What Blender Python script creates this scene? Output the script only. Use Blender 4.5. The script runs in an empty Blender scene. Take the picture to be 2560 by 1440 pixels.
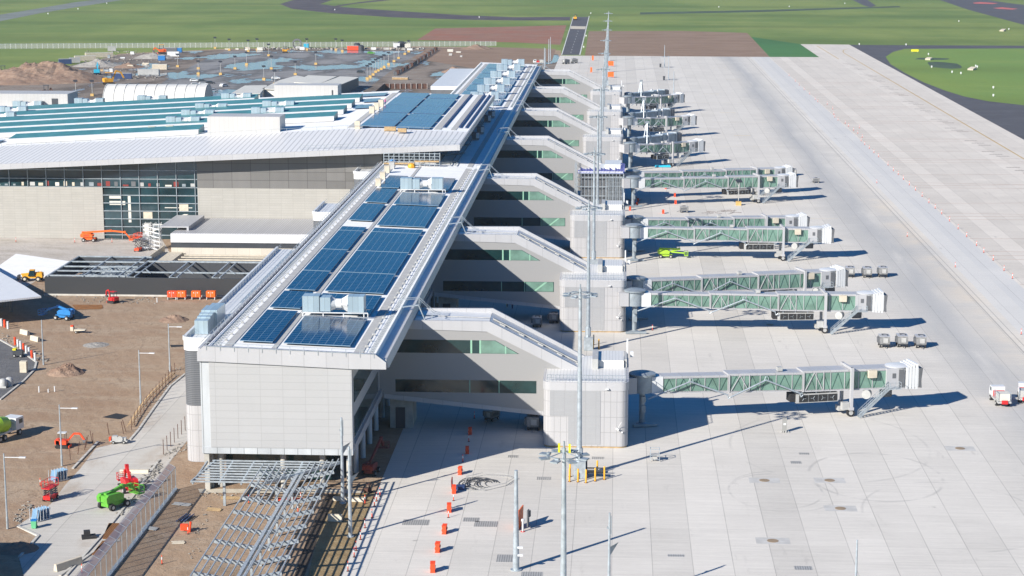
import bpy, math, random
from mathutils import Vector, Matrix
random.seed(7)
R = math.radians
scene = bpy.context.scene

# ------------------------------------------------------------------ camera
HC, FPX = 79.0, 4800.0
PITCH = math.atan(920 / FPX)
YAW = math.atan(265 / FPX * math.cos(PITCH))
cam_d = bpy.data.cameras.new("camera")
cam_d.sensor_width = 36.0
cam_d.lens = FPX / 2560 * 36.0
cam_d.clip_start = 1.0
cam_d.clip_end = 20000
cam = bpy.data.objects.new("camera", cam_d)
scene.collection.objects.link(cam)
cam.location = (0, 0, HC)
cam.rotation_euler = (math.pi / 2 - PITCH, 0, YAW)
scene.camera = cam

# ------------------------------------------------------------------ light
SUN_EL = R(28.3)
SX, SY = -0.677, -0.736          # horizontal direction towards the sun
w = bpy.data.worlds.new("World")
scene.world = w
w.use_nodes = True
wn = w.node_tree
wn.nodes.clear()
sky = wn.nodes.new('ShaderNodeTexSky')
sky.sky_type = 'NISHITA'
sky.sun_disc = False
sky.sun_elevation = SUN_EL
sky.sun_rotation = math.atan2(SX, SY)
sky.altitude = 80
sky.air_density = 1.0
sky.dust_density = 0.3
sky.ozone_density = 2.5
bg = wn.nodes.new('ShaderNodeBackground')
bg.inputs[1].default_value = 0.07
wo = wn.nodes.new('ShaderNodeOutputWorld')
hs = wn.nodes.new('ShaderNodeHueSaturation')
hs.inputs['Hue'].default_value = 0.508
hs.inputs['Saturation'].default_value = 1.75
wn.links.new(sky.outputs[0], hs.inputs['Color'])
wn.links.new(hs.outputs[0], bg.inputs[0])
wn.links.new(bg.outputs[0], wo.inputs[0])
sun_d = bpy.data.lights.new("sun", 'SUN')
sun_d.energy = 5.0
sun_d.angle = R(0.5)
sun_d.color = (1.0, 0.945, 0.85)
sun = bpy.data.objects.new("sun", sun_d)
scene.collection.objects.link(sun)
ldir = Vector((-SX * math.cos(SUN_EL), -SY * math.cos(SUN_EL), -math.sin(SUN_EL)))
sun.rotation_euler = ldir.to_track_quat('-Z', 'Y').to_euler()
sun.location = (-300, -300, 300)
scene.view_settings.view_transform = 'Standard'
scene.view_settings.look = 'None'
scene.view_settings.gamma = 1
scene.view_settings.exposure = 0.68
scene.cycles.diffuse_bounces = 2

# ------------------------------------------------------------------ helpers
_cp, _sp, _cy, _sy = math.cos(PITCH), math.sin(PITCH), math.cos(YAW), math.sin(YAW)
_fw = (-_sy * _cp, _cy * _cp, -_sp)
_rt = (_cy, _sy, 0)
_up = (-_sy * _sp, _cy * _sp, _cp)


def at(px, py, z=0.0):
    """ground (or height z) point seen at photo pixel px, py"""
    a = (px - 1280) / FPX
    b = (720 - py) / FPX
    d = [_fw[i] + a * _rt[i] + b * _up[i] for i in range(3)]
    t = (z - HC) / d[2]
    return (d[0] * t, d[1] * t)


def aty(px, py, y):
    a = (px - 1280) / FPX
    b = (720 - py) / FPX
    d = [_fw[i] + a * _rt[i] + b * _up[i] for i in range(3)]
    t = y / d[1]
    return (d[0] * t, HC + d[2] * t)


def L(c):
    return tuple(((x / 255) / 12.92 if x / 255 <= 0.04045 else ((x / 255 + 0.055) / 1.055) ** 2.4) for x in c)


class MB:
    def __init__(s, org=(0, 0, 0)):
        s.v = []
        s.f = []
        s.o = org

    def add(s, vs, fs):
        n = len(s.v)
        s.v += [tuple(v) for v in vs]
        s.f += [tuple(i + n for i in f) for f in fs]
        return s

    def box(s, x0, x1, y0, y1, z0, z1):
        return s.add([(x0, y0, z0), (x1, y0, z0), (x1, y1, z0), (x0, y1, z0), (x0, y0, z1), (x1, y0, z1), (x1, y1, z1), (x0, y1, z1)],
                     [(0, 3, 2, 1), (4, 5, 6, 7), (0, 1, 5, 4), (1, 2, 6, 5), (2, 3, 7, 6), (3, 0, 4, 7)])

    def cbox(s, c, d, rz=0, rx=0, ry=0):
        m = Matrix.Rotation(rz, 3, 'Z') @ Matrix.Rotation(ry, 3, 'Y') @ Matrix.Rotation(rx, 3, 'X')
        k = len(s.v)
        s.box(-d[0] / 2, d[0] / 2, -d[1] / 2, d[1] / 2, -d[2] / 2, d[2] / 2)
        for i in range(k, len(s.v)):
            p = m @ Vector(s.v[i])
            s.v[i] = (p.x + c[0], p.y + c[1], p.z + c[2])
        return s

    def beam(s, a, b, w, h=None):
        h = h or w
        a = Vector(a)
        b = Vector(b)
        d = (b - a)
        if d.length < 1e-6:
            return s
        d.normalize()
        up = Vector((0, 0, 1)) if abs(d.z) < 0.98 else Vector((0, 1, 0))
        x = d.cross(up).normalized()
        y = x.cross(d).normalized()
        q = []
        for p in (a, b):
            for i, j in ((-1, -1), (1, -1), (1, 1), (-1, 1)):
                q.append(p + x * (i * w / 2) + y * (j * h / 2))
        return s.add([tuple(v) for v in q], [(0, 1, 2, 3), (7, 6, 5, 4), (0, 4, 5, 1), (1, 5, 6, 2), (2, 6, 7, 3), (3, 7, 4, 0)])

    def tube(s, a, b, r, r2=None, n=8):
        r2 = r if r2 is None else r2
        a = Vector(a)
        b = Vector(b)
        d = (b - a)
        if d.length < 1e-6:
            return s
        d.normalize()
        up = Vector((0, 0, 1)) if abs(d.z) < 0.98 else Vector((0, 1, 0))
        x = d.cross(up).normalized()
        y = d.cross(x).normalized()
        q = []
        for p, rr in ((a, r), (b, r2)):
            for i in range(n):
                t = 2 * math.pi * i / n
                q.append(tuple(p + x * (rr * math.cos(t)) + y * (rr * math.sin(t))))
        fs = [(i, (i + 1) % n, n + (i + 1) % n, n + i) for i in range(n)]
        fs += [tuple(range(n))[::-1], tuple(range(n, 2 * n))]
        return s.add(q, fs)

    def path(s, pts, r, n=6):
        for a, b in zip(pts, pts[1:]):
            s.tube(a, b, r, n=n)
        return s

    def wheel(s, c, r, w, ax=(0, 1, 0), n=14):
        a = Vector(ax).normalized() * (w / 2)
        c = Vector(c)
        return s.tube(c - a, c + a, r, n=n)

    def face(s, pts):
        return s.add(pts, [tuple(range(len(pts)))])

    def prism(s, pts, z0, z1):
        n = len(pts)
        ar = sum(pts[i][0] * pts[(i + 1) % n][1] - pts[(i + 1) % n][0] * pts[i][1] for i in range(n))
        if ar < 0:
            pts = pts[::-1]
        vs = [(p[0], p[1], z0) for p in pts] + [(p[0], p[1], z1) for p in pts]
        return s.add(vs, [tuple(range(n))[::-1], tuple(range(n, 2 * n))] + [(i, (i + 1) % n, n + (i + 1) % n, n + i) for i in range(n)])

    def ext(s, pts, vec):
        """extrude a planar 3d polygon along vec"""
        n = len(pts)
        vs = [tuple(p) for p in pts] + [tuple(p[k] + vec[k] for k in range(3)) for p in pts]
        a, b, c = Vector(pts[0]), Vector(pts[1]), Vector(pts[2])
        nrm = Vector((0, 0, 0))
        for i in range(n):
            nrm += Vector(pts[i]).cross(Vector(pts[(i + 1) % n]))
        fl = nrm.dot(Vector(vec)) > 0
        f = [tuple(range(n))[::-1], tuple(range(n, 2 * n))] + [(i, (i + 1) % n, n + (i + 1) % n, n + i) for i in range(n)]
        if not fl:
            f = [q[::-1] for q in f]
        return s.add(vs, f)

    def lathe(s, c, prof, n=16):
        k = len(s.v)
        vs = []
        for r, z in prof:
            for i in range(n):
                t = 2 * math.pi * i / n
                vs.append((c[0] + r * math.cos(t), c[1] + r * math.sin(t), c[2] + z))
        fs = []
        for j in range(len(prof) - 1):
            for i in range(n):
                a = j * n + i
                b = j * n + (i + 1) % n
                fs.append((a, b, b + n, a + n))
        fs.append(tuple(range(n))[::-1])
        fs.append(tuple(range((len(prof) - 1) * n, len(prof) * n)))
        return s.add(vs, fs)

    def build(s, name, m, parent=None, smooth=False):
        me = bpy.data.meshes.new(name)
        o = s.o
        me.from_pydata([(x - o[0], y - o[1], z - o[2]) for x, y, z in s.v], [], s.f)
        me.materials.append(m)
        if smooth:
            for p in me.polygons:
                p.use_smooth = True
            me.set_sharp_from_angle(angle=R(40))
        me.update()
        ob = bpy.data.objects.new(name, me)
        scene.collection.objects.link(ob)
        if parent is not None:
            ob.parent = parent
        else:
            ob.location = o
        return ob


def thing(name, label, cat, loc=(0, 0, 0), rz=0, group=None):
    o = bpy.data.objects.new(name, None)
    scene.collection.objects.link(o)
    o.location = loc
    o.rotation_euler = (0, 0, rz)
    o.empty_display_size = 0.5
    o['label'] = label
    o['category'] = cat
    if group:
        o['group'] = group
    return o


def tag(o, label, cat, group=None):
    o['label'] = label
    o['category'] = cat
    if group:
        o['group'] = group
    return o


def struct(o):
    o['kind'] = 'structure'
    return o


def dup(root, loc, rz=0, label=None, sc=None):
    def cp(o, par):
        c = o.copy()
        scene.collection.objects.link(c)
        c.parent = par
        for ch in list(o.children):
            if ch.name not in made:
                cp(ch, c)
        return c
    made = set()
    r = cp(root, None)
    r.location = loc
    r.rotation_euler = (0, 0, rz)
    if label:
        r['label'] = label
    if sc:
        r.scale = (sc, sc, sc)
    return r


# ------------------------------------------------------------------ materials
class NT:
    def __init__(s, name):
        s.m = bpy.data.materials.new(name)
        s.m.use_nodes = True
        s.t = s.m.node_tree
        s.b = s.t.nodes['Principled BSDF']

    def n(s, typ, **kw):
        nd = s.t.nodes.new(typ)
        for k, v in kw.items():
            setattr(nd, k, v)
        return nd

    def val(s, sock, v):
        if isinstance(v, bpy.types.NodeSocket):
            s.t.links.new(v, sock)
        else:
            if isinstance(v, (tuple, list)) and len(v) == 3 and sock.type == 'RGBA':
                v = (*v, 1)
            sock.default_value = v

    def math(s, op, a, b=0.0, c=0.0, clamp=False):
        nd = s.n('ShaderNodeMath', operation=op, use_clamp=clamp)
        for i, v in enumerate((a, b, c)):
            s.val(nd.inputs[i], v)
        return nd.outputs[0]

    def mix(s, f, a, b, mode='MIX'):
        nd = s.n('ShaderNodeMix', data_type='RGBA', blend_type=mode)
        s.val(nd.inputs[0], f)
        s.val(nd.inputs[6], a)
        s.val(nd.inputs[7], b)
        return nd.outputs[2]

    def pos(s, world=False):
        if world:
            o = s.n('ShaderNodeNewGeometry').outputs['Position']
        else:
            o = s.n('ShaderNodeTexCoord').outputs['Object']
        return o

    def sep(s, v):
        nd = s.n('ShaderNodeSeparateXYZ')
        s.val(nd.inputs[0], v)
        return nd.outputs

    def scale(s, v, k):
        nd = s.n('ShaderNodeVectorMath', operation='MULTIPLY')
        s.val(nd.inputs[0], v)
        nd.inputs[1].default_value = k
        return nd.outputs[0]

    def noise(s, v, sc, det=4, rough=.55):
        nd = s.n('ShaderNodeTexNoise')
        s.val(nd.inputs['Vector'], v)
        nd.inputs['Scale'].default_value = sc
        nd.inputs['Detail'].default_value = det
        nd.inputs['Roughness'].default_value = rough
        return nd.outputs[0]

    def ramp(s, f, a, b):
        """smooth 0..1 between a and b"""
        nd = s.n('ShaderNodeMapRange', interpolation_type='SMOOTHSTEP')
        s.val(nd.inputs[0], f)
        nd.inputs[1].default_value = a
        nd.inputs[2].default_value = b
        return nd.outputs[0]

    def line(s, c, sp, wd, off=0.0):
        """1 on lines of width wd every sp metres"""
        f = s.math('FRACT', s.math('ADD', s.math('DIVIDE', c, sp), off))
        return s.math('LESS_THAN', f, wd / sp)

    def wn(s, a):
        nd = s.n('ShaderNodeTexWhiteNoise', noise_dimensions='1D')
        s.val(nd.inputs['W'], a)
        return nd.outputs[0]

    def wn2(s, a, b):
        nd = s.n('ShaderNodeTexWhiteNoise', noise_dimensions='2D')
        cb = s.n('ShaderNodeCombineXYZ')
        s.val(cb.inputs[0], a)
        s.val(cb.inputs[1], b)
        s.t.links.new(cb.outputs[0], nd.inputs['Vector'])
        return nd.outputs[0]

    def out(s, col, rough=.6, metal=0.0, spec=None):
        s.val(s.b.inputs['Base Color'], col)
        s.val(s.b.inputs['Roughness'], rough)
        s.val(s.b.inputs['Metallic'], metal)
        if spec is not None:
            s.val(s.b.inputs['Specular IOR Level'], spec)
        return s.m


def mul(c, k):
    return tuple(min(1, x * k) for x in c)


def plain(name, col, rough=.55, metal=0.0, var=.12, sc=.6, spec=None):
    t = NT(name)
    p = t.pos()
    f = t.noise(p, sc, 5)
    c = t.mix(t.ramp(f, .3, .7), mul(col, 1 - var), mul(col, 1 + var * .6))
    return t.out(c, rough, metal, spec)


def clad(name, col, sx=0, sy=0, sz=0, wd=.05, line=.55, rough=.45, var=.05, metal=0.0, dirt=.08):
    """panelled cladding with joints every sx, sy, sz metres"""
    t = NT(name)
    p = t.pos()
    x, y, z = t.sep(p)
    m = None
    for c, sp in ((x, sx), (y, sy), (z, sz)):
        if sp:
            l = t.line(c, sp, wd)
            m = l if m is None else t.math('MAXIMUM', m, l)
    c0 = col
    # per panel tone
    a = t.math('FLOOR', t.math('DIVIDE', x, sx)) if sx else (t.math('FLOOR', t.math('DIVIDE', y, sy)) if sy else 0.0)
    b = t.math('FLOOR', t.math('DIVIDE', z, sz)) if sz else 0.0
    r = t.wn2(a, b)
    k = t.math('ADD', 1 - var, t.math('MULTIPLY', r, 2 * var))
    n = t.noise(t.scale(p, (1, 1, .25)), .5, 5)
    k = t.math('MULTIPLY', k, t.math('ADD', 1 - dirt, t.math('MULTIPLY', n, dirt * 2)))
    cb = t.n('ShaderNodeCombineColor')
    for i in range(3):
        t.t.links.new(k, cb.inputs[i])
    c1 = t.mix(1.0, c0, cb.outputs[0], 'MULTIPLY')
    c2 = t.mix(m, c1, mul(col, line)) if m is not None else c1
    return t.out(c2, rough, metal)


M = {}
M['white'] = plain('white_paint', (.64, .65, .66), .4, var=.05)
M['white_panel'] = clad('white_facade_panels', (.395, .395, .40), sx=3.17, sz=1.05, wd=.045, line=.74, var=.02, dirt=.03)
M['grey_clad'] = clad('pale_grey_cladding', (.45, .445, .445), sx=.76, sy=.76, wd=.13, line=.66, var=.03, dirt=.05)
M['grey_clad_w'] = clad('tower_cladding', (.415, .41, .42), sx=.95, sy=.95, sz=2.4, wd=.07, line=.66, var=.025, dirt=.05)
M['perf'] = clad('perforated_panels', (.36, .365, .38), sx=1.6, sz=.12, wd=.04, line=.7, var=.03)
M['fascia'] = clad('fascia_metal', (.42, .42, .435), sx=3.1, sy=3.1, wd=.05, line=.6, var=.03)
M['membrane'] = clad('roof_membrane', (.83, .83, .82), sy=1.9, wd=.06, line=.86, var=.02, dirt=.10, rough=.8)
M['roof_white'] = clad('ribbed_white_roof', (.66, .655, .64), sx=.5, wd=.1, line=.8, var=.015, dirt=.05)
M['walk'] = plain('roof_walkway_grey', (.44, .435, .42), .9, var=.12, sc=1.5)
M['galv'] = plain('galvanised_steel', (.42, .47, .51), .4, .35, var=.2, sc=1.5)
M['galvd'] = plain('weathered_galvanised_steel', (.30, .345, .38), .5, .3, var=.2, sc=.7)
M['foil'] = clad('silver_foil_wrap', (.45, .47, .49), sx=1.9, wd=.07, line=.3, var=.08, dirt=.3, rough=.35)
M['louvre'] = clad('dark_grey_louvres', (.085, .09, .10), sz=.28, wd=.09, line=1.9, var=.04, rough=.5)
M['dark'] = plain('charcoal_metal', (.045, .05, .06), .5)
M['cartgrey'] = plain('weathered_cart_grey', (.22, .22, .22), .6, var=.3, sc=2)
M['net'] = plain('safety_net_grey', (.22, .25, .27), .8)
M['black'] = plain('black_rubber', (.02, .02, .022), .8)
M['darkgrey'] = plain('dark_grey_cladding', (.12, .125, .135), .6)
M['conc'] = plain('bare_concrete', (.42, .40, .36), .85, var=.18, sc=.8)
M['precast'] = clad('precast_concrete_panels', (.38, .365, .335), sx=2.95, sz=.62, wd=.07, line=.80, var=.04, dirt=.10)
M['glassd'] = plain('dark_green_glass', (.010, .036, .036), .08, 0, var=.4, sc=.25, spec=.7)
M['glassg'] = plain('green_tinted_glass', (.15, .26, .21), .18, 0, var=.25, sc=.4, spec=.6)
M['glassb'] = plain('teal_glass', (.02, .05, .06), .06, 0, var=.5, sc=.12, spec=.8)
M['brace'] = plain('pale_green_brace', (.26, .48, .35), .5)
M['braced'] = plain('dark_green_brace', (.05, .13, .105), .5)  # darker green of the inner truss diagonals
M['teal'] = plain('teal_roof_sheet', (.065, .22, .235), .45, var=.15, sc=.3)
M['orange'] = plain('orange_plastic', (.85, .13, .01), .5, var=.1, sc=2)
M['orangered'] = plain('orange_red_plastic', (.80, .07, .015), .55, var=.12, sc=3)
M['yellow'] = plain('yellow_paint', (.74, .36, .02), .5, var=.1, sc=2)
M['lemon'] = plain('lemon_yellow_paint', (.75, .68, .02), .5)
M['red'] = plain('red_paint', (.55, .02, .02), .4, var=.15, sc=2)
M['darkred'] = plain('dark_red_paint', (.22, .03, .025), .5)
M['green'] = plain('bright_green_paint', (.11, .38, .04), .4, var=.1, sc=2)
M['lime'] = plain('lime_green_paint', (.36, .60, .04), .4, var=.1, sc=2)
M['blue'] = plain('bright_blue_paint', (.02, .19, .50), .4, var=.12, sc=2)
M['cyan'] = plain('cyan_paint', (.02, .42, .62), .5)
M['navy'] = plain('navy_blue_paint', (.03, .06, .16), .55)
M['cream'] = plain('cream_concrete', (.56, .50, .40), .8, var=.12, sc=1)
M['rust'] = plain('rusty_steel', (.10, .045, .03), .85, var=.3, sc=2)
M['rebar'] = clad('rusty_mesh', (.26, .11, .03), sx=.25, sy=.25, wd=.07, line=.25, var=.1, rough=.9)
M['wood'] = plain('timber', (.42, .29, .15), .8, var=.25, sc=2)
M['pink'] = plain('pink_sheet', (.65, .07, .33), .6)
M['skin'] = plain('skin_tone', (.5, .3, .2), .6)
M['offwhite'] = plain('warm_white_sheeting', (.62, .60, .54), .6, var=.06, sc=.2)
M['tent'] = clad('tent_fabric', (.60, .59, .56), sx=4.4, wd=.12, line=.8, var=.01, dirt=.05)
M['boxgrey'] = plain('light_grey_box', (.42, .42, .41), .5)


def solar_mat(name, col, lc, sx=1.17, sy=1.22):
    t = NT(name)
    p = t.pos()
    x, y, z = t.sep(p)
    l1 = t.line(x, sx, .07)
    l2 = t.line(y, sy, .09)
    m = t.math('MAXIMUM', l1, l2)
    r = t.wn2(t.math('FLOOR', t.math('DIVIDE', x, sx)), t.math('FLOOR', t.math('DIVIDE', y, sy)))
    c = t.mix(r, mul(col, .8), mul(col, 1.25))
    return t.out(t.mix(m, c, lc), t.math('ADD', .12, t.math('MULTIPLY', m, .3)), 0, .22)


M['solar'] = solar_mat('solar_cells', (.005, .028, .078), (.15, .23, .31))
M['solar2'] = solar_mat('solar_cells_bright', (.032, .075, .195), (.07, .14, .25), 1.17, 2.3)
# ------------------------------------------------------------------ ground
def mat_apron(name, base, bay=5.05, tan=False, mud=False):
    t = NT(name)
    p = t.pos(True)
    x, y, z = t.sep(p)
    bayi = t.math('FLOOR', t.math('DIVIDE', x, bay))
    rowi = t.math('FLOOR', t.math('DIVIDE', y, 6.1 if not tan else 5.0))
    r1 = t.wn(bayi)
    r2 = t.wn2(bayi, rowi)
    k = t.math('ADD', .93, t.math('MULTIPLY', r1, .12))
    k = t.math('ADD', k, t.math('MULTIPLY', r2, .05))
    # broom streaks run across the lanes
    st = t.noise(t.scale(p, (.10, 1.6, 1)), 1.0, 5, .7)
    k = t.math('ADD', k, t.math('MULTIPLY', t.math('SUBTRACT', st, .5), .42))
    bl = t.noise(p, .055, 5, .6)
    k = t.math('ADD', k, t.math('MULTIPLY', t.math('SUBTRACT', bl, .5), .30))
    fine = t.noise(p, 1.3, 4, .6)
    k = t.math('ADD', k, t.math('MULTIPLY', t.math('SUBTRACT', fine, .5), .10))
    j1 = t.line(x, bay, .10)
    jn = t.math('MULTIPLY', j1, t.math('ADD', .10, t.math('MULTIPLY', t.noise(p, .12, 2), .5)))
    j2 = t.math('MULTIPLY', t.line(y, 6.1 if not tan else 5.0, .10), .10)
    dk = t.math('MAXIMUM', jn, j2)
    cb = t.n('ShaderNodeCombineColor')
    for i in range(3):
        t.t.links.new(k, cb.inputs[i])
    c = t.mix(1.0, base, cb.outputs[0], 'MULTIPLY')
    if not tan:
        # grey traffic lane and buff staining along the head of stands
        sn = t.math('ADD', t.math('MULTIPLY', t.math('SUBTRACT', t.noise(t.scale(p, (1, .25, 1)), .03, 4), .5), 22), x)
        a = t.math('SUBTRACT', 1.0, t.math('MULTIPLY', t.math('ABSOLUTE', t.math('SUBTRACT', sn, 66.5)), .11), clamp=True)
        amt = t.math('MULTIPLY', t.math('MULTIPLY', a, t.ramp(t.noise(t.scale(p, (1, .12, 1)), .09, 4, .7), .18, .52)), t.ramp(y, 235, 330))
        c = t.mix(t.math('MULTIPLY', amt, .85), c, (.40, .40, .40))
        b = t.math('SUBTRACT', 1.0, t.math('MULTIPLY', t.math('ABSOLUTE', t.math('SUBTRACT', x, 75.0)), .15), clamp=True)
        b = t.math('MULTIPLY', t.math('MULTIPLY', b, t.ramp(bl, .35, .65)), t.math('SUBTRACT', 1.0, t.ramp(y, 520, 620)))
        c = t.mix(t.math('MULTIPLY', b, .6), c, (.66, .57, .46))
        # brighter, cooler strip beside the cones with a drain line
        s1 = t.math('MULTIPLY', t.math('GREATER_THAN', x, 79.0), t.ramp(y, 240, 330))
        c = t.mix(t.math('MULTIPLY', s1, .55), c, (.60, .60, .595))
        s2 = t.math('MULTIPLY', t.math('GREATER_THAN', x, 84.2), t.ramp(t.noise(p, .03, 3), .25, .55))
        c = t.mix(t.math('MULTIPLY', s2, .5), c, (.52, .52, .52))
        dr = t.math('LESS_THAN', t.math('ABSOLUTE', t.math('SUBTRACT', x, 76.2)), .16)
        dr2 = t.math('LESS_THAN', t.math('ABSOLUTE', t.math('SUBTRACT', x, 77.4)), .1)
        c = t.mix(t.math('MULTIPLY', t.math('MAXIMUM', dr, dr2), .55), c, (.25, .24, .23))
        # curved tyre marks
        for cx, cy, rr, wd, f in ((38, 270, 9.5, .35, .22), (23, 262, 6.5, .25, .22), (24, 262, 7.6, .2, .2), (46, 252, 12, .3, .16), (33, 286, 15, .35, .14)):
            dx = t.math('SUBTRACT', x, cx)
            dy = t.math('SUBTRACT', y, cy)
            d = t.math('SQRT', t.math('ADD', t.math('MULTIPLY', dx, dx), t.math('MULTIPLY', t.math('MULTIPLY', dy, dy), .6)))
            ring = t.math('SUBTRACT', 1.0, t.math('DIVIDE', t.math('ABSOLUTE', t.math('SUBTRACT', d, rr)), wd), clamp=True)
            ring = t.math('MULTIPLY', ring, t.ramp(t.noise(p, .15, 3), .42, .6))
            c = t.mix(t.math('MULTIPLY', ring, f * 1.6), c, (.2, .2, .2))
    # rubber and oil scuffs
    sc_ = t.noise(t.scale(p, (.35, .06, 1)), .9, 6, .75)
    c = t.mix(t.math('MULTIPLY', t.ramp(sc_, .60, .74), .30), c, (.22, .21, .20))
    ol = t.noise(p, .42, 3, .5)
    c = t.mix(t.math('MULTIPLY', t.ramp(ol, .735, .78), .45), c, (.16, .15, .14))
    if mud:
        mn = t.noise(t.scale(p, (1, .35, 1)), .16, 6, .7)
        c = t.mix(t.math('MULTIPLY', t.ramp(mn, .48, .72), .55), c, (.33, .25, .18))
    c = t.mix(dk, c, (.10, .10, .10))
    return t.out(c, .9, 0, .03)


def mat_dirt(name, a, b, c3, puddle=0.0, sc=.06, rough=.95, tracks=True):
    t = NT(name)
    p = t.pos(True)
    n1 = t.noise(p, sc, 6, .62)
    n2 = t.noise(p, sc * 9, 6, .7)
    n3 = t.noise(t.scale(p, (.35, 1, 1)), sc * 3, 5, .65)
    n4 = t.noise(p, 2.5, 4, .7)
    c = t.mix(t.ramp(n1, .32, .68), a, b)
    c = t.mix(t.math('MULTIPLY', t.ramp(n3, .42, .66), .8), c, c3)
    c = t.mix(t.math('MULTIPLY', t.math('SUBTRACT', n2, .5), 1.6, clamp=True), c, mul(a, .55))
    c = t.mix(t.math('MULTIPLY', t.math('SUBTRACT', .5, n4), 1.6, clamp=True), c, mul(a, .5))
    if tracks:
        tr = t.n('ShaderNodeTexVoronoi', feature='DISTANCE_TO_EDGE')
        t.val(tr.inputs['Vector'], t.scale(p, (1, .45, 1)))
        tr.inputs['Scale'].default_value = .045
        tw = t.math('FRACT', t.math('MULTIPLY', t.math('ADD', tr.outputs['Distance'], t.math('MULTIPLY', n1, .8)), 9.0))
        tl = t.math('MULTIPLY', t.ramp(tw, .84, .97), t.ramp(n3, .40, .62))
        c = t.mix(t.math('MULTIPLY', tl, .6), c, mul(a, .62))
        wv = t.n('ShaderNodeTexWave', wave_type='BANDS', bands_direction='DIAGONAL')
        t.val(wv.inputs['Vector'], t.scale(p, (1, .55, 1)))
        wv.inputs['Scale'].default_value = .22
        wv.inputs['Distortion'].default_value = 9
        wv.inputs['Detail'].default_value = 3
        wv.inputs['Detail Scale'].default_value = .4
        c = t.mix(t.math('MULTIPLY', t.math('POWER', wv.outputs[1], 3.0), .13), c, mul(c3, 1.15))
    t.out(c, rough, 0, .15)
    bp = t.n('ShaderNodeBump')
    bp.inputs['Strength'].default_value = .55
    bp.inputs['Distance'].default_value = .35
    t.val(bp.inputs['Height'], t.math('ADD', n2, t.math('MULTIPLY', n4, .4)))
    if puddle:
        pn = t.noise(t.scale(p, (.45, .22, 1)), .075, 5, .6)
        pm = t.ramp(pn, puddle, puddle + .02)
        wet = t.ramp(pn, puddle - .13, puddle)
        c = t.mix(t.math('MULTIPLY', wet, .62), c, mul(a, .30))
        c = t.mix(pm, c, (.23, .255, .285))
        t.val(t.b.inputs['Base Color'], c)
        t.val(t.b.inputs['Roughness'], t.math('SUBTRACT', rough, t.math('MULTIPLY', pm, rough - .15)))
        t.val(t.b.inputs['Specular IOR Level'], t.math('ADD', .15, t.math('MULTIPLY', pm, .25)))
        t.val(bp.inputs['Strength'], t.math('SUBTRACT', .5, t.math('MULTIPLY', pm, .5)))
    t.t.links.new(bp.outputs[0], t.b.inputs['Normal'])
    return t.m


def mat_grass(name, a, b, c3):
    t = NT(name)
    p = t.pos(True)
    n1 = t.noise(t.scale(p, (1, .5, 1)), .006, 5, .6)
    n2 = t.noise(p, .05, 6, .75)
    n3 = t.noise(t.scale(p, (.25, 1, 1)), .03, 5, .6)
    n4 = t.noise(p, .6, 4, .7)
    c = t.mix(t.ramp(n1, .38, .62), a, b)
    c = t.mix(t.math('MULTIPLY', t.ramp(n3, .5, .72), .55), c, c3)
    c = t.mix(t.math('MULTIPLY', t.ramp(n2, .45, .75), .35), c, mul(a, .7))
    c = t.mix(t.math('MULTIPLY', t.ramp(n4, .4, .7), .25), c, mul(b, .65))
    wv = t.n('ShaderNodeTexWave', wave_type='BANDS', bands_direction='Y')
    t.val(wv.inputs['Vector'], t.scale(p, (.25, 1, 1)))
    wv.inputs['Scale'].default_value = .0016
    wv.inputs['Distortion'].default_value = 14
    wv.inputs['Detail'].default_value = 2
    wv.inputs['Detail Scale'].default_value = .5
    c = t.mix(t.math('MULTIPLY', t.math('POWER', wv.outputs[1], 7.0), .35), c, mul(a, .55))
    return t.out(c, .9, 0, .1)


def sheet(name, pts, z, m, step=None):
    o = MB().face([(x, y, z) for x, y in pts]).build(name, m)
    if o.data.polygons[0].normal.z < 0:
        o.data.flip_normals()
    return struct(o)


M['grass'] = mat_grass('field_grass', (.135, .205, .058), (.215, .27, .078), (.275, .29, .10))
M['grass2'] = mat_grass('lush_grass', (.07, .185, .065), (.08, .20, .07), (.075, .19, .06))
M['grass3'] = mat_grass('bright_island_grass', (.205, .28, .065), (.165, .265, .07), (.25, .31, .09))
M['apron'] = mat_apron('apron_concrete', (.585, .555, .51))
M['apron2'] = mat_apron('apron_concrete_buff', (.61, .565, .51), 5.0, True)
M['road'] = mat_apron('road_concrete', (.50, .475, .435), 7.3, True, True)
M['dirt'] = mat_dirt('site_dirt', (.31, .21, .14), (.37, .265, .18), (.40, .31, .225), 0.72)
M['wetdirt'] = mat_dirt('wet_site_dirt', (.21, .165, .135), (.26, .215, .175), (.30, .265, .23), 0.57)
M['carpark'] = mat_dirt('wet_car_park', (.20, .20, .205), (.27, .265, .265), (.31, .30, .295), 0.52, .05)
M['ochre'] = mat_dirt('sandy_clay', (.27, .185, .095), (.33, .24, .13), (.35, .27, .16), 0, .2)
M['redsoil'] = mat_dirt('red_soil', (.30, .125, .085), (.25, .145, .105), (.31, .19, .14), 0, .03, tracks=False)
M['brownsoil'] = mat_dirt('brown_soil', (.265, .18, .13), (.30, .21, .155), (.22, .145, .10), 0, .03, tracks=False)
M['asphalt'] = mat_dirt('asphalt', (.088, .086, .098), (.095, .094, .105), (.12, .12, .13), 0, .03, .8, False)
M['asphalt2'] = mat_dirt('grey_asphalt', (.12, .12, .125), (.14, .14, .145), (.17, .17, .17), 0, .08, .85, False)
M['forecourt'] = mat_dirt('forecourt_concrete', (.48, .44, .40), (.53, .49, .45), (.40, .36, .31), 0, .08, .9, False)
M['paintw'] = plain('white_marking', (.62, .62, .58), .7)
M['painty'] = plain('yellow_marking', (.50, .33, .10), .7)
M['paintr'] = plain('brown_marking', (.38, .24, .18), .8)
M['kerb'] = plain('kerb_concrete', (.50, .48, .44), .9, var=.15, sc=1)
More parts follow.
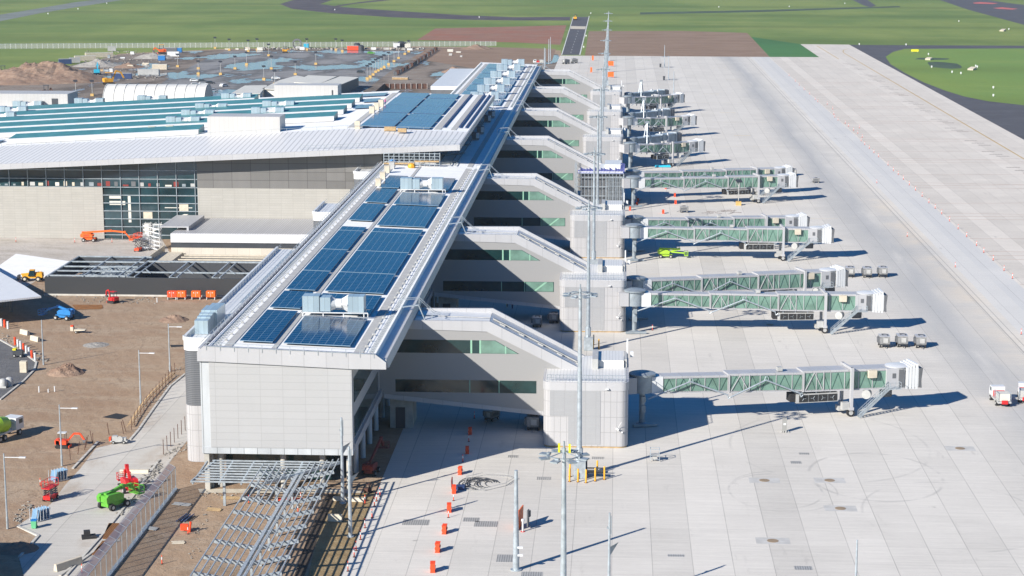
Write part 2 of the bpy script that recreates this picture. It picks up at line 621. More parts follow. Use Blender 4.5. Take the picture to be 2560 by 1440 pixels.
M['gravel'] = plain('rubble', (.30, .28, .25), .95, var=.4, sc=.8)

# base sheet to the horizon
g = MB()
for i in range(12):
    for j in range(12):
        x0, x1 = -6000 + i * 1000, -5000 + i * 1000
        y0, y1 = -3000 + j * 1000, -2000 + j * 1000
        g.add([(x0, y0, -.04), (x1, y0, -.04), (x1, y1, -.04), (x0, y1, -.04)], [(0, 1, 2, 3)])
struct(g.build('grass_field', M['grass']))

sheet('apron', [(-33.0, 120), (89.2, 120), (89.2, 1140), (-33.6, 1145)], 0.0, M['apron'])
sheet('apron_taxi_lane', [(89.2, 120), (148.5, 120), (149.8, 1257), (118.7, 1260), (118.7, 1140), (89.2, 1140)], 0.0, M['apron2'])
# lush rectangle of grass at the apron corner
sheet('lush_grass_patch', [at(1925, 143), at(1878, 92), at(2000, 110), (118.6, 1140.5), (90, 1140.5)], -.02, M['grass2'])
# taxiway asphalt right of the apron, and its grass island
px_as = [(2128, 112), (2300, 113), (2560, 114), (2900, 116), (2900, 780), (2560, 480)]
pp = [at(*p) for p in px_as]
sheet('taxiway_asphalt', [(149.0, 1256)] + pp[1:4] + [(300, 400), (148.5, 400)], -.02, M['asphalt'])
isl = [(2262, 122), (2232, 130), (2214, 142), (2226, 160), (2262, 182), (2310, 206), (2362, 226), (2410, 241), (2470, 253), (2560, 263), (2700, 272), (2900, 278), (2900, 122), (2560, 121)]
sheet('grass_island', [at(*p) for p in isl], 0.0, M['grass3'])
sheet('taxiway_edge', [at(*p) for p in ((2350, 0), (2420, 24), (2490, 43), (2560, 62), (2760, 118), (2760, 20), (2560, 12), (2510, 6), (2470, 0), (2440, -10), (2300, -14))], -.01, M['asphalt'])
sheet('far_taxiway', [at(*p) for p in ((2120, -6), (2158, 13), (2176, 18), (2190, 14), (2160, -6))], -.01, M['asphalt'])
sheet('red_marking', [at(*p) for p in ((2432, 7), (2450, 5), (2496, 8), (2482, 10), (2436, 9))], .0, plain('red_marking', (.55, .12, .10), .7))
sheet('red_marking', [at(*p) for p in ((2482, 20), (2505, 18), (2545, 22), (2530, 24), (2495, 22))], .0, bpy.data.materials['red_marking'])
# soil rectangles, far access road
sheet('red_soil_patch', [at(*p) for p in ((1043, 100), (1088, 71), (1300, 66), (1416, 63), (1401, 112), (1290, 106))], -.02, M['redsoil'])
sheet('brown_soil_patch', [at(*p) for p in ((1462, 139), (1472, 78), (1700, 77), (1868, 82), (1925, 143))], -.02, M['brownsoil'])
sheet('access_road', [at(*p) for p in ((1404, 137), (1449, 137), (1471, 42), (1432, 42))], -.01, M['asphalt'])
sheet('road_edge_line', [at(*p) for p in ((1448, 137), (1451, 137), (1474, 40), (1472, 40))], .0, M['paintw'])
sheet('road_edge_line', [at(*p) for p in ((1403, 137), (1405.5, 137), (1434, 42), (1432.5, 42))], .0, M['paintw'])
sheet('road_crossing_slab', [at(*p) for p in ((1424, 72), (1463, 73), (1465, 66), (1427, 65))], .0, M['cream'])
dl = MB()
for i in range(9):
    a = at(1427 + (1447 - 1427) * i / 9, 132 - 60 * i / 9)
    dl.box(a[0] - .15, a[0] + .15, a[1], a[1] + 9, -.005, .004)
struct(dl.build('road_centre_line', M['paintw']))
sheet('drain_track', [at(*p) for p in ((700, 10), (730, 22), (830, 33), (980, 43), (1160, 49), (1290, 51), (1425, 51), (1426, 42), (1290, 43), (1160, 38), (1000, 28), (860, 18), (800, 10), (830, 0), (870, -8), (760, -8))], -.01, plain('wet_brown_track', (.085, .065, .062), .7, var=.3, sc=.05))
sheet('drain_track', [at(*p) for p in ((830, 20), (880, 10), (960, 2), (1000, -4), (985, -5), (900, 5), (840, 14))], -.005, bpy.data.materials['wet_brown_track'])
sheet('perimeter_road', [at(*p) for p in ((-60, 66), (0, 53), (100, 33), (190, 18), (330, -4), (270, -4), (190, 5), (60, 27), (-60, 46))], -.01, plain('pale_perimeter_road', (.17, .19, .17), .9, var=.2, sc=.03))
sheet('swale', [at(*p) for p in ((1600, 36), (1900, 30), (2250, 18), (2250, 15), (1900, 25), (1600, 31))], -.012, plain('dark_swale_grass', (.05, .085, .045), .9, var=.3, sc=.03))
# construction ground left and far
sheet('site_ground', [(-32.8, 120), (-32.8, 1146), at(1402, 126), at(1240, 118), at(1050, 116), at(560, 122), at(300, 134), at(210, 160), at(0, 183), at(-200, 200), (-420, 400), (-260, 120)], -.03, M['dirt'])
sheet('wet_site_ground', [(-33.8, 560), (-33.6, 1130), at(1395, 135), at(1240, 120), at(1050, 119), at(560, 124), at(300, 136), at(150, 170), at(0, 186), at(-120, 200), (-380, 560)], -.022, M['wetdirt'])
sheet('car_park', [at(*p) for p in ((330, 262), (420, 196), (505, 152), (562, 128), (1010, 127), (1060, 128), (1000, 160), (900, 235), (880, 262))], -.01, M['carpark'])
sheet('brown_verge', [at(*p) for p in ((1000, 140), (1060, 122), (1240, 118), (1390, 122), (1380, 152), (1180, 170))], -.014, M['brownsoil'])
# near left: concrete haul road, asphalt corner, sandy strip beside the apron
road = [at(*p) for p in ((462, 932), (425, 962), (385, 1018), (345, 1075), (325, 1098), (300, 1105), (240, 1120), (200, 1172), (165, 1210), (125, 1262), (40, 1316), (96, 1344), (48, 1396), (60, 1440), (200, 1440), (262, 1352), (350, 1262), (430, 1148), (470, 1100), (476, 1000))]
sheet('haul_road', road, -.012, M['road'])
sheet('asphalt_yard', [at(*p) for p in ((0, 848), (40, 868), (70, 888), (90, 903), (84, 925), (60, 952), (0, 1000), (-200, 1100), (-200, 820))], -.01, M['asphalt2'])
sheet('forecourt', [at(*p) for p in ((-300, 590), (400, 590), (430, 640), (385, 660), (180, 648), (110, 690), (60, 720), (0, 700), (-300, 760))], -.014, M['forecourt'])
sheet('footpath_slab', [at(*p) for p in ((495, 1222), (880, 1222), (920, 1232), (500, 1232))], -.008, M['cream'])
sheet('clay_strip', [at(*p) for p in ((935, 1232), (880, 1440), (770, 1440), (795, 1340), (820, 1235))], -.012, M['ochre'])
sheet('trench_bed', [at(*p) for p in ((820, 1235), (840, 1235), (795, 1345), (760, 1440), (735, 1440), (770, 1340))], -.006, plain('dark_wet_trench', (.05, .035, .025), .9, var=.4, sc=.8))
# kerbs
kb = MB()


def kerb(pts, wd=.35, h=.14):
    q = [at(*p) for p in pts]
    for a, b in zip(q, q[1:]):
        kb.beam((a[0], a[1], h / 2), (b[0], b[1], h / 2), wd, h)


kerb([(462, 936), (425, 966), (385, 1020), (345, 1077), (325, 1100)])
kerb([(245, 1105), (182, 1172)])
kerb([(300, 1352), (262, 1360), (150, 1440)])
kerb([(43, 1316), (96, 1340), (48, 1394)])
kerb([(398, 1150), (330, 1245), (258, 1335), (165, 1440)])
kerb([(0, 850), (40, 872), (72, 892), (91, 906), (86, 925), (60, 952), (0, 1000)])
struct(kb.build('kerb', M['kerb']))
# apron markings
mk = MB()
for k in range(11):
    yb = 330 + 62 * k
    for dy, sp in ((0, 0), (5, 7), (11, -6), (30, 5)):
        pts = [(89.5 + i * 5, yb + dy + sp * (i / 9) ** 2) for i in range(11)]
        for a, b in zip(pts, pts[1:]):
            mk.beam((a[0], a[1], .004), (b[0], b[1], .004), .26, .006)
struct(mk.build('stand_lead_in_line', M['paintr']))
mk = MB()
mk.beam((137.3, 300, .004), (137.3, 1170, .004), .55, .006)
pts = [(137.3 + 9 * (1 - math.cos(a)), 1170 + 45 * math.sin(a)) for a in [i * math.pi / 16 for i in range(9)]]
for a, b in zip(pts, pts[1:]):
    mk.beam((a[0], a[1], .004), (b[0], b[1], .004), .5, .006)
mk.beam((at(2040, 113)[0], 1245, .004), (at(2096, 147)[0], 1125, .004), .55, .006)
struct(mk.build('taxi_centre_line', M['painty']))
mk = MB()
for k in range(8):
    for j, dy in enumerate((0, 6, 11, 26, 32, 36)):
        yy = 1090 - 77 * k - dy * 1.3
        xx = 131 + (j % 3) * 1.2
        for q in range(5):
            mk.box(xx - 4 + q * .9, xx - 4 + q * .9 + .7, yy, yy + 1.0, .0, .007)
struct(mk.build('stand_number_marking', plain('dark_brown_marking', (.10, .06, .05), .8)))
mk = MB()
for (px, py) in ((1780, 170), (1815, 198), (1760, 235), (1800, 282), (1835, 339)):
    for q in range(3):
        a = at(px + q * 14, py)
        mk.box(a[0], a[0] + 2.0, a[1], a[1] + .8, 0, .006)
for k in range(6):
    y0 = 430 + 83.6 * k
    mk.beam((6, y0, .003), (60, y0 + 2, .003), .14, .006)
struct(mk.build('stand_marking', plain('pale_yellow_marking', (.62, .50, .30), .8)))
# pit covers, drains
pit = MB()
for px, py, wd, dp in ((1040, 1306, 8.0, 2.2), (1178, 1299, 5, 1.6), (1215, 1310, 7, 2.2), (1270, 1396, 6.5, 2.6), (1360, 1196, 4.6, 1.4), (1495, 1145, 4.2, 1.2), (1690, 1389, 4.8, .8), (1283, 1141, 3.5, 1.2), (1990, 1156, 3.5, 1.2), (2010, 1134, 3.5, .9), (2008, 1420, 5, 1.3), (1330, 1437, 6, 2)):
    a = at(px, py)
    s = .22
    pit.box(a[0] - wd * s, a[0] + wd * s, a[1] - dp * .55, a[1] + dp * .55, -.01, .012)
struct(pit.build('drain_grate', clad('drain_grate_steel', (.42, .41, .39), sx=.3, sy=.5, wd=.1, line=.45)))
hy = MB()
hp = MB()
for px, py in ((1911, 1201), (2074, 1201), (2101, 1271), (1932, 1352), (2400, 1121), (1925, 812)):
    a = at(px, py)
    hp.box(a[0] - 2.2, a[0] + 2.2, a[1] - 1.3, a[1] + 1.3, 0, .006)
    hy.lathe((a[0], a[1], .0), [(.75, .0), (.75, .03), (.2, .035)], 16)
struct(hp.build('hydrant_slab', plain('new_slab', (.50, .49, .47), .9)))
struct(hy.build('hydrant_lid', plain('hydrant_brass', (.30, .22, .14), .6)))
# ------------------------------------------------------------------ pier
PY0, PY1 = 257.72, 808.0


def rz_(x):
    return 20.35 - (x + 57.8) * .037


pier = thing('pier_building', 'long white airport pier with solar panels on its flat roof, running away from the camera', 'terminal pier', (-46, 258, 0))
O = (-46, 258, 0)
m = MB(O)
m.box(-56.2, -36.6, 259.6, PY1 - 1.5, 6.2, 18.6)
m.build('wall', M['grey_clad'], pier)
m = MB(O)
m.box(-56.3, -36.3, 258.0, 259.6, 6.25, 18.6)
fac = m.build('end_facade', M['white_panel'], pier)
m = MB(O)
m.box(-57.6, -56.32, 258.15, 259.6, 5.3, 18.7)
m.box(-57.6, -36.3, 258.05, 259.6, 5.35, 6.24)
m.build('foil_wrap', M['foil'], pier)
m = MB(O)
sec = [(-57.8, 18.75), (-57.8, 19.5), (-57.2, 20.0), (-56.8, 20.45), (-56.4, 20.45), (-56.4, rz_(-56.4)), (-33.4, rz_(-33.4)), (-33.4, 19.62), (-33.1, 19.62), (-33.05, 18.8), (-31.5, 18.7), (-31.5, 17.95), (-36.3, 17.9), (-56.3, 18.72)]
m.ext([(x, PY0 + .8, z) for x, z in sec], (0, PY1 - PY0 - .8, 0))
m.build('roof', M['membrane'], pier)
m = MB(O)
lip = [(-57.85, 18.7), (-57.85, 20.0), (-56.9, 20.85), (-32.9, 19.95), (-31.45, 18.85), (-31.45, 17.85), (-36.2, 17.85), (-36.3, 17.85), (-56.3, 18.68)]
m.ext([(x, PY0, z) for x, z in lip], (0, .8, 0))
m.build('front_fascia', M['fascia'], pier)
m = MB(O)
m.ext([(-31.48, PY0 + .85, 17.9), (-31.9, PY0 + .85, 19.0), (-31.5, PY0 + .85, 19.05), (-31.15, PY0 + .85, 17.9)], (0, PY1 - PY0 - .9, 0))
m.build('edge_gutter', M['fascia'], pier)
m = MB(O)
m.box(-57.95, -57.55, PY0 + .9, 470, 19.6, 20.35)
m.build('west_parapet', M['fascia'], pier)
# walkways
m = MB(O)


def strip(mb, x0, x1, y0, y1, dz=.03, th=.05):
    mb.ext([(x0, y0, rz_(x0) + dz), (x1, y0, rz_(x1) + dz), (x1, y0, rz_(x1) + dz + th), (x0, y0, rz_(x0) + dz + th)], (0, y1 - y0, 0))


for y0, y1 in ((259.0, 463.0), (466, 614), (618, 800)):
    for xa, xb in ((-36.3, -35.0), (-47.9, -47.2), (-54.6, -53.5)):
        m = MB(O)
        strip(m, xa, xb, y0, y1)
        m.build('walkway', M['walk'], pier)
m = MB(O)
strip(m, -57, -34, 258.4, 259.0)
m.build('walkway', M['walk'], pier)
# netting loops / clips along the edges as a thin wire lattice
m = MB(O)
for y0, y1 in ((258, 463), (620, 800)):
    y = y0
    while y < y1:
        for xx in (-34.0, -33.6):
            m.cbox((xx, y, rz_(xx) + .10), (.6, .05, .05), rz=.8)
            m.cbox((xx, y + .5, rz_(xx) + .10), (.6, .05, .05), rz=-.8)
        for xx in (-56.1, -55.7):
            m.cbox((xx, y, rz_(xx) + .10), (.6, .05, .05), rz=.8)
            m.cbox((xx, y + .5, rz_(xx) + .10), (.6, .05, .05), rz=-.8)
        y += 1.1
m.build('edge_netting', M['net'], pier)
m = MB(O)
for y in range(260, 462, 4):
    m.cbox((-34.9, y, rz_(-34.9) + .2), (.5, .18, .3))
    m.cbox((-55.0, y, rz_(-55) + .2), (.4, .15, .3))
m.beam((-34.9, 259, rz_(-34.9) + .3), (-34.9, 461, rz_(-34.9) + .3), .04)
m.beam((-55.0, 259, rz_(-55) + .3), (-55.0, 461, rz_(-55) + .3), .04)
m.build('roof_anchor', M['boxgrey'], pier)
# solar arrays
blocks = [(-52.9, -48.2, 263.2, 285.0), (-46.6, -37.1, 263.0, 282.0), (-52.9, -48.2, 287.2, 300.4), (-46.6, -37.1, 285.0, 299.8)]
for a, b in ((302, 318.5), (319.1, 340), (340.6, 361.5), (362.0, 366.5)):
    blocks += [(-52.9, -48.2, a, b), (-46.6, -37.1, a, b)]
blocks += [(-52.9, -48.2, 375, 397.5), (-46.6, -37.1, 370, 396.5), (-52.9, -48.2, 400, 420.5), (-46.6, -37.1, 398.5, 416),
           (-52.6, -48.2, 422.5, 442.5), (-46.6, -37.1, 421.5, 442)]
for k in range(7):
    a = 622 + 25.5 * k
    blocks += [(-52.9, -47.9, a, a + 23), (-46.8, -37.6, a, a + 23)]
for x0, x1, y0, y1 in blocks:
    m = MB((x0, y0, 0))
    m.ext([(x0, y0, rz_(x0) + .28), (x1, y0, rz_(x1) + .28), (x1, y0, rz_(x1) + .4), (x0, y0, rz_(x0) + .4)], (0, y1 - y0, 0))
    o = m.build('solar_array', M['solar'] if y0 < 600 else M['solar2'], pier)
    o.location = (x0 + 46, y0 - 258, 0)
m = MB(O)
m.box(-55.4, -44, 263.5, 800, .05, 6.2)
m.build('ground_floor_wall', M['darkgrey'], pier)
m = MB(O)
m.box(-55.3, -40.2, 263.2, 263.5, .3, 4.3)
m.box(-43.6, -40.2, 263.51, 268, .3, 4.3)
m.build('ground_floor_glazing', M['glassd'], pier)
m = MB(O)
for i in range(8):
    m.box(-55.3 + i * 1.9, -55.3 + i * 1.9 + 1.82, 263.1, 263.19, 4.4, 5.9)
m.build('spandrel_panels', M['fascia'], pier)
m = MB(O)
m.box(-57.4, -56.7, 258.3, 259.5, 0, 5.3)
m.box(-57.2, -56.4, 259.5, 263.1, 0, 6.2)
m.build('side_wall', M['conc'], pier)
cols = [(x, 260) for x in (-55.4, -51.2, -46.5, -40.9, -37.1)] + [(-37.3, 260 + 7.9 * k) for k in range(1, 26)]
for x, y in [c for c in cols if c[0] != -51.2]:
    m = MB(O)
    m.tube((x, y, 0), (x, y, 6.2), .42, n=14)
    m.build('column', M['conc'] if y < 261 else M['white'], pier, True)
m = MB(O)
m.box(-36.6, -36.15, 259.6, PY1 - 2, 5.5, 6.6)
m.build('edge_beam', M['fascia'], pier)
for k in range(7):
    yb = 291.5 + 83.6 * k
    m = MB(O)
    m.box(-35.2, -31.6, yb + 1.5, yb + 7.5, 0, 5.6)
    co = m.build('stair_core', M['conc'], pier)
    m = MB(O)
    m.box(-34.3, -32.8, yb + 1.42, yb + 1.52, 0, 3.4)
    m.build('doorway', M['dark'], co)
for k in range(7):
    y0 = 262 + 83.6 * k
    for a, b, z0, z1 in ((0, 27, 7, 10), (41, 78, 7, 10), (0, 27, 12, 15.5), (41, 78, 12, 15.5)):
        if y0 + b > 806:
            continue
        m = MB(O)
        m.box(-36.62, -36.52, y0 + a, y0 + b, z0, z1)
        m.build('side_window', M['glassd'], pier)
# guard rail along the front edge
m = MB(O)
for i in range(13):
    x = -56.5 + i * 1.95
    m.beam((x, 257.7, rz_(x)), (x, 257.7, rz_(x) + 1.1), .07)
    m.beam((x, 257.7, rz_(x) + .1), (x, 259.0, rz_(x) + .1), .07)
for h in (.55, 1.1):
    m.beam((-56.5, 257.7, rz_(-56.5) + h), (-33.1, 257.7, rz_(-33.1) + h), .06)
y = 262
while y < 462:
    m.beam((-57.3, y, 20.3), (-57.5, y, 21.2), .06)
    y += 2.6
m.beam((-57.5, 259, 21.2), (-57.5, 462, 21.2), .06)
m.beam((-57.45, 259, 20.8), (-57.45, 462, 20.8), .05)
m.build('guard_rail', M['galv'], pier)
# west wings: rounded white parapet, dark louvred band, white base
for (x0, y0, y1, zt) in ((-63.3, 272.0, 352, 18.9), (-63.6, 396, 412, 18.8), (-63.9, 462, 471, 18.8)):
    r = 1.6
    pl = [(x0 + r * (1 - math.cos(a)), y0 + r * (1 - math.sin(a))) for a in [i * math.pi / 12 for i in range(7)]]
    out = pl + [(-57.9, y0), (-57.9, y1), (x0, y1)]
    # band levels
    m = MB(O)
    m.prism(out, 16.9, zt - .5)
    # raised rim
    q = pl + [(-58.0, y0)]
    for a, b in zip(q, q[1:]):
        m.beam((a[0], a[1] + .2, zt - .3), (b[0], b[1] + .2, zt - .3), .35, .6)
    m.beam((x0 + .2, y0 + r, zt - .3), (x0 + .2, y1, zt - .3), .4, .6)
    m.build('wing_parapet', M['white'], pier)
    m = MB(O)
    m.prism([(x + .08, y + .08) for x, y in out[:-2]] + [(-57.9, y1 - .1), (x0 + .08, y1 - .1)], 8.6, 16.88)
    m.build('louvred_band', M['louvre'], pier)
    m = MB(O)
    m.prism([(x + .05, y + .05) for x, y in out[:-2]] + [(-57.9, y1 - .1), (x0 + .05, y1 - .1)], 0, 8.58)
    m.build('wing_base', M['grey_clad_w'], pier)
    m = MB(O)
    yy = y0 + 2
    while yy < y1:
        m.beam((x0 + .9, yy, zt - .5), (x0 + .9, yy, zt + .5), .035)
        yy += 2.4
    m.beam((x0 + .9, y0 + 1.5, zt + .5), (x0 + .9, y1, zt + .5), .035)
    m.beam((x0 + .9, y0 + 1.5, zt + .05), (x0 + .9, y1, zt + .05), .03)
    if y0 < 300:
        m.box(-60.3, -59.0, 300, 350, zt - .49, zt - .43)
    m.build('wing_rail', M['galv'], pier)
# dark side wings far behind the terminal
m = MB(O)
m.box(-68, -57.9, 705, 790, 0, 17.6)
m.box(-77, -68.1, 700, 716, 0, 11.5)
m.build('rear_wing', M['darkgrey'], pier)
m = MB(O)
m.box(-68.2, -57.8, 704.8, 790, 17.6, 19.0)
m.build('rear_wing_roof', M['white'], pier)
m = MB(O)
m.box(-76.6, -68.2, 700.5, 715.5, 11.5, 11.9)
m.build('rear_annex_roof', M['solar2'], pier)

# ------------------------------------------------------------------ boarding corridors + gate towers
ORD = ['nearest', 'second', 'third', 'fourth', 'fifth', 'sixth', 'farthest']


def make_corridor(k):
    yb = 291.5 + 83.6 * k
    org = (-36, yb, 0)
    c = thing('boarding_corridor', '%s grey link corridor sloping from the pier to its gate tower%s' % (ORD[k], ['', '', '', ' in scaffolding', '', '', ' by the field'][k]), 'link corridor', org, 0, 'sloping link corridors between pier and gate towers')
    m = MB(org)
    pol = [(-36.6, 5.9), (-3.6, 2.7), (-3.6, 9.0), (-19.5, 17.1), (-36.6, 17.6)]
    m.ext([(x, yb, z) for x, z in pol], (0, 9.2, 0))
    m.build('wall', M['grey_clad'], c)
    m = MB(org)
    for dy, d in ((-.12, .5), (8.9, .5)):
        top = [(-36.6, 16.5), (-19.7, 16.1), (-3.5, 8.0), (-3.5, 9.55), (-19.3, 17.75), (-36.6, 18.1)] if dy < 0 else [(-36.6, 17.2), (-19.7, 16.8), (-3.5, 8.6), (-3.5, 9.75), (-19.3, 17.95), (-36.6, 18.3)]
        top = [(x if x > -36 else -36.0, min(z, 17.82) if x < -31 else z) for x, z in top]
        m.ext([(x, yb + dy, z) for x, z in top], (0, d, 0))
    m.build('fascia', M['fascia'], c)
    m = MB(org)
    m.ext([(-31.2, yb + .4, 17.45), (-19.5, yb + .4, 17.12), (-19.5, yb + .4, 17.25), (-31.2, yb + .4, 17.65)], (0, 8.5, 0))
    m.ext([(-19.4, yb + .4, 17.1), (-3.7, yb + .4, 9.05), (-3.7, yb + .4, 9.25), (-19.4, yb + .4, 17.3)], (0, 8.5, 0))
    m.build('roof', M['white'], c)
    m = MB(org)
    m.beam((-31, yb + 4.2, 17.75), (-19.5, yb + 4.2, 17.4), .12)
    m.beam((-19.0, yb + 4.4, 17.3), (-3.9, yb + 4.4, 9.55), .7, .18)
    for i in range(5):
        x = -17.5 + i * 3
        m.cbox((x, yb + 3.6, 17.2 - (x + 19.4) * .512 + .15), (.9, .5, .3), ry=.47)
    m.build('roof_walkway', M['walk'], c)
    # windows
    m = MB(org)
    m.ext([(-35.9, yb - .03, 12.6), (-14.7, yb - .03, 12.6), (-18.4, yb - .03, 14.7), (-35.9, yb - .03, 14.7)], (0, .03, 0))
    w1 = m.build('window', M['glassd'], c)
    for xa, xb, zt in ((-22.3, -22.02, 14.7), (-20.9, -20.62, 14.7), (-16.9, -16.7, 13.8)):
        m = MB(org)
        m.box(xa, xb, yb - .06, yb - .03, 12.6, zt)
        m.build('mullion', M['brace'], w1)
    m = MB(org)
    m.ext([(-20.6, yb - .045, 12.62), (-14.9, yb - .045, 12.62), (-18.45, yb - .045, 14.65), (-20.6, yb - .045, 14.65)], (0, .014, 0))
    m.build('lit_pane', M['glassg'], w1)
    m = MB(org)
    m.box(-34.1, -12.0, yb - .03, yb, 6.3, 8.3)
    w2 = m.build('window', M['glassd'], c)
    for xa in (-17.9, -22.5):
        m = MB(org)
        m.box(xa, xa + .15, yb - .06, yb - .03, 6.3, 8.3)
        m.build('mullion', M['brace'], w2)
    if k > 0:
        m = MB(org)
        m.ext([(-16.2, yb - .05, 6.35), (-15.7, yb - .05, 6.35), (-13.3, yb - .05, 8.25), (-13.8, yb - .05, 8.25)], (0, .03, 0))
        m.build('diagonal_brace', M['brace'], w2)
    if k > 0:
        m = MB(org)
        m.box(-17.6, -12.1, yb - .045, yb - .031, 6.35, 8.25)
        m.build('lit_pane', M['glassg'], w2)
    m = MB(org)
    m.ext([(-36.0, yb - .08, 5.2), (-10.7, yb - .08, 2.75), (-10.7, yb - .08, 3.4), (-36.0, yb - .08, 5.95)], (0, 9.3, 0))
    m.build('soffit_edge', M['fascia'], c)
    # roof-edge ladder where it meets the pier roof
    m = MB(org)
    m.beam((-33.5, yb + 1.5, 19.5), (-30.5, yb + 1.5, 19.9), .6, .12)
    m.beam((-30.5, yb + 1.5, 19.9), (-29.6, yb + 1.5, 17.7), .6, .12)
    for dy in (.9, 2.1):
        m.path([(-33.6, yb + dy, 20.8), (-30.4, yb + dy, 21), (-28.2, yb + dy, 18.9), (-27, yb + dy, 18.5)], .05, 4)
        for x, z in ((-33.6, 19.6), (-30.4, 19.9), (-28.4, 17.6)):
            m.beam((x, yb + dy, z), (x, yb + dy, z + 1.1), .05)
    m.build('access_ladder', M['galv'], c)
    return c


for k in range(7):
    make_corridor(k)


def rounded(x0, x1, y0, y1, r, n=6):
    q = []
    for cx, cy, a0 in ((x0 + r, y0 + r, math.pi), (x1 - r, y0 + r, 1.5 * math.pi), (x1 - r, y1 - r, 0), (x0 + r, y1 - r, .5 * math.pi)):
        for i in range(n + 1):
            a = a0 + i * math.pi / 2 / n
            q.append((cx + r * math.cos(a), cy + r * math.sin(a)))
    return q


def make_tower(k):
    y0 = 283 + 83.6 * k
    org = (-4.2, y0 + 9, 0)
    t = thing('gate_tower', ['white rounded gate tower nearest the camera, with a shaded foot behind the big light mast', 'second white rounded gate tower, two glazed boarding bridges on its right', 'third white rounded gate tower, beside the lime green boom lift', '', 'fifth white gate tower, behind the scaffolded one', 'sixth white gate tower, with short retracted boarding bridges', 'farthest white gate tower on the apron'][k], 'gate tower', org, 0, 'rounded gate towers')
    m = MB(org)
    m.prism(rounded(-10.6, 2.3, y0, y0 + 18, 1.3), .25, 8.95)
    m.build('wall', M['grey_clad_w'], t, True)
    m = MB(org)
    m.prism(rounded(-10.68, 2.38, y0 - .06, y0 + 18.06, 1.3), 8.95, 10.25)
    par = m.build('parapet', M['fascia'], t, True)
    m = MB(org)
    m.prism(rounded(-10.3, 2.0, y0 + .35, y0 + 17.7, 1.0), 10.2, 10.3)
    m.box(-3.0, 1.6, y0 + 9.6, y0 + 16.5, 10.3, 11.5)
    m.build('roof', M['roof_white'], t)
    m = MB(org)
    m.box(-9.6, -1.9, y0 - .05, y0, 5.0, 8.95)
    m.box(-6.8, -1.9, y0 - .05, y0, .5, 4.99)
    m.build('perforated_panel', M['perf'], t)
    m = MB(org)
    m.prism(rounded(-10.5, 2.2, y0 + .08, y0 + 17.9, 1.2), 0, .25)
    m.build('plinth', M['wood'], t)
    m = MB(org)
    m.box(-3.3, -2.4, y0 + 8.6, y0 + 15.5, 10.3, 11.9)
    m.build('roof_plant', M['boxgrey'], t)
    m = MB(org)
    m.box(1.7, 2.1, y0 + 10, y0 + 15, 10.3, 11.6)
    m.build('roof_plant', M['boxgrey'], t)
    m = MB(org)
    x = -10.0
    while x < 1.9:
        m.beam((x, y0 + .6, 10.3), (x, y0 + .6, 11.2), .06)
        if x > -2:
            m.beam((x, y0 + 17.3, 10.3), (x, y0 + 17.3, 11.2), .06)
        x += .62
    m.beam((-10, y0 + .6, 11.2), (1.9, y0 + .6, 11.2), .07)
    m.beam((-10, y0 + .6, 10.75), (1.9, y0 + .6, 10.75), .05)
    m.beam((-2.5, y0 + 17.3, 11.2), (1.9, y0 + 17.3, 11.2), .07)
    y = y0 + .6
    while y < y0 + 17:
        m.beam((1.8, y, 10.3), (1.8, y, 11.2), .05)
        y += 1.2
    m.beam((1.8, y0 + .6, 11.2), (1.8, y0 + 17.3, 11.2), .06)
    m.build('roof_rail', M['galvd'], t)
    m = MB(org)
    m.box(2.05, 2.3, y0 + 16.8, y0 + 17.05, 10.3, 13.4)
    m.cbox((2.9, y0 + 15.5, 11.2), (.5, .3, .9))
    m.build('antenna_post', M['white'], t)
    m = MB(org)
    m.cbox((-.9, y0 - .25, 9.3), (.5, .35, .18))
    m.cbox((.7, y0 - .3, 3.1), (.5, .35, .3), ry=.5)
    m.cbox((1.4, y0 - .2, 2.6), (.25, .3, .2))
    m.beam((.8, y0 - .3, 3.3), (1.3, y0 - .7, 4.3), .06)
    m.build('wall_lamp', M['white'], t)
    return t


towers = {}
for k in (0, 1, 2, 4, 5, 6):
    towers[k] = make_tower(k)

# unfinished fourth tower inside scaffolding
y0 = 283 + 83.6 * 3
org = (-4.2, y0 + 9, 0)
t = thing('gate_tower', 'fourth gate tower, still an open steel frame inside scaffolding with purple wrap', 'gate tower', org, 0, 'rounded gate towers')
m = MB(org)
m.box(-9.8, 1.8, y0 + 1, y0 + 17, 0, 9.6)
m.build('inner_wall', M['darkgrey'], t)
m = MB(org)
for i in range(14):
    x = -10.6 + i * .98
    m.box(x, x + .14, y0, y0 + .14, .1, 9.2)
for z in (.6, 3.0, 5.6, 8.2, 9.3):
    m.box(-10.7, 2.4, y0 - .1, y0 + .08, z, z + .16)
for i in range(20):
    m.box(-2.5, 2.2, y0 - .16, y0 - .1, .6 + i * .42, .66 + i * .42)
for i in range(8):
    m.box(-2.5 + i * .62, -2.4 + i * .62, y0 - .2, y0 - .16, .3, 8.3)
for i in range(9):
    m.box(2.3, 2.45, y0 + i * 2, y0 + i * 2 + .14, 0, 9.3)
m.build('steel_frame', M['galv'], t)
m = MB(org)
m.box(-10.4, 2.1, y0 + .3, y0 + 17.8, 9.6, 9.9)
m.box(-3, 1.8, y0 + 6, y0 + 16, 9.9, 11.2)
m.build('roof', M['white'], t)
m = MB(org)
for a in range(16):
    x = -10.5 + a * .8
    h = .9 * abs(math.sin(a * 1.3)) + .4
    m.face([(x, y0 - .02, 9.4), (x + .8, y0 - .02, 9.4), (x + .8, y0 + 1.5, 9.9 + h * .4), (x, y0 + 1.2, 9.8 + h)])
m.face([(1.2, y0 - .1, 9.2), (2.5, y0 + .4, 9.0), (2.7, y0 + 8, 11.2), (1.5, y0 + 7, 11.6)])
m.build('wrap', plain('purple_wrap', (.16, .17, .42), .6), t)
m = MB(org)
